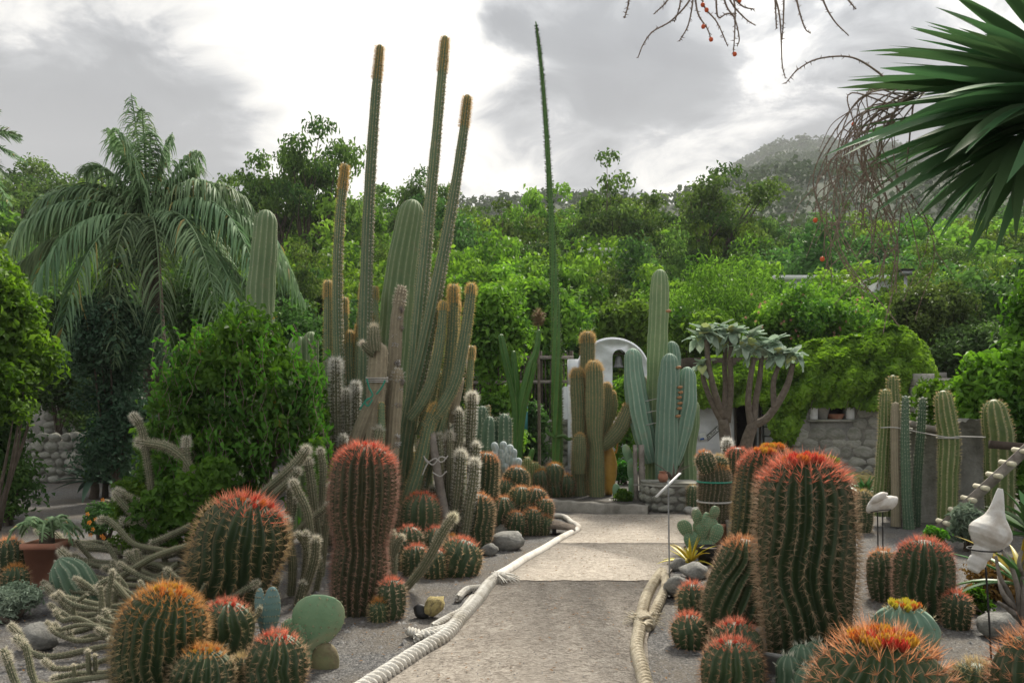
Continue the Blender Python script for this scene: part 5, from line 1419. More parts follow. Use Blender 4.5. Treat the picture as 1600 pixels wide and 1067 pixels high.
for u, v, r in [(847, 748, 14), (866, 740, 16), (884, 755, 14), (868, 762, 15), (850, 764, 12), (884, 770, 10)]:
    c = P(u, v, 13.5); R = r * px(13.5)
    b = c - [0, 0, R * 1.2]; b[2] = max(0.1, b[2])
    fero(t, b, c + [0, 0, R], R, 'head', 13, 'amber', lod=0.4, nsp=6, spine=0.045, body_tint=(0.38, 0.24, 0.15))
# prickly pear with two grey pads
def pad(parent, base, top, w, thick, mat, name='pad', face=(0, -1, 0.1), egg=0.12, bumps=True):
    """flat oval joint from base to top"""
    base, top = np.asarray(base, float), np.asarray(top, float)
    ax = top - base; H = np.linalg.norm(ax); ax = ax / H
    nf = unit(np.asarray(face) - ax * np.dot(face, ax)); sd = np.cross(ax, nf)
    g = Geo(); m, k = 12, 20
    ph = np.linspace(0, math.pi, m); th = np.arange(k) / k * 2 * math.pi
    z = -np.cos(ph)
    wd = np.sin(ph) ** 0.92 * (1 + egg * z)
    V = base + ax * H / 2 + (ax * H / 2)[None, None] * z[:, None, None] + sd * (w / 2 * wd)[:, None, None] * np.cos(th)[None, :, None] + nf * (thick / 2 * np.sin(ph) ** 0.5)[:, None, None] * np.sin(th)[None, :, None]
    V = V + nf * (0.03 * H * np.sin(z * 3 + 0.5))[:, None, None] + sd * (0.015 * w * np.sin(z * 4 + w * 9))[:, None, None] * np.abs(np.cos(th))[None, :, None]
    g.add(V.reshape(-1, 3), grid_faces(m, k))
    o = part(name, g, mat, parent, True)
    if bumps:
        g2 = Geo(); pos = []
        for a in np.linspace(-0.8, 0.9, 8):
            for b in np.linspace(-0.8, 0.8, 6):
                if a * a + b * b < 0.85: pos.append(base + ax * H / 2 * (1 + a) + sd * w / 2 * b * 0.95 + nf * thick * 0.5)
        for a in np.linspace(0.3, math.pi - 0.3, 12):
            for s in (-1, 1): pos.append(base + ax * H / 2 * (1 - math.cos(a)) + sd * s * w / 2 * math.sin(a) ** 0.75 * (1 - egg * math.cos(a)))
        pos = np.array(pos)
        spikes(g2, pos, np.tile(nf, (len(pos), 1)), 0.016, 0.0032, (0.62, 0.55, 0.38), 4, 1.1)
        part('spines', g2, M_SPINE, o, kind='stuff')
    return o
Y = 4.95
t = thing('prickly_pear', 'prickly pear with one broad green pad on a woody base in the left foreground', 'cactus', G(498, 1062))
pad(t, P(506, 1068, Y), P(510, 1004, Y), 44 * px(Y), 0.09, M_PADO, 'woody_pad', bumps=False)
pad(t, P(470, 1062, Y), P(468, 998, Y), 44 * px(Y), 0.06, M_PAD)
pad(t, P(485, 1018, Y - .02), P(506, 929, Y - .02), 78 * px(Y), 0.030, M_PAD, face=(0.45, -1, 0.25), egg=0.32)
pad(t, P(474, 1010, Y - .05), P(446, 968, Y - .05), 34 * px(Y), 0.035, M_PAD, face=(-0.3, -1, 0.2))
t = thing('prickly_pear', 'prickly pear with two narrow blue grey pads side by side', 'cactus', P(416, 1040, 5.3) * [1, 1, 0])
pad(t, P(412, 1046, 5.3), P(412, 990, 5.3), 34 * px(5.3), 0.06, M_PADB)
pad(t, P(411, 998, 5.3), P(406, 918, 5.3), 24 * px(5.3), 0.03, M_PADB, face=(-0.6, -1, 0))
pad(t, P(421, 1000, 5.25), P(426, 916, 5.25), 27 * px(5.3), 0.03, M_PADB, face=(0.5, -1, 0))

# ---------------------------------------------------------------- creeping and leaning furry stems (left)
t = thing('creeping_cactus', 'sprawling furry torch cactus creeping over the gravel at the bottom left', 'cactus', G(150, 1010))
CR = [(5.6, [(250, 1000, 11), (160, 1010, 12), (90, 1025, 13), (50, 1020, 13), (30, 990, 13), (14, 975, 12)]), (5.2, [(265, 1040, 11), (195, 1052, 11), (120, 1062, 13), (60, 1070, 14), (45, 1030, 14), (40, 1010, 14), (22, 994, 13)]),
      (5.0, [(270, 1080, 12), (190, 1090, 14), (100, 1092, 15), (40, 1085, 16), (22, 1060, 16), (8, 1020, 15), (2, 1018, 13)]), (6.2, [(270, 905, 11), (220, 930, 12), (175, 945, 13), (120, 948, 13), (90, 935, 12), (70, 915, 11)]),
      (6.2, [(275, 960, 11), (200, 945, 12), (150, 960, 13), (110, 955, 12), (88, 925, 12)]), (6.6, [(300, 850, 11), (240, 870, 13), (190, 900, 14), (160, 912, 14), (130, 900, 14), (105, 870, 14), (92, 858, 13)]),
      (5.9, [(230, 985, 10), (170, 975, 11), (125, 985, 12), (95, 990, 12), (84, 972, 11)]), (5.8, [(225, 990, 10), (180, 1000, 11), (150, 992, 11), (115, 1000, 11), (107, 978, 10)]),
      (6.8, [(260, 860, 11), (210, 850, 11), (185, 825, 12), (165, 810, 13), (153, 814, 11)]), (6.3, [(225, 960, 13), (195, 930, 14), (170, 905, 14), (152, 920, 13)]), (5.9, [(170, 970, 11), (170, 930, 11), (176, 890, 10)]),
      (5.3, [(140, 1062, 10), (138, 1030, 10), (137, 1015, 9)]), (5.3, [(150, 1060, 9), (149, 1035, 9), (148, 1022, 8)]), (5.4, [(118, 1062, 9), (116, 1050, 8), (115, 1038, 7)]),
      (6.0, [(320, 940, 10), (280, 960, 10), (240, 985, 11), (200, 1015, 11), (150, 1035, 11), (90, 1045, 11), (66, 1030, 10)]), (5.6, [(260, 1040, 12), (180, 1050, 12), (120, 1052, 12), (80, 1060, 11)]),
      (6.9, [(280, 880, 13), (235, 905, 14), (212, 880, 13), (198, 862, 12)]), (7.0, [(300, 820, 12), (262, 838, 13), (235, 850, 13)])]
for Y, pp in CR:
    pts = []
    mv = max(q[1] for q in pp); Y = min(Y, F * 1.54 / (mv - HZ))
    for u, v, w in pp: pts.append((u, v, w * 0.74))
    pxstem(t, Y, pts, 'hairy', wool=(0.80, 0.75, 0.62), dens=1.0, slen=0.9)
t = thing('creeping_cactus', 'dark tangle of thin creeping cactus stems behind the sprawling furry one', 'cactus', G(190, 960))
for i in range(44):
    u0, v0 = random.uniform(150, 330), random.uniform(850, 1030); L = random.uniform(50, 150); tipup = random.uniform(8, 40); w = random.uniform(6, 10); sg = -1 if random.random() < 0.8 else 1
    Y = F * 1.5 / (v0 + 12 - HZ)
    pxstem(t, Y, [(u0 - sg * 30, v0 - 5, w), (u0, v0, w), (u0 + sg * L * 0.5, v0 + random.uniform(-16, 10), w), (u0 + sg * L * 0.85, v0 - tipup * 0.35 + random.uniform(-12, 4), w), (u0 + sg * L, v0 - tipup, w * 0.8)], 'hairy', wool=(0.7, 0.65, 0.52), slen=0.8)
for i in range(16):
    u0, v0 = random.uniform(120, 330), random.uniform(840, 1000); w = random.uniform(6, 9)
    Y = F * 1.58 / (v0 - HZ)
    pxstem(t, Y, [(u0, v0, w), (u0 + random.uniform(-10, 10), v0 - 35, w), (u0 + random.uniform(-20, 12), v0 - random.uniform(50, 80), w * 0.75)], 'hairy', slen=0.8)
t = thing('torch_cactus', 'furry torch cactus with crooked stems poking out of the vine on the left', 'cactus', P(290, 860, 7.6) * [1, 1, 0])
for pp in ([(250, 860, 13), (230, 720, 14), (222, 672, 15), (212, 655, 14), (206, 646, 11)], [(320, 860, 14), (300, 740, 17), (270, 702, 20), (235, 693, 19), (212, 690, 16)], [(296, 905, 14), (297, 790, 15), (292, 740, 16), (291, 682, 12)],
           [(300, 880, 13), (240, 830, 14), (205, 800, 15), (178, 768, 13)], [(310, 890, 13), (250, 800, 14), (228, 800, 14), (222, 786, 12), (180, 765, 10)], [(330, 890, 18), (300, 826, 20), (265, 822, 20), (248, 822, 17)],
           [(340, 880, 16), (350, 800, 16), (372, 740, 15)], [(260, 880, 11), (238, 835, 12), (206, 818, 12), (188, 812, 12)]):
    pxstem(t, 7.6, [(u, v, w * 0.72) for u, v, w in pp], 'hairy', wool=(0.82, 0.78, 0.68))
t = thing('torch_cactus', 'furry torch cactus thicket behind the big leaning barrel', 'cactus', P(470, 920, 7.0) * [1, 1, 0])
for Y, pp in [(7.3, [(400, 780, 15), (440, 745, 17), (465, 722, 17), (482, 698, 14)]), (7.2, [(415, 785, 14), (445, 758, 16), (468, 733, 12)]), (7.4, [(500, 870, 16), (492, 800, 16), (486, 750, 17), (480, 715, 13)]),
              (7.0, [(490, 870, 15), (480, 800, 15), (466, 770, 15), (456, 750, 13)]), (6.8, [(455, 930, 15), (457, 880, 16), (450, 840, 17), (446, 808, 14)]), (6.8, [(475, 930, 12), (480, 870, 13), (476, 850, 12), (463, 832, 12)]),
              (6.8, [(470, 930, 13), (478, 880, 13), (478, 830, 10)]), (6.6, [(462, 950, 14), (480, 910, 16), (492, 870, 16), (494, 838, 14)]), (6.5, [(462, 955, 13), (470, 925, 14), (474, 908, 11)]), (6.6, [(425, 950, 12), (430, 915, 13), (436, 902, 11)]),
              (7.2, [(455, 840, 11), (480, 815, 12), (500, 800, 12), (515, 786, 9)]), (7.3, [(502, 900, 12), (510, 820, 12), (516, 775, 13), (520, 752, 11)]), (7.3, [(450, 870, 10), (452, 800, 11), (453, 760, 10)]),
              (7.5, [(440, 880, 9), (458, 800, 10), (460, 778, 9)]), (7.5, [(500, 820, 12), (505, 740, 13), (500, 700, 11)]), (7.0, [(490, 940, 11), (500, 890, 11), (497, 868, 9)]), (7.2, [(530, 860, 10), (528, 780, 11), (528, 752, 9)])]:
    pxstem(t, Y, [(u, v, w * 0.82) for u, v, w in pp], 'hairy', wool=(0.80, 0.76, 0.66))
t = thing('torch_cactus', 'three thin furry cactus stems standing beside the red crowned clump', 'cactus', G(616, 910))
for pp in ([(607, 912, 9), (612, 860, 10), (614, 829, 8)], [(612, 880, 10), (620, 850, 11), (630, 837, 9)], [(616, 912, 9), (616, 880, 9), (615, 865, 8)]):
    pxstem(t, 7.45, pp, 'hairy', wool=(0.82, 0.76, 0.6))
t = thing('torch_cactus', 'single long furry stem arching up from the gravel in front of the red clump', 'cactus', G(632, 922))
pxstem(t, 7.0, [(630, 923, 12), (655, 895, 13), (672, 868, 14), (688, 838, 14), (700, 818, 13), (712, 803, 11)], 'hairy', wool=(0.85, 0.8, 0.62))

# ---------------------------------------------------------------- the tall cactus clump left of the centre
t = thing('tall_cereus', 'towering grey green columnar cactus with five slender stems against the sky', 'cactus', P(640, 850, 9.6) * [1, 1, 0])
for Y, pp, s in [(9.7, [(590, 850, 26), (572, 700, 26), (570, 560, 24), (572, 440, 22), (577, 300, 19), (586, 160, 17), (594, 70, 12)], 'cereus'),
                 (9.9, [(560, 840, 22), (540, 700, 22), (529, 560, 19), (527, 440, 17), (531, 340, 16), (540, 256, 11)], 'golden'),
                 (9.5, [(620, 860, 28), (632, 740, 28), (645, 620, 27), (655, 500, 25), (668, 360, 21), (682, 210, 17), (690, 120, 16), (696, 56, 13)], 'cereus'),
                 (9.3, [(612, 865, 28), (625, 760, 29), (642, 640, 28), (664, 540, 27), (688, 420, 22), (708, 310, 18), (722, 220, 16), (731, 148, 13)], 'cereus'),
                 (9.2, [(640, 868, 27), (655, 770, 28), (672, 700, 27), (688, 650, 24), (700, 590, 22), (707, 520, 20), (709, 444, 15)], 'golden')]:
    o, st = pxstem(t, Y, [(u, v, w * 0.88) for u, v, w in pp], s, wool=(0.70, 0.48, 0.2))
    if pp[-1][0] in (696, 731, 594, 540):      # white felt on the upper side of the tall stems
        g2 = Geo(); pos, nrm, T, sv = areoles(st, 0.05, 0.35, 0.96); k = nrm[:, 0] > 0.2
        spikes(g2, pos[k], nrm[k], 0.022, 0.006, (0.75, 0.70, 0.62), 3, 1.3); part('white_felt', g2, M_SPINE, o, kind='stuff')
t = thing('fat_column_cactus', 'fat smooth blue green column between the tall slender stems', 'cactus', P(620, 830, 10.4) * [1, 1, 0])
pxstem(t, 10.4, [(596, 820, 56), (602, 700, 56), (613, 560, 54), (626, 440, 50), (636, 370, 46), (646, 312, 34)], 'cardong', n=15)
t = thing('golden_column_cactus', 'columnar cactus with golden edged arms curving up to the right', 'cactus', P(660, 870, 9.1) * [1, 1, 0])
for Y, pp in [(9.0, [(664, 668, 20), (690, 636, 22), (712, 595, 21), (724, 540, 20), (732, 490, 19), (737, 443, 15)]), (9.05, [(640, 655, 18), (660, 628, 20), (678, 585, 19), (688, 530, 18), (694, 471, 14)]),
              (9.0, [(612, 868, 26), (640, 780, 28), (660, 715, 26), (672, 660, 22), (684, 630, 16)]), (9.3, [(655, 680, 15), (672, 630, 16), (683, 560, 15), (688, 486, 11)]), (9.35, [(690, 700, 14), (700, 620, 14), (712, 560, 13), (715, 470, 10)])]:
    pxstem(t, Y, [(u, v, w * 0.88) for u, v, w in pp], 'golden', wool=(0.72, 0.5, 0.2))
t = thing('golden_column_cactus', 'group of golden edged columns at the left of the tall clump', 'cactus', P(535, 830, 10.0) * [1, 1, 0])
for pp in ([(516, 830, 16), (514, 640, 16), (513, 540, 15), (513, 438, 12)], [(545, 830, 13), (541, 640, 13), (540, 560, 12), (538, 464, 10)], [(570, 830, 13), (560, 640, 13), (560, 560, 13), (566, 470, 11), (569, 440, 9)],
           [(590, 760, 13), (588, 600, 13), (586, 520, 13), (585, 447, 10)], [(585, 760, 12), (584, 600, 12), (584, 488, 10)], [(560, 800, 15), (549, 640, 15), (546, 560, 15), (546, 516, 13)], [(555, 820, 12), (556, 600, 12), (561, 505, 9)],
           [(700, 840, 12), (728, 700, 12), (733, 600, 11), (738, 540, 9)], [(672, 800, 11), (668, 600, 11), (674, 520, 10), (674, 436, 8)]):
    pxstem(t, 10.1, pp, 'golden', wool=(0.7, 0.5, 0.24))
t = thing('woolly_cactus', 'cactus trunk with flaky white wool patches along its side', 'cactus', P(598, 850, 8.9) * [1, 1, 0])
o, st = pxstem(t, 8.9, [(588, 860, 26), (598, 760, 26), (607, 640, 23), (616, 560, 22), (620, 500, 20), (628, 446, 17)], 'cork', wool=(0.75, 0.68, 0.55))
o2, st2 = pxstem(t, 8.75, [(598, 850, 24), (608, 740, 25), (614, 680, 23), (620, 610, 21), (623, 575, 16)], 'cork', wool=(0.75, 0.72, 0.68))
for o_, s_ in ((o, st), (o2, st2)):
    g2 = Geo()
    for k in range(15):
        sv = random.uniform(0.45, 0.97); i = int(np.searchsorted(s_['s'], sv)) - 1
        c = s_['C'][i] + (s_['N'][i] * random.uniform(0.3, 1) + s_['B'][i] * random.uniform(-0.2, 1.0)) * s_['R'][i] * 0.85
        e_ = unit(rng.normal(size=(60, 3)))
        spikes(g2, c + e_ * rng.uniform(0.01, 0.035, (60, 1)), e_, 0.022, 0.005, (0.72, 0.70, 0.68) if k % 3 else (0.34, 0.30, 0.28), 1, 0.6)
    part('wool', g2, M_SPINE, o_, kind='stuff')
t = thing('cut_cactus', 'cut corky cactus trunk with two pale new buds and a green hose tie', 'cactus', P(580, 850, 8.6) * [1, 1, 0])
pxstem(t, 8.6, [(556, 860, 30), (568, 760, 30), (582, 680, 29), (588, 600, 30), (592, 545, 30), (594, 534, 26)], 'cork', name='trunk')
pxstem(t, 8.5, [(586, 549, 17), (585, 535, 19), (584, 509, 14)], 'hairy', name='bud', wool=(0.75, 0.68, 0.52))
pxstem(t, 8.5, [(586, 553, 14), (577, 547, 14), (566, 536, 10)], 'hairy', name='bud', wool=(0.75, 0.68, 0.6))
pxstem(t, 8.55, [(535, 775, 24), (552, 705, 24), (572, 650, 22), (590, 612, 16), (598, 600, 10)], 'cork', name='side_arm')
pxstem(t, 8.4, [(584, 730, 18), (588, 700, 18), (592, 668, 14)], 'hairy', name='bud', wool=(0.70, 0.68, 0.62))
pxstem(t, 8.5, [(594, 720, 12), (596, 670, 12), (596, 628, 9)], 'golden', name='bud')
g2 = Geo()
for k in range(3):
    c = P(589, 590 + k * 3, 8.6); tube(g2, [c + np.array([17 * px(8.6) * math.cos(a), 17 * px(8.6) * math.sin(a), 0.01 * math.sin(a)]) for a in np.linspace(0, 6.28, 14)], 0.006, 6, 30)
part('cord_tie', g2, M_CORDW, t)
g2 = Geo()
for q in ([(573, 592), (577, 606), (582, 618), (570, 628), (562, 640)], [(602, 594), (596, 606), (588, 616)], [(576, 622), (570, 628), (575, 634), (582, 624)]):
    tube(g2, [P(u, v, 8.42) for u, v in q], 0.010, 6, 20)
part('hose_tie', g2, M_HOSE, t)
t = thing('old_man_cactus', 'white haired columnar cactus between the vine and the golden columns', 'cactus', P(528, 840, 8.9) * [1, 1, 0])
for Y, pp in [(8.9, [(530, 840, 15), (527, 700, 16), (525, 620, 17), (524, 560, 14)]), (9.0, [(545, 830, 14), (540, 700, 14), (540, 640, 14), (540, 608, 12)]), (9.1, [(560, 830, 13), (557, 700, 13), (556, 640, 13), (556, 596, 10)]), (8.8, [(538, 830, 14), (536, 720, 14), (536, 680, 11)]),
              (8.7, [(492, 780, 12), (494, 720, 15), (491, 706, 13)])]:
    pxstem(t, Y, pp, 'white', wool=(0.80, 0.78, 0.73))
t = thing('old_man_cactus', 'group of white edged silver torch columns right of the tall clump', 'cactus', P(730, 850, 9.0) * [1, 1, 0])
for Y, pp in [(9.0, [(706, 838, 17), (714, 780, 18), (718, 740, 17), (720, 704, 13)]), (8.9, [(724, 852, 15), (732, 800, 17), (740, 750, 16), (742, 717, 12)]), (9.3, [(705, 720, 15), (715, 690, 16), (717, 660, 14), (716, 640, 11)]), (9.5, [(736, 800, 14), (735, 700, 15), (737, 650, 15), (738, 613, 13)]),
              (9.4, [(742, 780, 14), (742, 720, 15), (744, 692, 12)]), (9.6, [(729, 780, 12), (728, 720, 12), (727, 688, 9)]), (9.1, [(686, 760, 11), (688, 720, 14), (686, 678, 10)]), (9.5, [(712, 720, 12), (716, 660, 13), (717, 642, 10)]), (9.3, [(672, 850, 14), (678, 800, 14), (676, 760, 10)]), (9.7, [(698, 780, 10), (699, 700, 11), (698, 655, 9)])]:
    pxstem(t, Y, pp, 'white', wool=(0.80, 0.76, 0.66), slen=0.75)
t = thing('old_man_cactus', 'thicket of short white haired stems in the shade at the foot of the tall clump', 'cactus', P(560, 850, 9.2) * [1, 1, 0])
for i in range(26):
    u = random.choice((random.uniform(488, 560), random.uniform(640, 745))); vt = random.uniform(640, 770); w = random.uniform(9, 14); Y = random.uniform(9.0, 9.9)
    pxstem(t, Y, [(u + random.uniform(-8, 8), HZ + F * 1.6 / Y, w), (u, (vt + 840) / 2, w), (u + random.uniform(-4, 4), vt, w * 0.75)], random.choice(('white', 'hairy', 'golden')), wool=(0.78, 0.74, 0.66), slen=0.8)
t = thing('corky_cactus', 'brown corky cactus stump with a bud among the silver columns', 'cactus', P(695, 850, 9.4) * [1, 1, 0])
pxstem(t, 9.4, [(700, 850, 24), (694, 740, 24), (690, 680, 25), (690, 638, 20)], 'cork')
pxstem(t, 9.4, [(702, 660, 16), (708, 640, 17), (716, 610, 14), (722, 590, 9)], 'cork')
t = thing('wooden_stake', 'weathered round wooden stake tied with grey cord among the columns', 'stake', P(695, 820, 9.0) * [1, 1, 0])
g2 = Geo(); tube(g2, [P(700, 830, 8.9) , P(684, 740, 8.95), P(674, 676, 9.0)], [0.055, 0.05, 0.045], 9); part('post', g2, M_GREYWOOD, t, True)
g2 = Geo()
for q in ([(662, 712), (668, 722), (680, 716), (690, 722), (700, 712)], [(670, 720), (664, 732), (660, 742)], [(664, 716), (676, 726), (688, 714), (698, 716)], [(676, 738), (688, 744), (698, 736)]):
    tube(g2, [P(u, v, 8.85) for u, v in q], 0.008, 6, 24)
part('cord', g2, M_CORDW, t)
# grey pole and thin column at the right rim of the clump
t = thing('pole', 'thin grey plastic pole with wire behind the silver columns', 'pole', P(730, 830, 10.6) * [1, 1, 0])
g2 = Geo(); tube(g2, [P(731, 828, 10.6) * [1, 1, 0], P(731, 540, 10.6)], 0.025, 8); part('tube', g2, M_GALV, t, True)
g2 = Geo()
for v in (560, 583, 590): tube(g2, [P(731, v, 10.5) + [0.09 * math.cos(a), 0.09 * math.sin(a), 0] for a in np.linspace(0, 6.28, 10)], 0.004, 4, 20)
part('wire', g2, M_METAL, t)
# crested green cactus, blue grey monstrose clump
t = thing('crested_cactus', 'dark green feather patterned cactus stubs behind the orange crowned barrels', 'cactus', P(770, 760, 12.0) * [1, 1, 0])
for u, vb, vt, w in ((762, 745, 650, 30), (786, 745, 646, 26), (752, 740, 634, 20), (776, 750, 688, 30), (752, 745, 690, 22)):
    pxstem(t, 12.0, [(u, vb + 50, w * 0.8), (u, vb - 30, w), (u, (vb + vt) / 2, w * 1.05), (u + 2, vt, w * 0.9)], 'deep', n=9, slen=1.8)
t = thing('torch_cactus', 'thin brown torch stems behind the feathered green cactus', 'cactus', P(768, 760, 12.8) * [1, 1, 0])
for u, vt in ((763, 632), (790, 672), (797, 664), (784, 676), (755, 640)):
    pxstem(t, 12.8, [(u, 790, 9), (u, 720, 9), (u, vt, 7)], 'brown')
t = thing('monstrose_cactus', 'pale blue grey knobbly monstrose cactus above the orange mound', 'cactus', P(790, 770, 11.6) * [1, 1, 0])
for k in range(22):
    a = random.uniform(0, 6.28); r = random.uniform(0, 1)
    c = P(792 + 22 * r * math.cos(a), 718 + 20 * r * math.sin(a), 11.5)
    d = np.array([0.5 * r * math.cos(a), -0.4, 0.9 - 0.5 * r * math.sin(a)]) * 0.14
    g2 = Geo(); ribbed(g2, [c - d * 0.6, c + d * 0.2, c + d], [0.05, 0.062, 0.052], 6, 0.12, 4, 16, 'round', dome=1.0); part('knob', g2, K_GREY, t, True)
pxstem(t, 11.65, [(794, 815, 24), (794, 760, 26), (793, 720, 24)], 'cork', name='stump')
# green opuntia stubs near the candelabra
t = thing('column_cactus', 'cluster of short fresh green stubs under the candelabra', 'cactus', P(828, 760, 13.6) * [1, 1, 0] + [0, 0, 0.1])
for u, vt, w in ((824, 714, 13), (832, 722, 11), (838, 722, 10), (846, 728, 14), (818, 720, 10)):
    pxstem(t, 13.6, [(u, 786, w), (u, 750, w), (u, vt, w)], 'green')

# ---------------------------------------------------------------- candelabra euphorbia and the very tall stalk
t = thing('candelabra_euphorbia', 'dark green candelabra euphorbia with three raised arms before the fence', 'euphorbia', P(810, 740, 15.0) * [1, 1, 0])
for pp in ([(812, 770, 15), (808, 700, 17), (807, 640, 17), (800, 600, 15), (790, 560, 14), (782, 522, 10)], [(806, 650, 13), (806, 610, 15), (804, 580, 13), (802, 548, 8)], [(809, 690, 15), (813, 645, 17), (820, 610, 18), (830, 570, 14), (838, 548, 11), (842, 515, 7)], [(810, 700, 12), (816, 640, 14), (826, 600, 13), (835, 565, 10)], [(818, 740, 10), (826, 722, 11), (833, 700, 7)]):
    pxstem(t, 15.0, pp, 'spurge', name='arm')
t = thing('dry_flower_stalk', 'dry brown flower head on a thin stalk between candelabra and tall stalk', 'plant', P(841, 740, 16.0) * [1, 1, 0])
g2 = Geo(); tube(g2, [P(843, 765, 16.0), P(842, 620, 16.0), P(841, 505, 16.0)], [0.035, 0.03, 0.02], 7); part('stalk', g2, M_BARKB, t, True)
g2 = Geo(); e_ = unit(rng.normal(size=(500, 3))); spikes(g2, P(841, 497, 16.0) + e_ * rng.uniform(0.02, 0.12, (500, 1)) * [1, 1, 1.5], e_, 0.07, 0.008, (0.34, 0.24, 0.13), 1, 0.5); part('flower_head', g2, M_SPINE, t, kind='stuff')
t = thing('tall_stalk', 'extremely tall thin green spiny stalk rising high above the treeline', 'succulent', P(868, 740, 14.2) * [1, 1, 0] + [0, 0, 0.1])
g2 = Geo()
sp_ = [(871, 762, 17), (871, 690, 18), (870, 600, 17), (868, 500, 15), (864, 400, 12), (859, 300, 9), (854, 210, 7.5), (848, 130, 6), (842, 70, 5), (837, 34, 2)]
st = ribbed(g2, [P(u, v, 14.2) for u, v, w in sp_], [w / 2 * px(14.2) for u, v, w in sp_], 7, 0.2, 4, 90, 'round', twist=6.0)
body = part('stalk', g2, K_DARK, t, True)
g2 = Geo(); pos, nrm, T, sv = areoles(st, 0.05, 0.02, 0.99); spikes(g2, pos, nrm, 0.035, 0.007, lerp(np.array([0.13, 0.15, 0.06]), np.array([0.045, 0.10, 0.025]), smooth(sv, 0.1, 0.4)), 4, 0.9, T, 0.5); part('spines', g2, M_SPINE, body, kind='stuff')
pxstem(t, 14.1, [(868, 684, 5), (862, 680, 6), (856, 676, 6), (853, 668, 4)], 'spurge', name='side_shoot')
pxstem(t, 14.1, [(870, 683, 5), (880, 681, 6), (888, 686, 6), (895, 684, 4)], 'spurge', name='side_shoot')

# ---------------------------------------------------------------- bristly brown columns in the centre
BY = 13.7
t = thing('bristly_column_cactus', 'group of thick bristly columns with amber edges on the raised bed', 'cactus', P(922, 785, BY) * [1, 1, 0] + [0, 0, 0.1])
for dy, pp in [(0.0, [(905, 782, 23), (904, 730, 23), (905, 690, 21), (905, 676, 22), (905, 640, 25), (903, 600, 24), (902, 575, 20)]), (-0.15, [(933, 785, 24), (932, 740, 25), (932, 700, 23), (930, 680, 24), (929, 640, 28), (929, 600, 28), (928, 564, 21)]), (0.35, [(919, 770, 20), (919, 640, 22), (918, 570, 23), (918, 518, 20)]),
               (-0.1, [(934, 700, 14), (950, 690, 22), (966, 672, 23), (978, 650, 22), (984, 630, 16)]), (0.2, [(938, 700, 14), (946, 660, 19), (949, 630, 18), (948, 598, 13)]), (0.3, [(940, 690, 12), (953, 650, 15), (958, 632, 14), (956, 610, 9)]), (-0.25, [(906, 740, 15), (906, 706, 21), (906, 677, 17)])]:
    pxstem(t, BY + dy, pp, 'brown', wool=(0.62, 0.42, 0.18), dens=1.15)
c = P(951, 776, 13.85) * [1, 1, 0] + [0, 0, 0.125]
t = thing('amphora', 'tall ochre clay amphora with two handles behind the bristly columns', 'amphora', c)
s_ = 96 * px(13.3) 
g2 = Geo(); lathe(g2, c, [(0, 0), (0.06, 0), (0.10, 0.12 * s_), (0.145, 0.35 * s_), (0.15, 0.52 * s_), (0.11, 0.70 * s_), (0.06, 0.80 * s_), (0.05, 0.92 * s_), (0.07, 0.99 * s_), (0.06, 1.0 * s_), (0.04, 0.93 * s_)], 24); part('body', g2, M_AMPHORA, t, True)
for s in (-1, 1):
    g2 = Geo(); tube(g2, [c + [s * 0.06, 0, 0.93 * s_], c + [s * 0.14, 0, 0.91 * s_], c + [s * 0.15, 0, 0.8 * s_], c + [s * 0.125, 0, 0.70 * s_]], 0.016, 7); part('handle', g2, M_AMPHORA, t, True)
t = thing('prickly_pear', 'small prickly pear by the foot of the cardon cactus, left side', 'cactus', P(984, 780, 13.4) * [1, 1, 0] + [0, 0, 0.1])
for a, b, w in (((988, 790), (987, 745), 12), ((987, 752), (986, 715), 14), ((984, 725), (976, 694), 14), ((990, 722), (997, 700), 12), ((966, 790), (962, 755), 14)):
    pad(t, P(*a, 13.4), P(*b, 13.4), w * px(13.4), 0.05, M_PAD, bumps=False)
# ---------------------------------------------------------------- the big cardon
CY = 13.6
t = thing('cardon_cactus', 'great branching blue green cardon with one very tall middle column', 'cactus', P(1035, 785, CY) * [1, 1, 0] + [0, 0, 0.05])
for dy, pp, s in [(0.15, [(1024, 790, 32), (1024, 700, 32), (1025, 620, 31), (1027, 540, 32), (1030, 470, 31), (1031, 421, 24)], 'cardong'), (0.0, [(1018, 722, 22), (1012, 700, 32), (1002, 660, 37), (994, 620, 35), (990, 580, 31), (988, 544, 25)], 'cardon'),
                  (-0.3, [(1040, 775, 30), (1041, 720, 35), (1042, 670, 36), (1044, 610, 34), (1046, 580, 31), (1046, 552, 25)], 'cardon'), (-0.15, [(1052, 725, 20), (1060, 690, 30), (1068, 655, 33), (1073, 620, 32), (1074, 573, 25)], 'cardon'),
                  (0.2, [(1073, 788, 30), (1073, 740, 31), (1073, 700, 28), (1080, 660, 26), (1084, 625, 18)], 'cardong'), (0.45, [(1046, 700, 24), (1048, 600, 26), (1050, 560, 26), (1049, 533, 20)], 'cardon'), (0.5, [(1010, 700, 10), (1008, 640, 12), (1006, 588, 9)], 'hairy')]:
    pxstem(t, CY + dy, pp, s, name='column')
for k, (u, v) in enumerate(((1063, 605), (1064, 613), (1062, 621), (1063, 630), (1062, 638), (1060, 650), (1061, 574), (1045, 486))):
    g2 = Geo(); c = P(u, v, CY - 0.42); e_ = unit(rng.normal(size=(30, 3)))
    tube(g2, [c - [0.05, 0, 0], c, c + [0.035, -0.01, 0.01]], [0.012, 0.03, 0.012], 7, 6); part('fruit', g2, M_FRUIT, t, True)
g2 = Geo()
for v in (625, 643, 662): tube(g2, [P(1024, v, CY - 0.05) + [0.21 * math.cos(a), 0.2 * math.sin(a), 0.02 * math.sin(3 * a)] for a in np.linspace(0, 6.28, 14)], 0.006, 5, 30)
part('cord_tie', g2, M_CORDW, t)
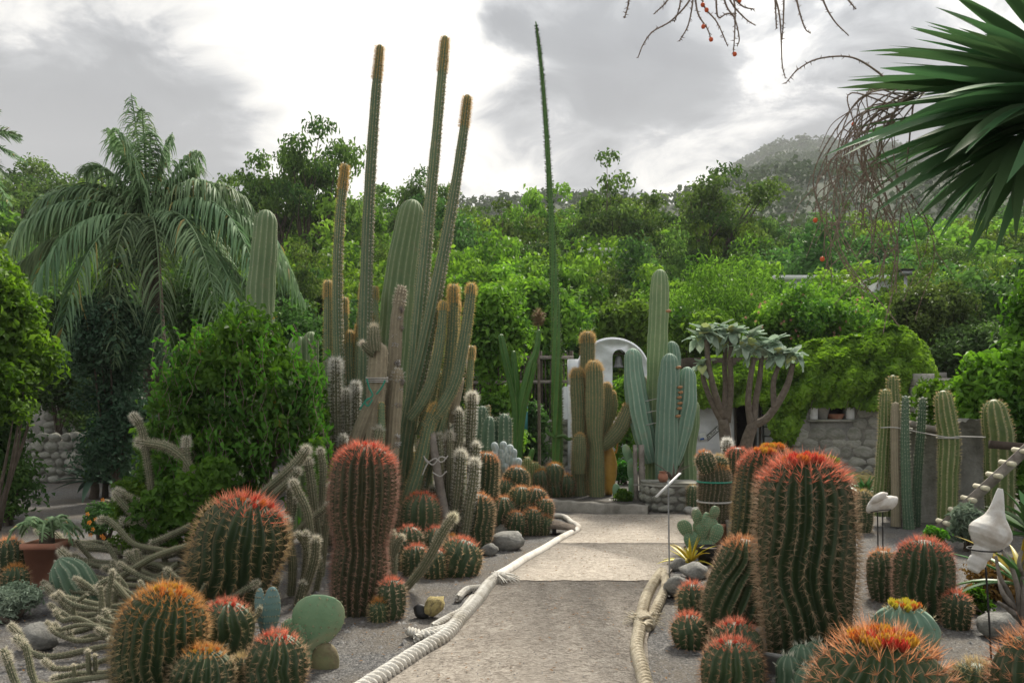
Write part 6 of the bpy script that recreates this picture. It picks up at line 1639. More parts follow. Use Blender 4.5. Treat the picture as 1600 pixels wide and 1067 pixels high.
for u, w, lb in ((1003, 0.05, 'grey weathered post propping the left arm of the cardon'), (993, 0.035, 'thin brown post left of the grey prop')):
    t = thing('wooden_stake', lb, 'stake', P(u, 790, 13.2) * [1, 1, 0] + [0, 0, 0.1])
    g2 = Geo(); tube(g2, [P(u + 2, 795, 13.2), P(u, 740, 13.2), P(u - 1, 695, 13.25)], w, 8); part('post', g2, M_GREYWOOD, t, True)
    g2 = Geo(); tube(g2, [P(u + 1, 757, 13.2) + [1.15 * w * math.cos(a), 1.15 * w * math.sin(a), 0] for a in np.linspace(0, 6.28, 9)], 0.008, 5, 20); part('cord', g2, M_CORDW, t)

# ---------------------------------------------------------------- right foreground barrels
barrel('huge upright barrel cactus with a red orange crown dominating the right foreground', 1262, 1046, 716, 150, lean=-6, n=23, crown='red', buds=(Rb, Ob), budn=20, nsp=7, lod=1.5, wav=0.10, twist=0.06,
       prof=[(0, 0.78), (0.15, 0.86), (0.35, 0.96), (0.6, 1.0), (0.85, 0.98), (1, 0.93)], spacing=0.038, redfrom=0.78, budsize=0.05, name='column_barrel_cactus')
barrel('tall barrel cactus with amber spines half hidden behind the huge one', 1172, 930, 704, 78, lean=22, n=20, crown='red', buds=(Ob, Yb), budn=14, nsp=7, Y=6.5, redfrom=0.7, budsize=0.045)
barrel('barrel cactus with an orange flower ring behind the huge one', 1208, 905, 698, 70, lean=0, n=20, crown='orange', buds=(Ob, Yb), budn=18, nsp=7, Y=7.4, budsize=0.05)
barrel('twisted leaning barrel cactus with swirling ribs left of the huge one', 1140, 1000, 842, 96, lean=26, n=18, crown='orange', twist=1.05, nsp=6, wav=0.12, prof=[(0, 0.8), (0.25, 1.0), (0.5, 0.98), (0.75, 0.8), (1, 0.58)], lod=1.1, width=0.0015)
barrel('small red crowned barrel cactus beside the angular rock', 1084, 972, 912, 48, lean=-3, n=14, crown='red', nsp=6, lod=0.6, Y=6.0)
barrel('small red crowned barrel cactus on the gravel right of the rope', 1080, 1014, 960, 54, lean=-6, n=14, crown='red', nsp=6, lod=0.7)
barrel('round barrel cactus with bright red crown spines at the pot of the huge one', 1150, 1050, 972, 84, n=16, crown='red', nsp=6, Y=4.85, buds=(Rb,), budn=3)
barrel('low round barrel cactus with pale radial spines at the bottom centre', 1145, 1105, 1000, 96, n=17, crown='red', nsp=6, Y=4.35, buds=(Rb,), budn=3)
barrel('close blurred barrel cactus crowded with orange buds at the bottom edge', 1380, 1200, 992, 216, n=22, crown='orange', nsp=6, Y=3.35, buds=(Ob, Yb, Rb, Yb), budn=44, budsize=0.045, redfrom=0.3, spine=0.06, spacing=0.04)
barrel('barrel cactus with orange spines cut by the right bottom corner', 1632, 1200, 990, 150, n=20, crown='orange', nsp=6, Y=3.5, redfrom=0.3, spine=0.055, spacing=0.04)
barrel('small yellow green ball cactus with dense pale spines at the bottom right', 1526, 1130, 1036, 84, n=15, crown='pale', nsp=9, Y=3.9, body_tint=(0.5, 0.42, 0.2))
barrel('round barrel cactus with a reddish crown in the right gravel bed', 1442, 968, 843, 88, lean=2, n=19, crown='red', nsp=6, redfrom=0.6)
barrel('smaller barrel cactus left of the round one in the right bed', 1382, 940, 860, 50, lean=-2, n=17, crown='orange', nsp=6, lod=0.7)
barrel('small pink spined ball cactus right of the round barrel', 1494, 984, 926, 44, n=14, crown='red', nsp=6, lod=0.6)
t = barrel('smooth blue green ball cactus with a ring of yellow fruits', 1413, 1022, 944, 106, n=13, crown='pale', nsp=2, Y=5.35, mat=K_CARDON, depth=0.26, spine=0.03, spacing=0.07, buds=(Lb, Lb, Ob), budn=15, budsize=0.045, body_tint=(0.5, 0.42, 0.28), redfrom=0.9)
barrel('barrel cactus with a yellow crown near the column cacti', 1346, 832, 766, 34, n=16, crown='pale', nsp=6, lod=0.6, buds=(Lb,), budn=6)
c = G(1240, 1046) + [0, 0.16, 0]
t = thing('plant_pot', 'grey pot rim around the foot of the huge barrel cactus', 'pot', c)
g2 = Geo(); lathe(g2, c, [(0.25, -0.02), (0.31, 0.10), (0.325, 0.115), (0.325, 0.135), (0.305, 0.135), (0.295, 0.09)], 32); part('rim', g2, M_GREYPOT, t, True)
t = thing('column_cactus', 'knobbly green cactus stubs at the foot of the huge barrel', 'cactus', P(1250, 1100, 4.3) * [1, 1, 0])
for u, vt, w, Y in ((1252, 1006, 44, 4.4), (1276, 1000, 40, 4.5), (1232, 1022, 40, 4.3), (1262, 1040, 44, 4.15), (1290, 1030, 36, 4.3)):
    pxstem(t, Y, [(u, HZ + F * 1.58 / Y, w), (u, vt + 40, w), (u, vt, w)], 'deep', n=9, slen=1.2)
# potted barrel with a green band
t = thing('banded_barrel_cactus', 'brownish barrel cactus bound with a green band in a pot by the path', 'cactus', P(1116, 838, 9.6) * [1, 1, 0])
fero(t, P(1116, 826, 9.6), P(1117, 722, 9.6), 25 * px(9.6), 'body', 24, 'amber', nsp=7, lod=0.8, mat=K_FERO2, body_tint=(0.36, 0.28, 0.22), depth=0.16, spacing=0.022, spine=0.03)
fero(t, P(1108, 738, 9.5), P(1097, 706, 9.5), 15 * px(9.5), 'side_head', 14, 'orange', nsp=8, lod=0.5)
fero(t, P(1122, 735, 9.6), P(1124, 712, 9.6), 14 * px(9.5), 'side_head', 14, 'pale', nsp=8, lod=0.5)
for v, m_, nm in ((752, M_HOSE, 'green_band'), (783, M_CORDW, 'grey_band')):
    g2 = Geo(); tube(g2, [P(1116, v, 9.6) + [26 * px(9.6) * math.cos(a), 26 * px(9.6) * math.sin(a), 0] for a in np.linspace(0, 6.283, 20)], 0.012, 6, 40, False); part(nm, g2, m_, t, True)
pot('brown clay pot under the banded barrel cactus', P(1116, 846, 9.6) * [1, 1, 0], [(0, 0), (0.14, 0), (0.19, 0.2), (0.21, 0.22), (0.21, 0.25), (0.19, 0.25)], M_TERRA)
barrel('dark red crowned barrel cactus right of the banded one', 1152, 850, 699, 36, n=16, crown='red', nsp=6, lod=0.6, Y=9.9)
t = thing('old_man_cactus', 'small white edged cactus tip behind the banded barrel', 'cactus', P(1137, 830, 10.3) * [1, 1, 0])
pxstem(t, 10.3, [(1137, 832, 14), (1136, 740, 15), (1136, 686, 11)], 'white', wool=(0.82, 0.8, 0.75))
pot('small grey bucket behind the opuntia', P(1150, 842, 9.4) * [1, 1, 0], [(0, 0), (0.09, 0), (0.12, 0.28), (0.125, 0.29)], M_GREYPOT, 'bucket', 'bucket')
# golden agave, opuntia, black pot, sign stake
GB = [blade_mesh('blade_gold%d' % i, L_GOLD, 0.36, 0.022, b_, 0.4, thick=0.006) for i, b_ in enumerate((0.1, 0.3, 0.5))]
rosette('spiky golden yellow agave at the right edge of the path', G(1082, 886) + [0, 0.1, 0.0], GB, 22, (8, 80), (0.75, 1.1))
t = thing('prickly_pear', 'clumped green prickly pear in a black pot behind the golden agave', 'cactus', P(1100, 870, 8.8) * [1, 1, 0] + [0, 0, 0.1])
for a, b, w in (((1104, 872), (1102, 840), 26), ((1098, 845), (1092, 812), 24), ((1106, 845), (1112, 806), 26), ((1112, 850), (1124, 818), 24), ((1090, 862), (1075, 830), 26), ((1076, 838), (1065, 812), 22), ((1092, 820), (1086, 795), 16), ((1114, 812), (1118, 790), 18), ((1102, 830), (1104, 800), 20)):
    pad(t, P(*a, 8.8), P(*b, 8.8), w * px(8.8), 0.04, M_PAD, face=(random.uniform(-.6, .6), -1, 0.1))
pot('black plastic pot at the foot of the prickly pear', G(1112, 884) + [0, 0.12, 0], [(0, 0), (0.10, 0), (0.135, 0.17), (0.14, 0.18)], M_BLACKPOT)
t = thing('sign_stake', 'thin grey stake with a slanting white plate at the right path edge', 'sign', G(1046, 905))
Y = gY(905)
g2 = Geo(); tube(g2, [P(1046, 906, Y), P(1044, 752, Y)], 0.008, 6); part('stake', g2, M_GALV, t, True)
g2 = Geo(); bar(g2, P(1025, 776, Y), P(1063, 739, Y), 0.13, 0.010, (-0.7, 0.10, 0.7)); part('plate', g2, M_WHITE, t)
c = P(1036, 756, 12.6); c[2] = 0.456
t = pot('small clay pot on the stone pedestal', c, [(0, 0), (0.05, 0), (0.085, 0.06), (0.07, 0.13), (0.05, 0.15), (0.07, 0.17)], M_TERRA, 'clay_pot')
t = thing('dead_plant', 'tangle of dry brown branches on the stone pedestal', 'plant', c + [0.16, 0.05, 0])
for i in range(16):
    a = random.uniform(-1.2, 1.2); L = random.uniform(0.15, 0.36); q = c + [0.16, 0.05, 0]
    g2 = Geo(); tube(g2, [q, q + [L * 0.5 * math.sin(a), random.uniform(-.08, .08), L * 0.6], q + [L * math.sin(a), random.uniform(-.1, .1), L * random.uniform(0.6, 1.0)]], [0.014, 0.010, 0.004], 5); part('branch', g2, M_BARKB, t, True)
barrel('little green ball cactus at the pedestal corner', 1082, 800, 758, 20, n=12, crown='pale', nsp=3, lod=0.4, Y=12.3, zb=0.0)

# ---------------------------------------------------------------- felt leaved trees by the door
def felt_mesh(i):
    g = Geo(); m, k = 7, 5
    tt = np.linspace(0, 1, m)
    wd = 0.32 * np.sin(np.clip(tt * 0.9 + 0.08, 0, 1) * math.pi) ** 0.7
    V = []
    for a, w in zip(tt, wd):
        for b in np.linspace(-1, 1, k):
            V.append((a, b * w, -0.38 * a ** 2 + 0.14 * w * abs(b) * 2 + 0.05 * math.sin(a * 9 + b * 3 + i)))
    g.add(V, grid_faces(m, k, False), var=np.full(m * k, [0.2, 0.55, 0.8, 0.98][i]))
    return g.mesh('felt_leaf', L_FELT, True)
FELT = [felt_mesh(i) for i in range(4)]
def felt_tree(label, base, limbs, heads, Y):
    t = thing('felt_leaf_tree', label, 'tree', P(base[0], 745, Y) * [1, 1, 0])
    for pp in limbs:
        g2 = Geo(); tube(g2, [P(u, v, Y + d) for u, v, w, d in pp], [w / 2 * px(Y) for u, v, w, d in pp], 8)
        part('limb', g2, M_BARKB, t, True)
    off = np.array(t.location)
    for u, v, d, n_, s in heads:
        c = P(u, v, Y + d)
        for i in range(int(n_ * 1.6)):
            s_k = 0.82
            a = i * 2.4 + random.uniform(-.3, .3); e = math.radians(random.uniform(-45, 65)); q = s * s_k * random.uniform(0.6, 1.2)
            link('leaf', FELT[3 if (i % 13 == 7) else i % 3], t, tuple(c - off + [0, 0, 0.02 * i / n_]), (random.uniform(-.3, .3), -e, a), (q, q, q))
    return t
felt_tree('left of two felt leaved trees with bare limbs before the dark doorway', (1134,), [
    [(1140, 760, 20, 0), (1134, 690, 19, 0), (1130, 655, 17, 0)], [(1130, 660, 13, 0), (1112, 628, 9, 0), (1100, 596, 8, 0), (1098, 578, 7, 0)], [(1130, 655, 12, 0), (1116, 610, 10, -.1), (1107, 570, 9, -.1), (1104, 530, 8, -.1)],
    [(1131, 655, 12, 0), (1134, 610, 10, .1), (1132, 570, 8, .15), (1134, 540, 7, .15)], [(1136, 660, 12, 0), (1142, 610, 9, 0), (1141, 560, 8, -.1), (1143, 530, 7, -.1)]],
    [(1097, 572, 0, 11, 0.34), (1104, 524, -.1, 14, 0.40), (1134, 532, .15, 12, 0.38), (1144, 522, -.1, 15, 0.42), (1122, 520, 0.2, 11, 0.38), (1092, 530, .1, 8, 0.33)], 15.6)
felt_tree('right of two felt leaved trees with a low forking trunk by the ladder', (1165,), [
    [(1160, 750, 22, 0), (1166, 695, 20, 0), (1177, 662, 17, 0)], [(1174, 668, 12, 0), (1169, 630, 10, 0), (1172, 595, 9, 0), (1178, 558, 8, 0)], [(1177, 662, 12, 0), (1181, 625, 10, .1), (1187, 590, 9, .1), (1190, 556, 7, .1)],
    [(1176, 664, 14, 0), (1196, 655, 12, -.05), (1214, 632, 11, -.1), (1230, 602, 10, -.1), (1239, 568, 8, -.1)], [(1210, 638, 10, -.1), (1208, 610, 9, 0), (1210, 590, 8, 0), (1219, 566, 7, 0)]],
    [(1178, 548, 0, 14, 0.40), (1192, 545, .1, 12, 0.38), (1240, 556, -.1, 14, 0.36), (1219, 556, 0, 13, 0.38), (1205, 540, .2, 12, 0.40), (1172, 530, .15, 11, 0.38), (1160, 545, -.1, 8, 0.34)], 15.4)

# dry grass, green agaves
t = thing('dry_grass', 'tuft of straw coloured ornamental grass against the masonry wall', 'grass', P(1375, 745, 15.2) * [1, 1, 0])
g2 = Geo(); b0 = np.array(t.location)
for i in range(420):
    a = random.uniform(0, 6.28); L = random.uniform(0.5, 1.15); h = L * random.uniform(0.35, 0.75)
    k = np.linspace(0, 1, 6); o = np.array([math.cos(a), math.sin(a), 0])
    pts = b0 + rng.normal(size=3) * [0.06, 0.06, 0] + np.outer(k * L * 0.75, o) + np.outer(h * (1.6 * k - 1.25 * k ** 2), [0, 0, 1])
    strip(g2, pts, 0.007 * (1 - k ** 2) + 0.0015, (o[1], -o[0], 0.6), random.uniform(0, 0.9))
part('blades', g2, L_STRAW, t, kind='stuff')
AG = [blade_mesh('blade_green%d' % i, L_AGAVE, 0.45, 0.052, b_, 0.3, thick=0.012, base=0.75) for i, b_ in enumerate((0.05, 0.2, 0.4))]
AGB = [blade_mesh('blade_blue%d' % i, L_AGAVB, 0.62, 0.05, b_, 0.3, thick=0.012, base=0.75) for i, b_ in enumerate((0.05, 0.25, 0.5))]
rosette('bright green smooth agave in front of the straw grass', P(1350, 776, 13.0) * [1, 1, 0] + [0, 0, 0.15], AG, 24, (5, 80), (0.8, 1.1))
rosette('bright green agave cut by the right frame edge', P(1618, 850, 8.6) * [1, 1, 0] + [0, 0, 0.2], AG, 24, (5, 80), (1.3, 1.7))
rosette('big blue green agave on the left in front of the rubble wall', P(146, 768, 14.3) * [1, 1, 0] + [0, 0, 0.30], AGB, 34, (-5, 85), (1.0, 1.35))
t = thing('agave_stem', 'short woody stem under the blue green agave', 'stem', P(146, 768, 14.3) * [1, 1, 0])
g2 = Geo(); q = np.array(t.location); tube(g2, [q, q + [0.03, 0, 0.18], q + [0, 0, 0.36]], [0.09, 0.075, 0.07], 8); part('stump', g2, M_BARK, t, True)
t.name = 'woody_stump'; t['category'] = 'stump'

# ---------------------------------------------------------------- column cacti and tufa blocks on the right
t = thing('tufa_block', 'large rough grey tufa block behind the thin column cacti', 'stone block', P(1440, 832, 11.3) * [1, 1, 0])
def slab_block(t, u0, u1, vt, Y, d, seed):
    r = np.random.default_rng(seed)
    x0, x1 = (u0 - CX) * px(Y), (u1 - CX) * px(Y); z1 = EYE - (vt - HZ) * px(Y)
    k = 14; g = Geo()
    n_ = np.linspace(0, 1, k)
    prof = [(x0 + (x1 - x0) * f, z1 - 0.10 * abs(2 * f - 1) ** 6 + r.normal() * 0.012) for f in n_]
    poly = [(x0 - 0.02, -0.08)] + [(x0 + r.normal() * 0.012, z1 * f) for f in (0.3, 0.6)] + prof + [(x1 + r.normal() * 0.012, z1 * f) for f in (0.6, 0.3)] + [(x1 + 0.02, -0.08)]
    extrude(g, poly, Y, Y + d)
    part('block', g, M_TUFA, t)
slab_block(t, 1412, 1470, 668, 11.3, 0.5, 1)
t = thing('tufa_block', 'large rough grey tufa block between the two thickest columns', 'stone block', P(1520, 820, 11.1) * [1, 1, 0])
slab_block(t, 1492, 1566, 656, 11.1, 0.55, 2)
COLS = [('ribbed green column with a bare lower stem, leftmost of the right hand group', 11.0, [(1372, 806, 20), (1378, 740, 20), (1382, 680, 19), (1383, 640, 18), (1383, 608, 14)], 'green'),
        ('ribbed green column rising behind the leftmost one', 11.3, [(1388, 806, 20), (1392, 700, 20), (1395, 640, 20), (1395, 586, 16)], 'green'),
        ('scarred grey column with white marks', 10.8, [(1400, 822, 15), (1400, 740, 15), (1399, 660, 14), (1399, 628, 10)], 'cork'),
        ('slim blue green column with a furry tip', 10.7, [(1420, 826, 17), (1416, 760, 15), (1414, 690, 13), (1415, 618, 9)], 'deep'),
        ('slim dark column leaning on the tufa block', 10.9, [(1431, 822, 14), (1434, 740, 13), (1440, 660, 12), (1442, 620, 9)], 'deep'),
        ('stout yellow green column with a curved tip', 10.5, [(1480, 838, 28), (1481, 760, 30), (1483, 690, 31), (1478, 650, 30), (1473, 610, 22)], 'green'),
        ('thickest green column with a flat scarred top at the right', 10.4, [(1562, 845, 38), (1562, 760, 42), (1562, 690, 44), (1556, 655, 40), (1552, 624, 28)], 'green')]
for lb, Y, pp, s in COLS:
    t = thing('column_cactus', lb, 'cactus', P(pp[0][0], 840, Y) * [1, 1, 0])
    pxstem(t, Y, pp, s, slen=1.2)
for v, u0, u1, Y, lb in ((730, 1376, 1560, 10.25, 'thin white cord tied across the column cacti'),):
    t = thing('cord', lb, 'cord', P(u0, v, Y))
    g2 = Geo(); tube(g2, [P(1376, 668, 10.8), P(1400, 668, 10.7), P(1440, 676, 10.75), P(1480, 683, 10.3), P(1500, 682, 10.32), P(1540, 683, 10.2)], 0.008, 5, 40); part('line', g2, M_CORDW, t, True)
    for u in (1480,):
        g2 = Geo(); tube(g2, [P(1481, 684, 10.5) + [0.135 * math.cos(a), 0.135 * math.sin(a), 0] for a in np.linspace(0, 6.28, 14)], 0.008, 5, 30); part('loop', g2, M_CORDW, t, True)
t = thing('wooden_beam', 'weathered beam lying behind the slim columns', 'beam', P(1425, 665, 11.0))
g2 = Geo(); bar(g2, P(1422, 662, 11.15), P(1478, 676, 11.15), 0.09, 0.09); part('timber', g2, M_GREYWOOD, t)
t = thing('wooden_beam', 'dark horizontal beam fixed to the thickest column at the right edge', 'beam', P(1545, 695, 10.1))
g2 = Geo(); bar(g2, P(1546, 694, 10.05), P(1640, 702, 9.9), 0.09, 0.10); part('timber', g2, M_DARKWOOD, t)
g2 = Geo(); bar(g2, P(1640, 700, 9.95), P(1640, 700, 9.95) * [1, 1, 0], 0.09, 0.09, (0, 1, 0)); part('post', g2, M_DARKWOOD, t)
t = thing('pegged_beam', 'weathered sloping beam with a row of pale pegs on the right', 'beam', G(1450, 845))
a, b = P(1448, 846, 9.6), P(1640, 668, 9.0)
g2 = Geo(); bar(g2, a, b, 0.07, 0.11); part('rail', g2, M_GREYWOOD, t)
for i in range(9):
    f = 0.04 + i * 0.105; q, w_ = a + (b - a) * f + [0, -0.13, 0.04], a + (b - a) * f + [0, 0.13, 0.05]
    g2 = Geo(); tube(g2, [q, w_], 0.03, 8); part('peg', g2, M_PALEWOOD, t, True)
bush('silvery rosette leaved bush under the sloping pegged beam', 1512, 786, 862, 66, 9.0, L_SILVER, 17, 30, 60, 13, 330, aspect=0.18, shell=0.3)
bush('low green weeds at the foot of the sloping pegged beam', 1462, 820, 858, 40, 8.9, L_BRIGHT, 8, 14, 30, 9, 331)

# ---------------------------------------------------------------- shell and driftwood ornaments on stakes
Y = gY(1032)
t = thing('shell_ornament', 'large white conch shell set upright on a thin stake', 'shell', G(1550, 1032))
prof = [(0.0, 16), (0.10, 27), (0.16, 24), (0.22, 31), (0.27, 28), (0.33, 44), (0.40, 58), (0.47, 62), (0.53, 56), (0.60, 42), (0.66, 30), (0.74, 22), (0.85, 16), (0.95, 11), (1.0, 7)]
a, b = np.array([1519, 892]), np.array([1563, 763])
pts, rad = [], []
for f in np.linspace(0, 1, 56):
    w = np.interp(f, *zip(*prof)) + 0.8 * math.sin(f * 105) * (f < 0.36)
    q = a + (b - a) * f; pts.append(P(q[0] + 10 * math.sin(f * math.pi) * 0.8, q[1], Y)); rad.append(w / 2 * px(Y))
g2 = Geo(); tube(g2, pts, rad, 22, 120); part('shell', g2, M_SHELL, t, True)
g2 = Geo(); tube(g2, [P(1549, 1034, Y), P(1545, 960, Y), P(1540, 885, Y)], 0.006, 6); part('stake', g2, M_METAL, t, True)
g2 = Geo(); tube(g2, [P(1538, 860, Y) + [24 * px(Y) * math.cos(q), 24 * px(Y) * math.sin(q), 0.01] for q in np.linspace(0, 6.28, 16)], 0.005, 5, 30); part('ring', g2, M_METAL, t, True)
Y = gY(905)
t = thing('shell_ornament', 'pale bird shaped shell resting on two thin dark rods', 'shell', G(1378, 905))
g2 = Geo(); tube(g2, [P(1355, 800, Y), P(1362, 793, Y), P(1372, 788, Y), P(1386, 786, Y), P(1396, 781, Y), P(1402, 777, Y)], [0.015, 0.05, 0.075, 0.07, 0.05, 0.012], 10, 24); part('shell_body', g2, M_SKULL, t, True)
g2 = Geo(); tube(g2, [P(1358, 790, Y), P(1368, 781, Y - 0.03), P(1378, 774, Y - 0.03), P(1386, 771, Y)], [0.012, 0.04, 0.035, 0.010], 8, 18); part('shell_lip', g2, M_SKULL, t, True)
for u in (1372, 1380):
    g2 = Geo(); tube(g2, [P(u, 905 if u > 1375 else 872, Y), P(u - 1, 790, Y)], 0.006, 6); part('rod', g2, M_METAL, t, True)
g2 = Geo(); tube(g2, [P(1360, 800, Y - 0.06), P(1376, 797, Y - 0.09), P(1392, 796, Y - 0.05)], 0.005, 5); part('cradle', g2, M_METAL, t, True)

# ---------------------------------------------------------------- right corner plants
t = thing('aloe', 'aloe with long yellow green leaves at the right edge', 'aloe', P(1600, 960, 6.0) * [1, 1, 0] + [0, 0, 0.25])
AL = [blade_mesh('blade_aloe%d' % i, L_GOLD if i == 2 else L_AGAVE, 0.55, 0.024, b_, 0.4, thick=0.008, base=0.8) for i, b_ in enumerate((0.2, 0.45, 0.3))]
rosette('', None, AL, 22, (5, 75), (0.8, 1.2), parent=t)
t = thing('dry_branches', 'twisted grey bare branches in front of the brown bush at the right edge', 'branches', P(1585, 975, 5.9) * [1, 1, 0])
for pp in ([(1590, 975), (1578, 930), (1562, 900), (1556, 868)], [(1590, 975), (1592, 930), (1582, 890), (1570, 866), (1560, 852)], [(1595, 975), (1600, 930), (1596, 890), (1604, 868)], [(1586, 950), (1566, 925), (1560, 900)], [(1592, 935), (1600, 905), (1592, 880), (1600, 850)], [(1588, 960), (1572, 948), (1560, 940)]):
    g2 = Geo(); tube(g2, [P(u, v, 5.9 + random.uniform(-.1, .1)) for u, v in pp], np.linspace(0.024, 0.010, len(pp)), 7); part('branch', g2, M_GREYWOOD, t, True)
bush('brown dry bush behind the conch shell stake', 1556, 865, 965, 90, 6.7, L_RUST, 8, 40, 90, 18, 332)
bush('tuft of green grass beside the pink ball cactus', 1525, 915, 975, 44, 6.3, L_BRIGHT, 16, 18, 30, 9, 333, aspect=0.1)

# ---------------------------------------------------------------- left edge pots and plants
c = G(58, 922) + [0, 0.15, 0]
t = thing('plant_pot', 'square terracotta pot with a small cycad at the left edge', 'pot', c)
g2 = Geo(); r0, r1, h = 0.10, 0.135, 0.36
V = [(c[0] + sx * r, c[1] + sy * r, z) for r, z in ((r0, 0), (r1, h), (r1 + 0.02, h), (r1 + 0.02, h + 0.05), (r1 - 0.01, h + 0.05), (r1 - 0.02, h)) for sx, sy in ((-1, -1), (1, -1), (1, 1), (-1, 1))]
g2.add(V, grid_faces(6, 4)); part('body', g2, M_TERRA, t)
t = thing('cycad', 'small cycad with drooping dark fronds in the terracotta pot', 'cycad', c + [0, 0, 0.36])
g2 = Geo(); tube(g2, [c + [0, 0, 0.35], c + [0, 0, 0.5]], [0.07, 0.06], 8); part('trunk', g2, M_BARK, t, True)
for i in range(15):
    g2 = Geo(); frond_geo(g2, c + [0, 0, 0.48], i * 2.4, math.radians(random.uniform(25, 65)), random.uniform(0.4, 0.6), random.uniform(0.6, 0.9), 28, 0.09, 0.005, 0.35); part('frond', g2, L_PALM, t)
t = barrel('small reddish barrel cactus at the left frame edge beside the pot', 14, 920, 842, 46, n=15, crown='orange', nsp=6, lod=0.6)
barrel('round spiny ball cactus below the reddish one at the left edge', 24, 930, 884, 40, n=14, crown='amber', nsp=6, lod=0.6, Y=6.9)
bush('soft silvery green cushion shrub at the left edge', 22, 906, 985, 88, 6.1, L_SILVER, 8, 44, 120, 16, 334, aspect=0.3, droop=0.0)
t = thing('crested_cactus', 'dark ribbed crest of a cactus paddle behind the creeping stems', 'cactus', P(125, 960, 6.4) * [1, 1, 0])
pxstem(t, 6.4, [(140, 948, 44), (125, 925, 60), (108, 898, 58), (92, 872, 34)], 'deep', n=14, slen=0.8)
bush('low leafy green plant among the creeping stems', 205, 745, 850, 70, 7.9, L_BRIGHT, 9, 30, 60, 16, 335)

# ---------------------------------------------------------------- sword leaved tree top at the upper right
YX = 4.0
head = P(1640, 135, YX)
base = np.array([head[0] + 0.25, YX + 0.25, 0.0])
t = thing('dracaena_tree', 'sword leaved tree whose dark leaf head fills the upper right corner', 'tree', base)
g2 = Geo(); tube(g2, [base, base + [0.05, 0, 1.2], base + [-0.02, -0.1, 2.4], head], [0.17, 0.13, 0.11, 0.08], 12); part('trunk', g2, M_BARKB, t, True)
SW = [blade_mesh('blade_sword%d' % i, L_YUCCA, 1.0, 0.040, b_, 0.25, 12, base=0.6) for i, b_ in enumerate((0.06, 0.18, 0.34))]
def sword(u, v, d, k, c=head, s=1.0):
    """leaf from the head towards the point seen at (u, v), d metres nearer or farther"""
    e = P(u, v, YX + d) - c; L = np.linalg.norm(e)
    b_ = (0.06, 0.18, 0.34)[k]
    el = math.asin(np.clip((e[2] + L * b_ * 0.6) / L, -1, 1)); az = math.atan2(e[1], e[0])
    o = link('leaf', SW[k], t, tuple(c - base), (random.uniform(-0.6, 0.6), -el, az), (L * 1.03, L * 0.9 * s + 0.1, L))
for u, v, d, k in [(1300, 128, -.2, 0), (1338, 205, .1, 1), (1375, 92, -.1, 0), (1460, 12, .1, 0), (1480, -30, -.2, 0), (1365, 80, .3, 1), (1318, 205, -.3, 1), (1390, 160, .2, 0), (1340, 125, .3, 0), (1415, 140, -.3, 0), (1310, 280, .1, 2), (1345, 240, -.2, 1), (1330, 270, .3, 1), (1365, 330, -.1, 2),
                   (1400, 360, .2, 2), (1385, 300, -.3, 1), (1420, 325, .1, 1), (1460, 335, -.2, 2), (1440, 380, .3, 1), (1500, 375, 0, 2), (1545, 385, -.2, 1), (1470, 290, .3, 1), (1410, 250, 0, 0), (1355, 160, .4, 1), (1560, -60, .1, 0), (1520, -80, -.3, 0), (1600, -90, .2, 0), (1450, 60, .4, 0),
                   (1395, 210, .5, 1), (1430, 200, -.5, 0), (1480, 230, -.5, 1), (1520, 300, -.5, 2), (1590, 380, .3, 2), (1620, 400, -.2, 1), (1560, 300, .5, 2), (1700, 420, .1, 1), (1760, 350, .2, 1), (1850, 250, 0, 1), (1900, 120, .3, 0), (1850, 20, -.2, 0), (1760, -60, .2, 0), (1680, -100, 0, 0),
                   (1480, 150, -.8, 0), (1540, 200, -.9, 1), (1600, 260, -.9, 1), (1700, 200, -1.0, 1), (1640, 60, -.8, 0), (1560, 60, -.7, 0), (1700, 150, 1.0, 1), (1560, 200, 1.0, 1), (1600, 60, 1.0, 0), (1380, 250, .6, 2), (1350, 300, .4, 1), (1400, 305, -.4, 2), (1435, 345, .5, 2), (1370, 265, .1, 1), (1490, 335, .4, 1), (1330, 175, .0, 0), (1350, 215, .5, 1), (1420, 100, .2, 0), (1405, 60, -.3, 0), (1440, 30, .4, 0), (1500, 20, -.5, 0), (1400, 275, -.1, 2), (1445, 310, -.3, 1), (1380, 180, -.4, 1), (1520, 345, .2, 2), (1560, 340, -.3, 2), (1475, 350, .1, 2)] * 2:
    u += random.uniform(-26, 26); v += random.uniform(-22, 22); d += random.uniform(-.25, .25)
    sword(u, v, d, k, head + np.array([0, 0, -0.0012 * max(0, min(v, 330) - 120) + 0.0012 * max(0, 100 - v)]))
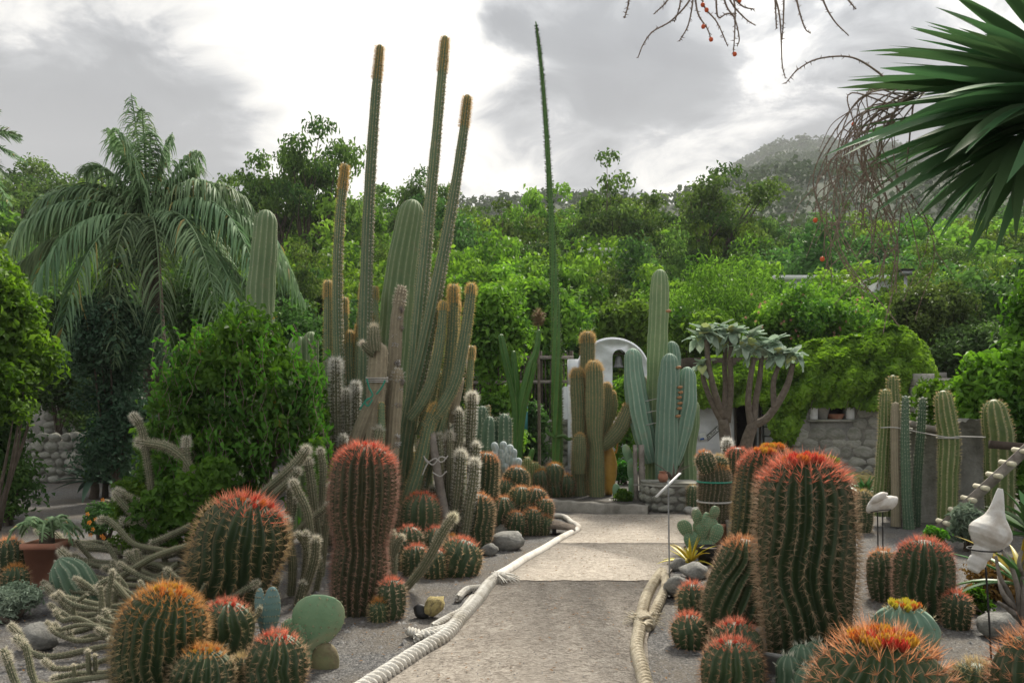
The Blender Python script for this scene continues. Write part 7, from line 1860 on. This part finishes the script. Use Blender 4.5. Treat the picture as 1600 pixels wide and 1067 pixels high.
# old fruiting panicles hanging from the tree
berry = Geo(); lathe(berry, (0, 0, 0), [(0.0, -0.012), (0.008, -0.009), (0.012, 0.0), (0.008, 0.009), (0.0, 0.012)], 8); BERRY = berry.mesh('berry', M_BERRY, True)
def twig(g, pts, r, knobs=26):
    tube(g, pts, np.linspace(r, r * 0.45, len(pts)), 5, 10 + 4 * len(pts), False)
    S, L = spline(np.array(pts), knobs)
    e = unit(rng.normal(size=S.shape)); spikes(g, S, e, r * 3.2, r * 0.7, (0.2, 0.12, 0.08), 1, 0.5)
t2 = thing('fruit_panicle', 'old reddish fruiting panicle of bare knobby twigs hanging left of the sword leaves', 'branches', P(1420, 160, 4.1))
def panicle(tt, start, ends, YP, r=0.0048, sag=0.25):
    off = np.array(tt.location)
    for i, (u, v) in enumerate(ends):
        f0 = random.uniform(0, 1); a, b = P(start[0] - 95 * f0, start[1] - 25 + 90 * f0 ** 1.5 + random.uniform(-12, 12), YP), P(u, v, YP + random.uniform(-.35, .35))
        side = random.uniform(0.25, 0.9)
        m1 = a + (b - a) * 0.35 + np.array([random.uniform(-0.5, 0.05) * abs(a[2] - b[2]) * 0.6, 0, 0.28 * side]); m2 = a + (b - a) * 0.72 + np.array([random.uniform(-0.32, 0.12) * abs(a[2] - b[2]), 0, 0.10])
        g = Geo(); twig(g, [a, m1, m2, b], r * random.uniform(0.7, 1.1), 40); part('twig', g, M_TWIG, tt)
        for _ in range(3):
            q = [a, m1, m2, b]; f = random.uniform(0.35, 0.9)
            S, _L = spline(np.array(q), 30); c = S[int(f * 29)]
            e = c + np.array([random.uniform(-0.14, 0.14), random.uniform(-.08, .08), random.uniform(-0.28, -0.02)])
            g = Geo(); twig(g, [c, (c + e) / 2 + [random.uniform(-.04, .04), 0, 0.03], e], r * 0.6, 12); part('twig', g, M_TWIG, tt)
            if random.random() < 0.07: link('berry', BERRY, tt, tuple(e - off), (0, 0, 0), (1.1, 1.1, 1.1))
g2 = Geo(); twig(g2, [P(1560, 150, 4.1), P(1470, 125, 4.15), P(1420, 145, 4.15), P(1375, 215, 4.15)], 0.011, 20); part('main_stalk', g2, M_TWIG, t2)
panicle(t2, (1470, 150), [(1285, 345), (1300, 385), (1318, 420), (1330, 440), (1340, 400), (1352, 470), (1362, 380), (1375, 430), (1380, 520), (1392, 455), (1400, 395), (1412, 470), (1300, 290), (1350, 330), (1365, 300), (1320, 330), (1290, 420), (1430, 500), (1440, 420), (1345, 360), (1270, 330), (1310, 360), (1325, 390), (1300, 450), (1360, 440), (1370, 480), (1385, 400), (1405, 510), (1420, 440), (1395, 340), (1335, 300), (1310, 250)], 4.15)
t3 = thing('fruit_panicle', 'bare knobby twigs with red berries hanging into the top of the picture', 'branches', P(1110, -60, 4.0))
for pp in ([(1080, -25), (1078, 0), (1050, 32), (1020, 50), (1005, 70), (997, 90)], [(1082, -25), (1082, 5), (1075, 40), (1062, 64)], [(1084, -25), (1090, 20), (1105, 45), (1111, 62)], [(1095, -25), (1100, 10), (1120, 35), (1137, 72)], [(1125, -25), (1135, 10), (1148, 30), (1155, 60), (1152, 72)], [(1128, -25), (1145, 8), (1165, 30), (1180, 40)],
           [(1140, -25), (1148, 10), (1148, 50), (1146, 82)], [(1200, -25), (1215, 10), (1220, 50), (1222, 100), (1227, 122)], [(1210, -25), (1212, 20), (1213, 45)], [(1225, -25), (1224, 30), (1222, 62)], [(1240, -25), (1248, 15), (1258, 45), (1266, 52)], [(1275, -30), (1290, 10), (1305, 35), (1325, 55)], [(985, -20), (981, 10), (976, 28)], [(1060, -25), (1040, 5), (1022, 22)],
           [(1118, -25), (1120, 20), (1125, 28), (1135, 22), (1150, 22)], [(1310, -25), (1325, 0), (1337, 14)], [(1065, -20), (1062, 10), (1054, 34)], [(1140, -10), (1160, 10), (1178, 15)]):
    g2 = Geo(); twig(g2, [P(u, v, 4.0) for u, v in pp], 0.0055, 30); part('twig', g2, M_TWIG, t3)
g2 = Geo(); twig(g2, [P(1400, 140, 4.1), P(1370, 112, 4.1), P(1330, 90, 4.05), (P(1280, 92, 4.0)), P(1248, 108, 4.0), P(1228, 130, 4.0)], 0.006, 40); part('twig', g2, M_TWIG, t2)
g2 = Geo(); q0 = P(1640, 100, 4.0)
twig(g2, [q0, P(1560, -90, 4.0), P(1400, -130, 4.0), P(1230, -70, 4.0), P(1110, -30, 4.0), P(1060, -25, 4.0), P(985, -22, 4.0)], 0.012, 20); part('main_stalk', g2, M_TWIG, t3)
for u, v in ((1111, 62), (1148, 85), (1099, 42), (1155, 2), (1098, 8), (1104, 16)): link('berry', BERRY, t3, tuple(P(u, v, 4.0) - np.array(t3.location)))

# ---------------------------------------------------------------- the damp air over the valley
g2 = Geo(); box(g2, (-1700, -60, -2.5), (1900, 2150, 720))
m, t_ = new_mat('haze_air')
t_.set(t_.out, 'Volume', t_.n('ShaderNodeVolumePrincipled', {'Color': (0.93, 0.95, 1.0, 1), 'Density': 0.0004, 'Anisotropy': 0.0}))
tag(link('haze', g2.mesh('haze', m)), 'thin pale haze over the valley and hills', 'haze', kind='stuff')
